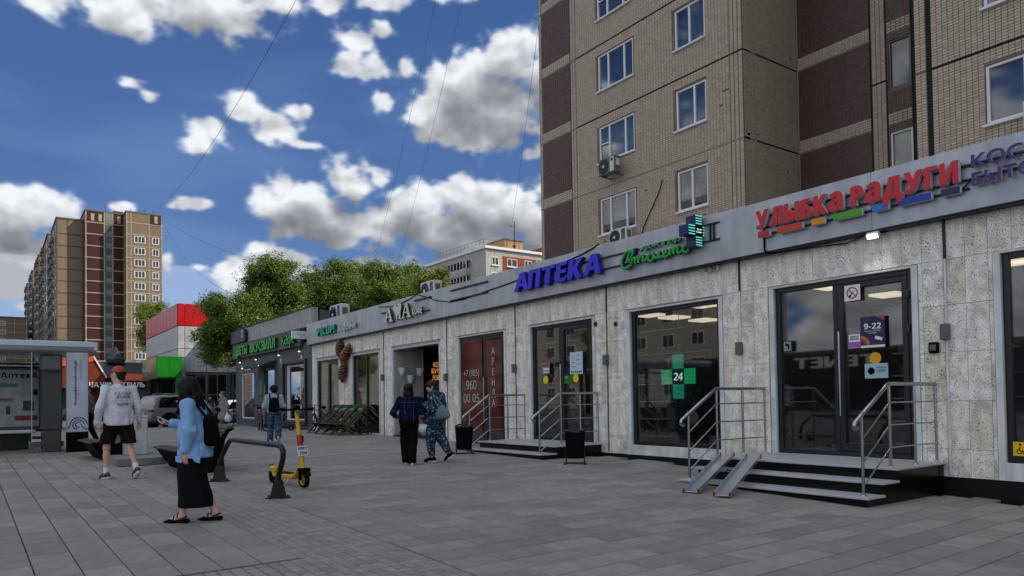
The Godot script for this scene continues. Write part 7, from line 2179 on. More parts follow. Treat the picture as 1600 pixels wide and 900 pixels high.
	rg.quad(Vector3(w * 0.78, belt + 0.08, -a + L * 0.275 - 0.02), Vector3(-w * 0.78, belt + 0.08, -a + L * 0.275 - 0.02), Vector3(-w * 0.66, H - 0.10, -a + L * 0.42 - 0.03), Vector3(w * 0.66, H - 0.10, -a + L * 0.42 - 0.03))
	obj("windscreen", rg, gm, o)
	obj("bumper", G.new().bx(Vector3(0, 0.46, a - 0.02), Vector3(W * 0.9, 0.2, 0.14), 0.04).bx(Vector3(0, 0.42, -a + 0.04), Vector3(W * 0.86, 0.2, 0.14), 0.04), mats.grey_box if suv else paint, o)
	obj("number_plate", G.new().bx(Vector3(0, belt - 0.2, a + 0.03), Vector3(0.5, 0.11, 0.02), 0.004), mats.plastic_white, o)
	if suv:
		for s in [-1.0, 1.0]: obj("roof_rail", G.new().tube([Vector3(s * w * 0.62, H - 0.03, zf + 0.7), Vector3(s * w * 0.62, H + 0.05, zf + 0.8), Vector3(s * w * 0.62, H + 0.05, zr - 0.5), Vector3(s * w * 0.62, H - 0.03, zr - 0.4)], 0.018, 6), mats.steel, o)
	return o

func build_vehicles() -> void:
	var road := 0.27
	car("silver grey off roader with roof rails behind the man and the woman", "parked_car", Vector3(8.7, road, -42.6), -1.28, mat("paint_silver", Color(0.52, 0.52, 0.53), 0.3, 0.5), 4.8, 1.94, 1.76, true)
	var o := car("white taxi with amber roof sign beyond the silver off roader", "taxi", Vector3(10.3, road, -49.0), -1.75, mat("paint_white", Color(0.80, 0.80, 0.80), 0.25), 4.5, 1.8, 1.78, true)
	obj("roof_sign", G.new().bx(Vector3(0, 1.86, 0.1), Vector3(0.6, 0.14, 0.2), 0.03), mat("taxi_amber", Color(0.90, 0.50, 0.10), 0.4), o)
	obj("roof_band", G.new().bx(Vector3(0, 1.45, 0.2), Vector3(1.5, 0.02, 0.5)), mats.black, o)
	car("dark red car between the silver off roader and the dark grey shop", "parked_car", Vector3(14.6, road, -48.5), -1.6, mat("paint_red", Color(0.25, 0.03, 0.05), 0.25), 4.4, 1.75, 1.46, false)
	car("pale hatchback far along the side street behind the woman in the coat", "parked_car", Vector3(13.0, road, -50.3), 1.4, mat("paint_white"), 4.3, 1.75, 1.5, true)

func build_wires() -> void:
	var m: Material = mat("wire_grey", Color(0.22, 0.23, 0.26), 0.7)
	var runs := [["thin overhead wire from the far building's roof to the tower roof", Vector3(33.0, 49.8, -194.0), Vector3(23.0, 48.6, -22.0), 6.0, 0.03], ["overhead wire rising from the tree tops past the tall clouds, left of two", Vector3(36.0, 14.0, -80.0), Vector3(20.5, 48.4, -23.0), 3.0, 0.012], ["overhead wire rising from the tree tops past the tall clouds, right of two", Vector3(39.0, 14.0, -80.0), Vector3(22.5, 48.4, -24.0), 3.0, 0.012], ["overhead wire close left of the tower's edge", Vector3(78.0, 34.0, -108.0), Vector3(24.0, 48.4, -24.2), 2.0, 0.02], ["sagging wire from the far building's roof down to the trees", Vector3(33.5, 48.5, -194.0), Vector3(30.0, 14.0, -70.0), 9.0, 0.03], ["second sagging wire from the far building's roof towards the trees", Vector3(33.8, 47.8, -194.0), Vector3(50.0, 24.0, -110.0), 4.0, 0.028]]
	for r in runs:
		var o := thing("overhead_wire", r[0], "wire", Vector3.ZERO, 0.0, "overhead wires")
		var pts := []
		for i in 17:
			var t := i / 16.0
			pts.append((r[1] as Vector3).lerp(r[2], t) - Vector3(0, r[3] * 4.0 * t * (1.0 - t), 0))
		obj("wire", G.new().tube(pts, r[4], 4), m, o)

# ---------------------------------------------------------------- people (each faces -z; x to the person's right)
func limb(a: Vector3, b: Vector3, c: Vector3, r0: float, r1: float, r2: float) -> Array:
	return [[a, b, r0, r1], [b, c, r1, r2]]

func hand(g: G, wrist: Vector3, along: Vector3, palm: Vector3, side: float, curl: float, cell := 0.007) -> void:
	# along: wrist to knuckles; palm: the way the palm faces; side: +1 when the thumb lies along palm x along
	var y := along.normalized()
	var z := (palm - y * palm.dot(y)).normalized()
	var x := y.cross(z) * side
	var p := func(a: float, b: float, c: float) -> Vector3: return wrist + x * a + y * b + z * c
	var pr := [[p.call(0, -0.02, 0), p.call(0, 0.02, 0), 0.025, 0.024], [p.call(0.012, 0.03, 0), p.call(0.022, 0.082, 0), 0.018, 0.012], [p.call(-0.012, 0.03, 0), p.call(-0.022, 0.078, 0), 0.018, 0.011], [p.call(0, 0.03, 0), p.call(0, 0.084, 0), 0.019, 0.012]]
	var len := [0.072, 0.082, 0.076, 0.058]
	for i in 4:
		var fx := 0.030 - i * 0.020
		var a: Vector3 = p.call(fx, 0.082 - absf(i - 1.2) * 0.004, 0.0)
		var ang := curl * (0.55 + 0.08 * i)
		for s in 3:
			var L: float = len[i] * [0.46, 0.30, 0.24][s]
			var d := y * cos(ang) + z * sin(ang)
			var b := a + d * L
			pr.append([a, b, 0.0092 - s * 0.0009, 0.0085 - s * 0.001])
			a = b
			ang += curl * 0.5
	var t0: Vector3 = p.call(0.022, 0.022, 0.004)
	var t1: Vector3 = p.call(0.046, 0.055, 0.014)
	var t2: Vector3 = p.call(0.046 - 0.008 * curl, 0.082, 0.02 + 0.014 * curl)
	pr.append([t0, t1, 0.014, 0.0105]); pr.append([t1, t2, 0.0105, 0.008])
	body(g, pr, cell, 0.010)

func head(g: G, c: Vector3, B: Basis, s: float, neck: Vector3, cell := 0.008) -> void:
	var q := func(x: float, y: float, z: float) -> Vector3: return c + B * (Vector3(x, y, z) * s)
	var pr := [
		[q.call(0, 0.025, 0.015), Vector3(0.076, 0.092, 0.094) * s, B],
		[q.call(0, -0.030, -0.032), Vector3(0.060, 0.082, 0.062) * s, B],
		[q.call(-0.02, -0.088, -0.060), q.call(0.02, -0.088, -0.060), 0.022 * s, 0.022 * s],
		[q.call(0, 0.005, -0.092), q.call(0, -0.030, -0.108), 0.008 * s, 0.013 * s],
		[q.call(-0.034, 0.022, -0.084), q.call(0.034, 0.022, -0.084), 0.010 * s, 0.010 * s],
		[q.call(-0.016, -0.058, -0.088), q.call(0.016, -0.058, -0.088), 0.009 * s, 0.009 * s],
		[q.call(-0.076, -0.012, 0.012), Vector3(0.010, 0.030, 0.018) * s, B * Basis(Vector3.UP, 0.4)],
		[q.call(0.076, -0.012, 0.012), Vector3(0.010, 0.030, 0.018) * s, B * Basis(Vector3.UP, -0.4)],
		[q.call(0, -0.06, 0.02), neck, 0.050 * s, 0.058 * s]]
	body(g, pr, cell, 0.016)

func eyes(par: Node, c: Vector3, B: Basis, s: float) -> void:
	for x in [-0.031, 0.031]:
		var e := obj("eye", G.new().lathe([Vector2(0, -0.011), Vector2(0.008, -0.008), Vector2(0.011, 0), Vector2(0.008, 0.008), Vector2(0, 0.011)], 10, Transform3D(B, c + B * (Vector3(x, 0.002, -0.083) * s))), mats.white, par)
		obj("iris", G.new().lathe([Vector2(0, 0.0125), Vector2(0.005, 0.011), Vector2(0.006, 0.008)], 8, Transform3D(B * Basis(Vector3.RIGHT, -PI / 2), c + B * (Vector3(x, 0.002, -0.083) * s))), mats.black, e)
	obj("lips", body(G.new(), [[c + B * (Vector3(-0.02, -0.055, -0.094) * s), c + B * (Vector3(0.02, -0.055, -0.094) * s), 0.006, 0.006], [c + B * (Vector3(-0.014, -0.064, -0.094) * s), c + B * (Vector3(0.014, -0.064, -0.094) * s), 0.006, 0.006]], 0.006, 0.004), mat("lip", Color(0.50, 0.22, 0.20), 0.5), par)

# the skin: trunk, limbs and feet, then head and hands on finer grids
func skin_body(o: Node3D, J: Dictionary, m: Material, cell: float, hands := true) -> void:
	var g := G.new()
	var pr := [[J.pelvis, J.chest, 0.105, 0.11], [J.chest, J.neck, 0.10, 0.055]]
	for s in ["l", "r"]:
		pr.append_array(limb(J["hip_" + s], J["knee_" + s], J["ankle_" + s], 0.078, 0.052, 0.034))
		pr.append([J["knee_" + s].lerp(J["ankle_" + s], 0.3) + Vector3(0, 0, 0.012), J["knee_" + s].lerp(J["ankle_" + s], 0.45), 0.05, 0.045])
		pr.append([J["ankle_" + s], J["toe_" + s], 0.032, 0.026])
		pr.append_array(limb(J["sh_" + s], J["el_" + s], J["wr_" + s], 0.048, 0.038, 0.025))
	body(g, pr, cell, 0.03)
	head(g, J.head, J.look, J.hs, J.neck, maxf(0.008, cell * 0.55))
	if hands:
		for s in ["l", "r"]:
			hand(g, J["wr_" + s], J["hd_" + s], J["pm_" + s], J.get("th_" + s, 1.0 if s == "l" else -1.0), J.get("curl_" + s, 0.5), maxf(0.0065, cell * 0.45))
	obj("body", g, m, o)

func shoe(par: Node, ankle: Vector3, toe: Vector3, upper: Material, sole: Material, h := 0.04, called := "shoe") -> void:
	var d := (toe - ankle)
	var f := Vector3(d.x, 0, d.z).normalized()
	var pitch := atan2(ankle.y - 0.07 - toe.y + 0.03, Vector2(d.x, d.z).length())
	var B := Basis(Vector3.UP.cross(-f).normalized(), Vector3.UP, -f) * Basis(Vector3.RIGHT, -pitch)
	var heel := ankle + B * Vector3(0, -0.045, 0.045)
	var q := func(x: float, y: float, z: float) -> Vector3: return heel + B * Vector3(x, y, z)
	var o := obj(called, body(G.new(), [[q.call(0, 0.012, 0), q.call(0, 0.005, -0.19), 0.036, 0.040], [q.call(0.0, 0.0, -0.15), q.call(0.006, -0.008, -0.215), 0.042, 0.030], [q.call(0, 0.03, -0.02), q.call(0, 0.055, -0.05), 0.038, 0.036], [q.call(0, 0.05, -0.06), q.call(0, 0.02, -0.15), 0.03, 0.03]], 0.011, 0.025), upper, par)
	obj("sole", body(G.new(), [[q.call(0, -0.03, 0.002), q.call(0, -0.032, -0.12), 0.034, 0.036], [q.call(0, -0.032, -0.12), q.call(0.004, -0.03, -0.215), 0.040, 0.03]], 0.012, 0.02, 0.0, 9.0, -99.0, 99.0), sole, o, Transform3D.IDENTITY)

func person(label: String, at: Vector3, turn: float) -> Node3D:
	return thing("person", label, "person", at, turn)

func build_people() -> void:
	var skin := mat("skin", Color(0.80, 0.62, 0.54), 0.55)
	skin.subsurf_scatter_enabled = true
	skin.subsurf_scatter_strength = 0.15
	var hair := grain("hair_dark", Color(0.06, 0.04, 0.035), 0.6, "wood", 0.12)
	var denim := grain("denim_pale", Color(0.42, 0.50, 0.60), 0.9, "denim", 0.5)
	var black := grain("cloth_black", Color(0.055, 0.055, 0.06), 0.9, "cloth", 0.3)
	var sole := mat("sole_white", Color(0.72, 0.72, 0.70), 0.7)
	woman_in_blue(skin, hair, black)
	man_in_white(skin, sole)
	two_women(skin, hair, black, sole)
	man_with_backpack(skin, hair, denim, black, sole)
	woman_in_coat(skin, black)
	bystanders(skin, black, hair)

func woman_in_blue(skin: Material, hair: Material, black: Material) -> void:
	var o := person("woman in light blue shirt and long black skirt looking at her phone", Vector3(1.80, gy(-8.5), -8.5), 0.95)
	var look := Basis(Vector3.UP, 0.15) * Basis(Vector3.RIGHT, -0.42)
	var J := {"pelvis": Vector3(0, 0.87, 0.01), "chest": Vector3(0, 1.15, 0.015), "neck": Vector3(0, 1.33, 0.0), "head": Vector3(0, 1.455, -0.055), "look": look, "hs": 0.98,
		"hip_l": Vector3(-0.085, 0.83, 0), "knee_l": Vector3(-0.08, 0.45, -0.05), "ankle_l": Vector3(-0.075, 0.075, -0.085), "toe_l": Vector3(-0.075, 0.03, -0.215),
		"hip_r": Vector3(0.085, 0.83, 0), "knee_r": Vector3(0.08, 0.44, 0.05), "ankle_r": Vector3(0.075, 0.085, 0.215), "toe_r": Vector3(0.075, 0.03, 0.095),
		"sh_l": Vector3(-0.165, 1.27, 0.015), "el_l": Vector3(-0.215, 1.01, 0.05), "wr_l": Vector3(-0.20, 0.79, -0.0), "hd_l": Vector3(0.03, -1, -0.12), "pm_l": Vector3(1, 0, 0.1), "th_l": 1.0, "curl_l": 0.45,
		"sh_r": Vector3(0.165, 1.27, 0.0), "el_r": Vector3(0.19, 1.01, -0.04), "wr_r": Vector3(0.06, 1.075, -0.27), "hd_r": Vector3(-0.25, 0.08, -1), "pm_r": Vector3(-0.1, 1, 0.1), "th_r": -1.0, "curl_r": 0.8}
	skin_body(o, J, skin, 0.014)
	# long narrow skirt with a slit behind
	var rings := []
	for e in [[0.97, 0.13, 0.105, 0.0], [0.90, 0.165, 0.14, 0.01], [0.80, 0.178, 0.158, 0.015], [0.66, 0.172, 0.150, 0.0], [0.52, 0.162, 0.150, -0.015], [0.40, 0.160, 0.160, 0.0], [0.28, 0.162, 0.178, 0.02], [0.17, 0.165, 0.182, 0.02], [0.165, 0.15, 0.165, 0.02]]:
		var row := []
		for k in 40:
			var a := TAU * k / 40
			var f: float = 1.0 + (0.022 * sin(a * 5.0 + e[0] * 4.0) + 0.012 * sin(a * 11.0 + 2.0)) * (1.0 - e[0])
			row.append(Vector3(cos(a) * e[1] * f, e[0], e[3] - sin(a) * e[2] * f))
		rings.append(row)
	rings.reverse()
	obj("skirt", G.new().skin(rings), grain("skirt_black", Color(0.075, 0.078, 0.09), 0.75, "cloth", 0.25), o)
	var shirt := grain("shirt_blue", Color(0.60, 0.77, 0.96), 0.85, "cloth", 0.35)
	var pr := [[Vector3(0, 1.28, 0.01), Vector3(0.17, 0.055, 0.075), Basis.IDENTITY], [Vector3(0, 1.13, 0.015), Vector3(0.185, 0.20, 0.125), Basis.IDENTITY], [Vector3(0, 0.93, 0.01), Vector3(0.20, 0.26, 0.155), Basis.IDENTITY], [Vector3(0, 0.74, 0.02), Vector3(0.205, 0.22, 0.175), Basis.IDENTITY]]
	pr.append_array(limb(J.sh_l, J.el_l, J.wr_l + Vector3(0, 0.01, 0), 0.075, 0.070, 0.058))
	pr.append_array(limb(J.sh_r, J.el_r, J.wr_r + Vector3(0, 0, 0.03), 0.075, 0.064, 0.052))
	var top := obj("shirt", body(G.new(), pr, 0.012, 0.025, 0.022, 9.0, 0.70), shirt, o)
	obj("cuff", G.new().tube([J.wr_l + Vector3(-0.003, 0.075, 0.012), J.wr_l + Vector3(0, 0.005, 0)], [0.061, 0.057], 16), shirt, top)
	obj("cuff", G.new().tube([J.wr_r + Vector3(0.03, -0.01, 0.075), J.wr_r + Vector3(0.004, 0, 0.01)], [0.053, 0.049], 16), shirt, top)
	obj("collar", body(G.new(), [[Vector3(-0.055, 1.345, 0.02), Vector3(0.055, 1.345, 0.02), 0.026, 0.026], [Vector3(-0.055, 1.345, 0.02), Vector3(-0.05, 1.30, -0.085), 0.026, 0.02], [Vector3(0.055, 1.345, 0.02), Vector3(0.05, 1.30, -0.085), 0.026, 0.02]], 0.011, 0.02), shirt, top)
	obj("shirt_tail", G.new().prism(PackedVector2Array([Vector2(-0.13, 0.73), Vector2(-0.125, 0.67), Vector2(-0.07, 0.655), Vector2(-0.02, 0.715), Vector2(0.04, 0.715), Vector2(0.08, 0.665), Vector2(0.13, 0.65), Vector2(0.14, 0.73)]), -0.19, -0.185, Transform3D(Basis(Vector3(0, 0, 1), Vector3.UP, Vector3(-1, 0, 0)), Vector3(-0.375, 0, 0.02))), shirt, top)
	# hair: crown, back fall and long front strands
	var H := func(x: float, y: float, z: float) -> Vector3: return J.head + look * Vector3(x, y, z)
	var hp := [[H.call(0, 0.035, 0.018), Vector3(0.090, 0.094, 0.104), look], [H.call(0, -0.03, 0.055), Vector3(0.082, 0.11, 0.062), look], [Vector3(0, 1.37, 0.05), Vector3(0, 1.24, 0.11), 0.06, 0.03], [Vector3(-0.06, 1.34, 0.04), Vector3(-0.07, 1.22, 0.09), 0.045, 0.02], [Vector3(0.06, 1.34, 0.04), Vector3(0.07, 1.22, 0.09), 0.045, 0.02]]
	for s in [-1.0, 1.0]:
		hp.append_array([[H.call(s * 0.06, 0.05, -0.05), H.call(s * 0.078, -0.03, -0.055), 0.032, 0.030], [H.call(s * 0.078, -0.03, -0.055), Vector3(s * 0.085, 1.30, -0.10), 0.030, 0.026], [Vector3(s * 0.085, 1.30, -0.10), Vector3(s * 0.09, 1.17, -0.125), 0.026, 0.010], [H.call(s * 0.07, 0.0, 0.0), Vector3(s * 0.095, 1.27, -0.02), 0.036, 0.022]])
	obj("hair", body(G.new(), hp, 0.010, 0.025, 0.006, 30.0), hair, o)
	eyes(o, J.head, look, 0.98)
	var ph := Transform3D(Basis(Vector3.RIGHT, 0.45), Vector3(0.035, 1.115, -0.345))
	obj("phone", G.new().bx(Vector3.ZERO, Vector3(0.075, 0.009, 0.155), 0.003), mats.black, o, ph)
	obj("phone_screen", G.new().bx(Vector3(0, 0.0055, 0), Vector3(0.068, 0.002, 0.146)), glow("screen", Color(0.55, 0.58, 0.62), 0.25), o, ph)
	# dark bag on the back
	obj("backpack", body(G.new(), [[Vector3(0.02, 0.88, 0.205), Vector3(0.02, 1.12, 0.175), 0.062, 0.055], [Vector3(-0.05, 0.88, 0.20), Vector3(-0.04, 1.10, 0.175), 0.058, 0.05], [Vector3(0.09, 0.88, 0.20), Vector3(0.08, 1.10, 0.175), 0.058, 0.05]], 0.016, 0.05, 0.012), black, o)
	obj("strap", G.new().tube([Vector3(-0.10, 1.14, 0.18), Vector3(-0.115, 1.315, 0.06), Vector3(-0.115, 1.30, -0.06), Vector3(-0.12, 1.18, -0.13)], 0.014, 6).tube([Vector3(0.10, 1.14, 0.18), Vector3(0.115, 1.315, 0.06), Vector3(0.115, 1.30, -0.06), Vector3(0.12, 1.18, -0.13)], 0.014, 6), black, o)
	# pointed flats with two straps
	for s in ["l", "r"]:
		var a: Vector3 = J["ankle_" + s]; var t: Vector3 = J["toe_" + s]
		var b := a + Vector3(0, -0.052, 0.05)
		var up := 0.02 if s == "r" else 0.0
		obj("shoe", body(G.new(), [[b + Vector3(0, -0.004, -0.01), t + Vector3(0, -0.008, 0.0), 0.026, 0.030], [t + Vector3(0, -0.008, 0.02), t + Vector3(0, -0.016, -0.075), 0.032, 0.010], [b + Vector3(0, 0.0, 0.0), b + Vector3(0, 0.006, -0.03), 0.027, 0.026]], 0.009, 0.015, 0.0, 9.0, 0.002 + 0.0, 0.048), black, o)
		for k in 2:
			var c := t.lerp(a, 0.32 + k * 0.32) + Vector3(0, 0.016 + 0.012 * k, 0)
			obj("shoe_strap", G.new().tube([c + Vector3(-0.036, -0.028, 0.0), c + Vector3(-0.026, 0.008, 0), c + Vector3(0, 0.020, 0), c + Vector3(0.026, 0.008, 0), c + Vector3(0.036, -0.028, 0)], 0.006, 6), black, o)
		obj("heel_strap", G.new().tube([a + Vector3(-0.034, -0.03, -0.02), a + Vector3(-0.028, -0.012, 0.034), a + Vector3(0, -0.005, 0.043), a + Vector3(0.028, -0.012, 0.034), a + Vector3(0.034, -0.03, -0.02)], 0.006, 6), black, o)

func man_in_white(skin: Material, sole: Material) -> void:
	var o := person("man in white long sleeved shirt, dark shorts and orange cap walking away", Vector3(1.70, gy(-13.4), -13.4), 0.28)
	var look := Basis(Vector3.UP, 0.55) * Basis(Vector3.RIGHT, -0.05)
	var J := {"pelvis": Vector3(0, 0.98, 0), "chest": Vector3(0, 1.34, 0.01), "neck": Vector3(0, 1.54, 0.0), "head": Vector3(0, 1.70, -0.02), "look": look, "hs": 1.1,
		"hip_l": Vector3(-0.105, 0.95, 0), "knee_l": Vector3(-0.13, 0.52, -0.14), "ankle_l": Vector3(-0.135, 0.09, -0.14), "toe_l": Vector3(-0.15, 0.03, -0.29),
		"hip_r": Vector3(0.105, 0.95, 0), "knee_r": Vector3(0.14, 0.53, 0.06), "ankle_r": Vector3(0.15, 0.16, 0.30), "toe_r": Vector3(0.165, 0.05, 0.16),
		"sh_l": Vector3(-0.205, 1.46, 0.01), "el_l": Vector3(-0.305, 1.17, 0.05), "wr_l": Vector3(-0.30, 0.92, -0.05), "hd_l": Vector3(0.1, -1, -0.2), "pm_l": Vector3(1, 0, 0), "curl_l": 0.6,
		"sh_r": Vector3(0.205, 1.46, 0.01), "el_r": Vector3(0.29, 1.17, 0.06), "wr_r": Vector3(0.33, 0.93, -0.01), "hd_r": Vector3(0.05, -1, -0.1), "pm_r": Vector3(-0.6, 0, 0.6), "curl_r": 0.5}
	skin_body(o, J, skin, 0.016)
	var white := grain("shirt_white", Color(0.95, 0.95, 0.985), 0.85, "cloth", 0.4)
	var pr := [[Vector3(0, 1.46, 0.01), Vector3(0.20, 0.065, 0.09), Basis.IDENTITY], [Vector3(0, 1.30, 0.01), Vector3(0.225, 0.24, 0.145), Basis.IDENTITY], [Vector3(0, 1.06, 0.01), Vector3(0.215, 0.27, 0.15), Basis.IDENTITY], [Vector3(0, 0.95, 0.0), Vector3(0.222, 0.36, 0.172), Basis.IDENTITY], [Vector3(0, 1.49, 0.01), Vector3(0, 1.535, 0.0), 0.075, 0.066]]
	pr.append_array(limb(J.sh_l, J.el_l, J.wr_l + Vector3(0, 0.02, 0), 0.074, 0.060, 0.048))
	pr.append_array(limb(J.sh_r, J.el_r, J.wr_r + Vector3(0, 0.02, 0), 0.074, 0.060, 0.048))
	var sh := obj("shirt", body(G.new(), pr, 0.014, 0.022, 0.02, 8.0, 0.875), white, o)
	# three lines of print across the shoulders, laid on the curve of the back
	var ink := mat("shirt_ink", Color(0.07, 0.07, 0.09), 0.8)
	for e in [["CLEAR", 1.375, 0.255], ["YOUR", 1.315, 0.22], ["NOW", 1.195, 0.20]]:
		var g := glyphs(e[0], serif, 0.042, 0.003, 0.16)
		var w := size_of(g).x
		for i in g.v.size():
			var p := g.v[i]
			var x: float = (p.x / w - 0.5) * e[2]
			g.v[i] = Vector3(x, e[1] + p.y, 0.180 - x * x * 1.5 + p.z - absf(e[1] - 1.28) * 0.04)
			g.n[i] = Vector3(0, 0, 1)
		obj("print", g, ink, sh)
	var shorts := grain("shorts_dark", Color(0.125, 0.12, 0.095), 0.9, "cloth", 0.3)
	obj("shorts", body(G.new(), [[Vector3(0, 0.90, 0), Vector3(0.185, 0.12, 0.135), Basis.IDENTITY], [J.hip_l, J.hip_l.lerp(J.knee_l, 0.92), 0.115, 0.108], [J.hip_r, J.hip_r.lerp(J.knee_r, 0.92), 0.115, 0.108]], 0.016, 0.05, 0.018, 9.0, 0.575), shorts, o)
	for s in ["l", "r"]:
		obj("sock", G.new().tube([J["ankle_" + s] + Vector3(0, -0.01, 0), J["ankle_" + s].lerp(J["knee_" + s], 0.24)], [0.040, 0.046], 14), white, o)
		shoe(o, J["ankle_" + s], J["toe_" + s], grain("trainer_grey", Color(0.33, 0.32, 0.29), 0.8, "cloth", 0.2), sole)
	var q := func(x: float, y: float, z: float) -> Vector3: return J.head + look * (Vector3(x, y, z) * 1.1)
	var cap := mat("cap_orange", Color(0.66, 0.29, 0.12), 0.75)
	var c := obj("cap", body(G.new(), [[q.call(0, 0.045, 0.012), Vector3(0.088, 0.088, 0.102) * 1.1, look]], 0.010, 0.02, 0.0, 9.0, J.head.y + 0.035), cap, o)
	obj("cap_brim", G.new().lathe([Vector2(0.0, 0.006), Vector2(0.085, 0.004), Vector2(0.088, -0.002), Vector2(0, -0.002)], 20, Transform3D(look * Basis(Vector3.RIGHT, -0.12), q.call(0, 0.028, -0.10)), Vector2(0.95, 1.0)), cap, c)
	obj("hair", body(G.new(), [[q.call(0, 0.012, 0.035), Vector3(0.084, 0.07, 0.082) * 1.1, look], [q.call(0, -0.055, 0.055), Vector3(0.064, 0.045, 0.045) * 1.1, look]], 0.011, 0.02), mat("hair_short", Color(0.06, 0.045, 0.04), 0.8), o)
	eyes(o, J.head, look, 1.1)

func two_women(skin: Material, hair: Material, black: Material, sole: Material) -> void:
	var o := person("woman in dark denim jacket and black trousers walking away, left of the pair", Vector3(6.52, gy(-12.5), -12.5), -0.42)
	var look := Basis(Vector3.UP, -0.1) * Basis(Vector3.RIGHT, -0.1)
	var J := {"pelvis": Vector3(0, 0.86, 0), "chest": Vector3(0, 1.14, 0.01), "neck": Vector3(0, 1.30, 0.0), "head": Vector3(0, 1.43, -0.02), "look": look, "hs": 0.98,
		"hip_l": Vector3(-0.08, 0.82, 0), "knee_l": Vector3(-0.07, 0.44, -0.08), "ankle_l": Vector3(-0.06, 0.08, -0.10), "toe_l": Vector3(-0.065, 0.03, -0.22),
		"hip_r": Vector3(0.08, 0.82, 0), "knee_r": Vector3(0.07, 0.44, -0.02), "ankle_r": Vector3(0.05, 0.085, 0.10), "toe_r": Vector3(0.05, 0.03, -0.03),
		"sh_l": Vector3(-0.17, 1.24, 0.01), "el_l": Vector3(-0.30, 1.0, 0.08), "wr_l": Vector3(-0.25, 0.93, -0.15), "hd_l": Vector3(0.1, -0.2, -1), "pm_l": Vector3(1, 0, 0), "curl_l": 1.0,
		"sh_r": Vector3(0.17, 1.24, 0.01), "el_r": Vector3(0.24, 1.0, 0.02), "wr_r": Vector3(0.20, 1.05, -0.20), "hd_r": Vector3(0.2, 0.3, -1), "pm_r": Vector3(-1, 0, 0), "curl_r": 0.9}
	skin_body(o, J, skin, 0.017)
	var den := grain("denim_dark", Color(0.115, 0.165, 0.31), 0.85, "denim", 0.45)
	var pr := [[Vector3(0, 1.25, 0.01), Vector3(0.175, 0.065, 0.085), Basis.IDENTITY], [Vector3(0, 1.10, 0.01), Vector3(0.195, 0.21, 0.13), Basis.IDENTITY], [Vector3(0, 0.93, 0.01), Vector3(0.20, 0.18, 0.145), Basis.IDENTITY], [Vector3(0, 1.27, 0.01), Vector3(0, 1.315, 0.0), 0.075, 0.07]]
	pr.append_array(limb(J.sh_l, J.el_l, J.wr_l, 0.066, 0.058, 0.046))
	pr.append_array(limb(J.sh_r, J.el_r, J.wr_r, 0.066, 0.058, 0.046))
	var jk := obj("jacket", body(G.new(), pr, 0.015, 0.022, 0.016, 9.0, 0.80), den, o)
	obj("seam", G.new().tube([Vector3(-0.15, 1.19, 0.115), Vector3(0, 1.185, 0.15), Vector3(0.15, 1.19, 0.115)], 0.004, 4).tube([Vector3(-0.09, 1.18, 0.138), Vector3(-0.075, 0.84, 0.146)], 0.004, 4).tube([Vector3(0.09, 1.18, 0.138), Vector3(0.075, 0.84, 0.146)], 0.004, 4), mat("seam_thread", Color(0.24, 0.28, 0.40), 0.8), jk)
	obj("trousers", body(G.new(), [[Vector3(0, 0.85, 0.01), Vector3(0.175, 0.13, 0.135), Basis.IDENTITY], [J.hip_l, J.knee_l, 0.105, 0.085], [J.knee_l, J.ankle_l + Vector3(0, -0.01, 0), 0.085, 0.075], [J.hip_r, J.knee_r, 0.105, 0.085], [J.knee_r, J.ankle_r + Vector3(0, -0.01, 0), 0.085, 0.075]], 0.017, 0.05, 0.014), black, o)
	for s in ["l", "r"]: shoe(o, J["ankle_" + s], J["toe_" + s], black, sole)
	var H := func(x: float, y: float, z: float) -> Vector3: return J.head + look * Vector3(x, y, z)
	obj("hair", body(G.new(), [[H.call(0, 0.03, 0.02), Vector3(0.092, 0.098, 0.104), look], [H.call(0, -0.08, 0.05), Vector3(0.085, 0.10, 0.062), look], [H.call(-0.07, -0.06, 0.0), H.call(-0.07, -0.14, 0.0), 0.032, 0.025], [H.call(0.07, -0.06, 0.0), H.call(0.07, -0.14, 0.0), 0.032, 0.025]], 0.012, 0.03, 0.01, 24.0), hair, o)
	eyes(o, J.head, look, 0.98)
	obj("papers", G.new().bx(Vector3(-0.31, 0.93, -0.17), Vector3(0.006, 0.10, 0.20), 0.0, Basis(Vector3.RIGHT, -0.5)), mats.white, o)
	# her companion
	var w := person("woman in blue leaf print suit with grey and blue bags, right of the pair", Vector3(7.18, gy(-12.6), -12.62), 0.52)
	var lk := Basis(Vector3.UP, 0.45) * Basis(Vector3.RIGHT, -0.22)
	var K := {"pelvis": Vector3(0, 0.90, 0.02), "chest": Vector3(0, 1.20, 0.02), "neck": Vector3(0, 1.37, -0.03), "head": Vector3(0, 1.49, -0.08), "look": lk, "hs": 1.02,
		"hip_l": Vector3(-0.09, 0.86, 0.02), "knee_l": Vector3(-0.085, 0.46, -0.08), "ankle_l": Vector3(-0.08, 0.085, -0.04), "toe_l": Vector3(-0.085, 0.03, -0.17),
		"hip_r": Vector3(0.09, 0.86, 0.02), "knee_r": Vector3(0.10, 0.46, 0.06), "ankle_r": Vector3(0.10, 0.16, 0.26), "toe_r": Vector3(0.11, 0.045, 0.14),
		"sh_l": Vector3(-0.18, 1.31, 0.01), "el_l": Vector3(-0.24, 1.06, 0.05), "wr_l": Vector3(-0.15, 1.12, -0.20), "hd_l": Vector3(0.1, 0.5, -1), "pm_l": Vector3(1, 0, 0), "curl_l": 0.9,
		"sh_r": Vector3(0.18, 1.31, 0.01), "el_r": Vector3(0.23, 1.05, 0.02), "wr_r": Vector3(0.14, 1.12, -0.22), "hd_r": Vector3(-0.1, 0.5, -1), "pm_r": Vector3(-1, 0, 0), "curl_r": 0.9}
	skin_body(w, K, skin, 0.017)
	var leaf := grain("leaf_print", Color(1.0, 1.0, 1.0), 0.9, "leafprint", 0.42)
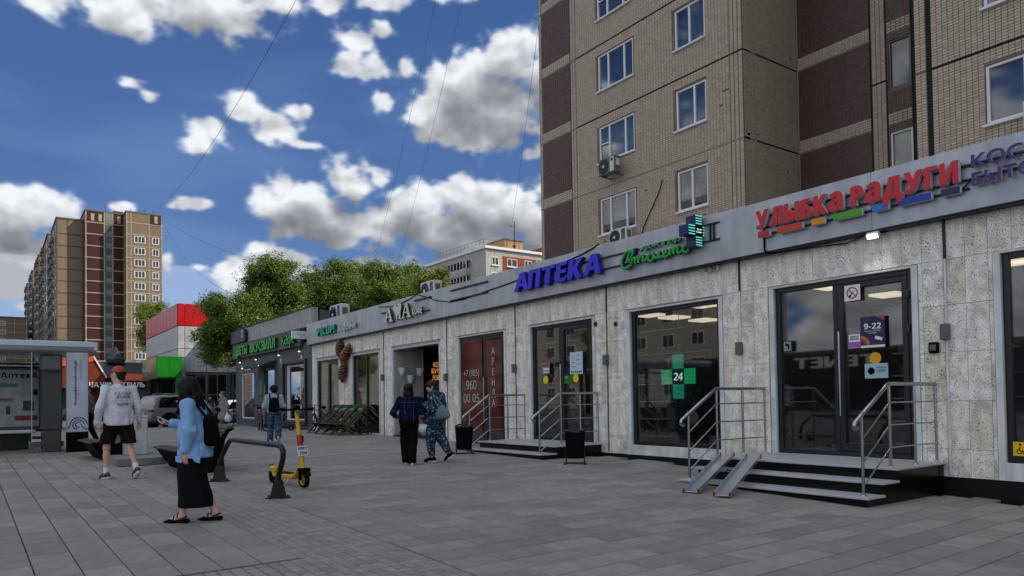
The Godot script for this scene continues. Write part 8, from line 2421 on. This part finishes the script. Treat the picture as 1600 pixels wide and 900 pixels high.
	var p2 := [[Vector3(0, 1.31, 0.02), Vector3(0.185, 0.075, 0.10), Basis.IDENTITY], [Vector3(0, 1.15, 0.035), Vector3(0.215, 0.23, 0.165), Basis.IDENTITY], [Vector3(0, 0.95, 0.03), Vector3(0.225, 0.22, 0.18), Basis.IDENTITY], [Vector3(0, 1.33, 0.01), Vector3(0, 1.38, -0.02), 0.085, 0.075]]
	p2.append_array(limb(K.sh_l, K.el_l, K.wr_l + Vector3(0, 0, 0.04), 0.085, 0.075, 0.06))
	p2.append_array(limb(K.sh_r, K.el_r, K.wr_r + Vector3(0, 0, 0.04), 0.085, 0.075, 0.06))
	obj("jacket", body(G.new(), p2, 0.015, 0.045, 0.022, 9.0, 0.78), leaf, w)
	obj("trousers", body(G.new(), [[Vector3(0, 0.87, 0.02), Vector3(0.19, 0.14, 0.16), Basis.IDENTITY], [K.hip_l, K.knee_l, 0.125, 0.095], [K.knee_l, K.ankle_l.lerp(K.knee_l, 0.22), 0.095, 0.072], [K.hip_r, K.knee_r, 0.125, 0.095], [K.knee_r, K.ankle_r.lerp(K.knee_r, 0.22), 0.095, 0.072]], 0.017, 0.05, 0.022), leaf, w)
	for s in ["l", "r"]: shoe(w, K["ankle_" + s], K["toe_" + s], black, sole)
	var H2 := func(x: float, y: float, z: float) -> Vector3: return K.head + lk * Vector3(x, y, z)
	obj("hair", body(G.new(), [[H2.call(0, 0.045, 0.025), Vector3(0.098, 0.094, 0.108), lk], [H2.call(0, -0.03, 0.065), Vector3(0.082, 0.08, 0.06), lk], [H2.call(-0.06, 0.05, -0.06), H2.call(0.06, 0.06, -0.06), 0.04, 0.04]], 0.012, 0.03, 0.02, 22.0), mat("hair_black", Color(0.045, 0.04, 0.042), 0.55), w)
	eyes(w, K.head, lk, 1.02)
	obj("phone", G.new().bx(Vector3(0, 1.22, -0.29), Vector3(0.075, 0.15, 0.01), 0.003, Basis(Vector3.RIGHT, -0.4)), mats.black, w)
	var tote := grain("tote_grey", Color(0.46, 0.55, 0.57), 0.6, "cloth", 0.5)
	obj("tote_bag", body(G.new(), [[Vector3(-0.22, 0.92, 0.20), Vector3(-0.22, 0.92, 0.40), 0.07, 0.055], [Vector3(-0.23, 1.02, 0.22), Vector3(-0.23, 1.0, 0.38), 0.05, 0.04], [Vector3(-0.23, 1.10, 0.26), Vector3(-0.23, 1.05, 0.34), 0.03, 0.025]], 0.016, 0.08, 0.012), tote, w)
	obj("tote_handle", G.new().tube([Vector3(-0.23, 1.05, 0.36), Vector3(-0.225, 1.22, 0.20), Vector3(-0.20, 1.375, 0.04), Vector3(-0.25, 1.20, 0.14), Vector3(-0.23, 1.05, 0.22)], 0.014, 6), tote, w)
	obj("blue_bag", body(G.new(), [[Vector3(-0.17, 0.80, -0.10), Vector3(-0.17, 0.80, 0.0), 0.05, 0.045], [Vector3(-0.17, 0.95, -0.10), Vector3(-0.17, 0.97, -0.02), 0.035, 0.03]], 0.014, 0.07, 0.008), mat("bag_blue", Color(0.10, 0.20, 0.56), 0.5), w)
	obj("blue_bag_handle", G.new().tube([Vector3(-0.17, 0.98, -0.10), Vector3(-0.19, 1.10, -0.09), Vector3(-0.17, 0.98, -0.02)], 0.009, 5), mats.bag_blue, w)

func man_with_backpack(skin: Material, hair: Material, denim: Material, black: Material, sole: Material) -> void:
	var o := person("man with black backpack, pale jacket and blue jeans walking to the dark grey shop", Vector3(6.66, gy(-21.1), -21.1), -0.30)
	var J := {"pelvis": Vector3(0, 0.88, 0), "chest": Vector3(0, 1.20, 0.01), "neck": Vector3(0, 1.38, 0.0), "head": Vector3(0, 1.52, -0.02), "look": Basis(Vector3.UP, -0.25), "hs": 1.02,
		"hip_l": Vector3(-0.09, 0.85, 0), "knee_l": Vector3(-0.10, 0.46, -0.10), "ankle_l": Vector3(-0.11, 0.085, -0.08), "toe_l": Vector3(-0.115, 0.03, -0.21),
		"hip_r": Vector3(0.09, 0.85, 0), "knee_r": Vector3(0.11, 0.46, 0.05), "ankle_r": Vector3(0.11, 0.17, 0.24), "toe_r": Vector3(0.11, 0.05, 0.13),
		"sh_l": Vector3(-0.18, 1.31, 0.01), "el_l": Vector3(-0.26, 1.05, 0.04), "wr_l": Vector3(-0.26, 0.90, -0.14), "hd_l": Vector3(0, -0.6, -1), "pm_l": Vector3(1, 0, 0),
		"sh_r": Vector3(0.18, 1.31, 0.01), "el_r": Vector3(0.26, 1.05, 0.04), "wr_r": Vector3(0.25, 0.88, -0.10), "hd_r": Vector3(0, -0.8, -1), "pm_r": Vector3(-1, 0, 0)}
	skin_body(o, J, skin, 0.022)
	var jac := grain("jacket_pale", Color(0.66, 0.74, 0.78), 0.85, "cloth", 0.4)
	var pr := [[Vector3(0, 1.31, 0.01), Vector3(0.19, 0.07, 0.09), Basis.IDENTITY], [Vector3(0, 1.14, 0.01), Vector3(0.20, 0.22, 0.135), Basis.IDENTITY], [Vector3(0, 0.95, 0.01), Vector3(0.205, 0.2, 0.15), Basis.IDENTITY], [Vector3(0, 1.34, 0.01), Vector3(0, 1.40, 0), 0.075, 0.065]]
	pr.append_array(limb(J.sh_l, J.el_l, J.wr_l, 0.08, 0.07, 0.05)); pr.append_array(limb(J.sh_r, J.el_r, J.wr_r, 0.08, 0.07, 0.05))
	obj("jacket", body(G.new(), pr, 0.02, 0.04, 0.02, 9.0, 0.82), jac, o)
	obj("jeans", body(G.new(), [[Vector3(0, 0.87, 0.0), Vector3(0.175, 0.12, 0.135), Basis.IDENTITY], [J.hip_l, J.knee_l, 0.105, 0.09], [J.knee_l, J.ankle_l, 0.09, 0.085], [J.hip_r, J.knee_r, 0.105, 0.09], [J.knee_r, J.ankle_r, 0.09, 0.085]], 0.021, 0.05, 0.016), denim, o)
	for s in ["l", "r"]: shoe(o, J["ankle_" + s], J["toe_" + s], sole, sole)
	obj("hair", body(G.new(), [[J.head + Vector3(0, 0.04, 0.02), Vector3(0.105, 0.10, 0.112), J.look], [J.head + Vector3(0, -0.03, 0.06), Vector3(0.085, 0.07, 0.055), J.look]], 0.015, 0.03, 0.03, 24.0), hair, o)
	eyes(o, J.head, J.look, 1.02)
	obj("backpack", body(G.new(), [[Vector3(0, 0.98, 0.24), Vector3(0, 1.20, 0.21), 0.12, 0.10], [Vector3(-0.08, 0.95, 0.22), Vector3(-0.06, 1.2, 0.2), 0.08, 0.07], [Vector3(0.08, 0.95, 0.22), Vector3(0.06, 1.2, 0.2), 0.08, 0.07]], 0.02, 0.05), black, o)
	obj("strap", G.new().tube([Vector3(-0.10, 1.22, 0.18), Vector3(-0.12, 1.375, 0.06), Vector3(-0.13, 1.34, -0.08), Vector3(-0.13, 1.1, -0.15)], 0.022, 6).tube([Vector3(0.10, 1.22, 0.18), Vector3(0.12, 1.375, 0.06), Vector3(0.13, 1.34, -0.08), Vector3(0.13, 1.1, -0.15)], 0.022, 6), black, o)

func woman_in_coat(skin: Material, black: Material) -> void:
	var o := person("older woman in pale grey coat carrying a white plastic bag before the dark grey shop", Vector3(7.80, gy(-31.3), -31.4), 1.75)
	var look := Basis(Vector3.UP, 0.1)
	var J := {"pelvis": Vector3(0, 0.88, 0), "chest": Vector3(0, 1.18, 0.01), "neck": Vector3(0, 1.37, 0.0), "head": Vector3(0, 1.50, -0.03), "look": look, "hs": 1.03,
		"hip_l": Vector3(-0.08, 0.85, 0), "knee_l": Vector3(-0.08, 0.45, -0.08), "ankle_l": Vector3(-0.08, 0.085, -0.10), "toe_l": Vector3(-0.085, 0.03, -0.22),
		"hip_r": Vector3(0.08, 0.85, 0), "knee_r": Vector3(0.08, 0.45, 0.02), "ankle_r": Vector3(0.08, 0.10, 0.12), "toe_r": Vector3(0.08, 0.03, 0.0),
		"sh_l": Vector3(-0.18, 1.30, 0.01), "el_l": Vector3(-0.25, 1.04, 0.08), "wr_l": Vector3(-0.25, 0.84, 0.06), "hd_l": Vector3(0, -1, 0), "pm_l": Vector3(1, 0, 0), "curl_l": 1.1,
		"sh_r": Vector3(0.18, 1.30, 0.01), "el_r": Vector3(0.24, 1.03, 0.02), "wr_r": Vector3(0.16, 0.96, -0.16), "hd_r": Vector3(-0.4, 0, -1), "pm_r": Vector3(-0.4, 0, 1)}
	skin_body(o, J, skin, 0.024)
	var coat := grain("coat_grey", Color(0.60, 0.585, 0.56), 0.9, "cloth", 0.4)
	var pr := [[Vector3(0, 1.30, 0.01), Vector3(0.185, 0.07, 0.095), Basis.IDENTITY], [Vector3(0, 1.12, 0.01), Vector3(0.205, 0.22, 0.15), Basis.IDENTITY], [Vector3(0, 0.85, 0.01), Vector3(0.22, 0.25, 0.17), Basis.IDENTITY], [Vector3(0, 0.60, 0.0), Vector3(0.235, 0.26, 0.19), Basis.IDENTITY], [Vector3(0, 1.33, 0.01), Vector3(0, 1.40, 0), 0.085, 0.08]]
	pr.append_array(limb(J.sh_l, J.el_l, J.wr_l, 0.085, 0.075, 0.06)); pr.append_array(limb(J.sh_r, J.el_r, J.wr_r, 0.085, 0.075, 0.06))
	obj("coat", body(G.new(), pr, 0.02, 0.05, 0.02, 9.0, 0.44), coat, o)
	obj("trousers", body(G.new(), [[J.hip_l, J.knee_l, 0.10, 0.08], [J.knee_l, J.ankle_l, 0.08, 0.07], [J.hip_r, J.knee_r, 0.10, 0.08], [J.knee_r, J.ankle_r, 0.08, 0.07]], 0.022, 0.04), grain("trousers_grey", Color(0.42, 0.40, 0.38), 0.9, "cloth", 0.4), o)
	for s in ["l", "r"]: shoe(o, J["ankle_" + s], J["toe_" + s], black, black)
	obj("hair", body(G.new(), [[J.head + Vector3(0, 0.045, 0.025), Vector3(0.098, 0.09, 0.108), look], [J.head + Vector3(0, -0.02, 0.06), Vector3(0.085, 0.07, 0.055), look]], 0.015, 0.03, 0.02, 22.0), mat("hair_ash", Color(0.42, 0.33, 0.26), 0.7), o)
	eyes(o, J.head, look, 1.03)
	obj("shoulder_bag", body(G.new(), [[Vector3(0.13, 0.90, -0.20), Vector3(-0.06, 0.88, -0.22), 0.085, 0.085]], 0.022, 0.04), black, o)
	obj("bag_strap", G.new().tube([Vector3(0.16, 0.95, -0.18), Vector3(0.05, 1.15, -0.17), Vector3(-0.11, 1.36, -0.05), Vector3(-0.12, 1.36, 0.06)], 0.014, 5), black, o)
	obj("plastic_bag", body(G.new(), [[Vector3(-0.27, 0.50, 0.10), Vector3(0.11, 0.15, 0.15), Basis.IDENTITY], [Vector3(-0.26, 0.62, 0.08), Vector3(-0.25, 0.76, 0.06), 0.07, 0.018]], 0.02, 0.05, 0.02), mat("plastic_bag", Color(0.84, 0.85, 0.86), 0.4), o)

func bystanders(skin: Material, black: Material, hair: Material) -> void:
	for e in [[Vector3(2.42, gy(-25.5), -25.6), 1.2, Color(0.36, 0.35, 0.31), "person in grey brown jacket half hidden behind the information pylon"], [Vector3(10.6, 0.30, -45.6), -0.6, Color(0.13, 0.13, 0.14), "person with short grey hair beyond the silver off roader"]]:
		var o := person(e[3], e[0], e[1])
		var J := {"pelvis": Vector3(0, 0.92, 0), "chest": Vector3(0, 1.26, 0.01), "neck": Vector3(0, 1.46, 0.0), "head": Vector3(0, 1.61, -0.02), "look": Basis.IDENTITY, "hs": 1.05,
			"hip_l": Vector3(-0.095, 0.9, 0), "knee_l": Vector3(-0.10, 0.48, -0.10), "ankle_l": Vector3(-0.10, 0.085, -0.12), "toe_l": Vector3(-0.105, 0.03, -0.25),
			"hip_r": Vector3(0.095, 0.9, 0), "knee_r": Vector3(0.10, 0.48, 0.03), "ankle_r": Vector3(0.10, 0.10, 0.2), "toe_r": Vector3(0.10, 0.04, 0.08),
			"sh_l": Vector3(-0.19, 1.38, 0.01), "el_l": Vector3(-0.27, 1.10, 0.05), "wr_l": Vector3(-0.27, 0.88, -0.02), "hd_l": Vector3(0, -1, -0.1), "pm_l": Vector3(1, 0, 0),
			"sh_r": Vector3(0.19, 1.38, 0.01), "el_r": Vector3(0.27, 1.10, 0.05), "wr_r": Vector3(0.27, 0.88, -0.02), "hd_r": Vector3(0, -1, -0.1), "pm_r": Vector3(-1, 0, 0)}
		skin_body(o, J, skin, 0.026)
		var pr := [[Vector3(0, 1.38, 0.01), Vector3(0.20, 0.07, 0.10), Basis.IDENTITY], [Vector3(0, 1.18, 0.01), Vector3(0.21, 0.24, 0.15), Basis.IDENTITY], [Vector3(0, 0.98, 0.01), Vector3(0.21, 0.2, 0.155), Basis.IDENTITY], [Vector3(0, 1.42, 0.01), Vector3(0, 1.48, 0), 0.08, 0.07]]
		pr.append_array(limb(J.sh_l, J.el_l, J.wr_l, 0.085, 0.075, 0.055)); pr.append_array(limb(J.sh_r, J.el_r, J.wr_r, 0.085, 0.075, 0.055))
		obj("jacket", body(G.new(), pr, 0.024, 0.05, 0.018, 9.0, 0.86), mat("by_jacket" + str(e[1]), e[2], 0.9), o)
		obj("trousers", body(G.new(), [[Vector3(0, 0.92, 0.0), Vector3(0.18, 0.12, 0.14), Basis.IDENTITY], [J.hip_l, J.knee_l, 0.105, 0.085], [J.knee_l, J.ankle_l, 0.085, 0.07], [J.hip_r, J.knee_r, 0.105, 0.085], [J.knee_r, J.ankle_r, 0.085, 0.07]], 0.026, 0.05), black, o)
		for s in ["l", "r"]: shoe(o, J["ankle_" + s], J["toe_" + s], black, black)
		obj("hair", body(G.new(), [[J.head + Vector3(0, 0.045, 0.022), Vector3(0.092, 0.088, 0.105), Basis.IDENTITY]], 0.018, 0.03), mat("hair_grey", Color(0.22, 0.21, 0.20), 0.8), o)
		eyes(o, J.head, J.look, 1.05)
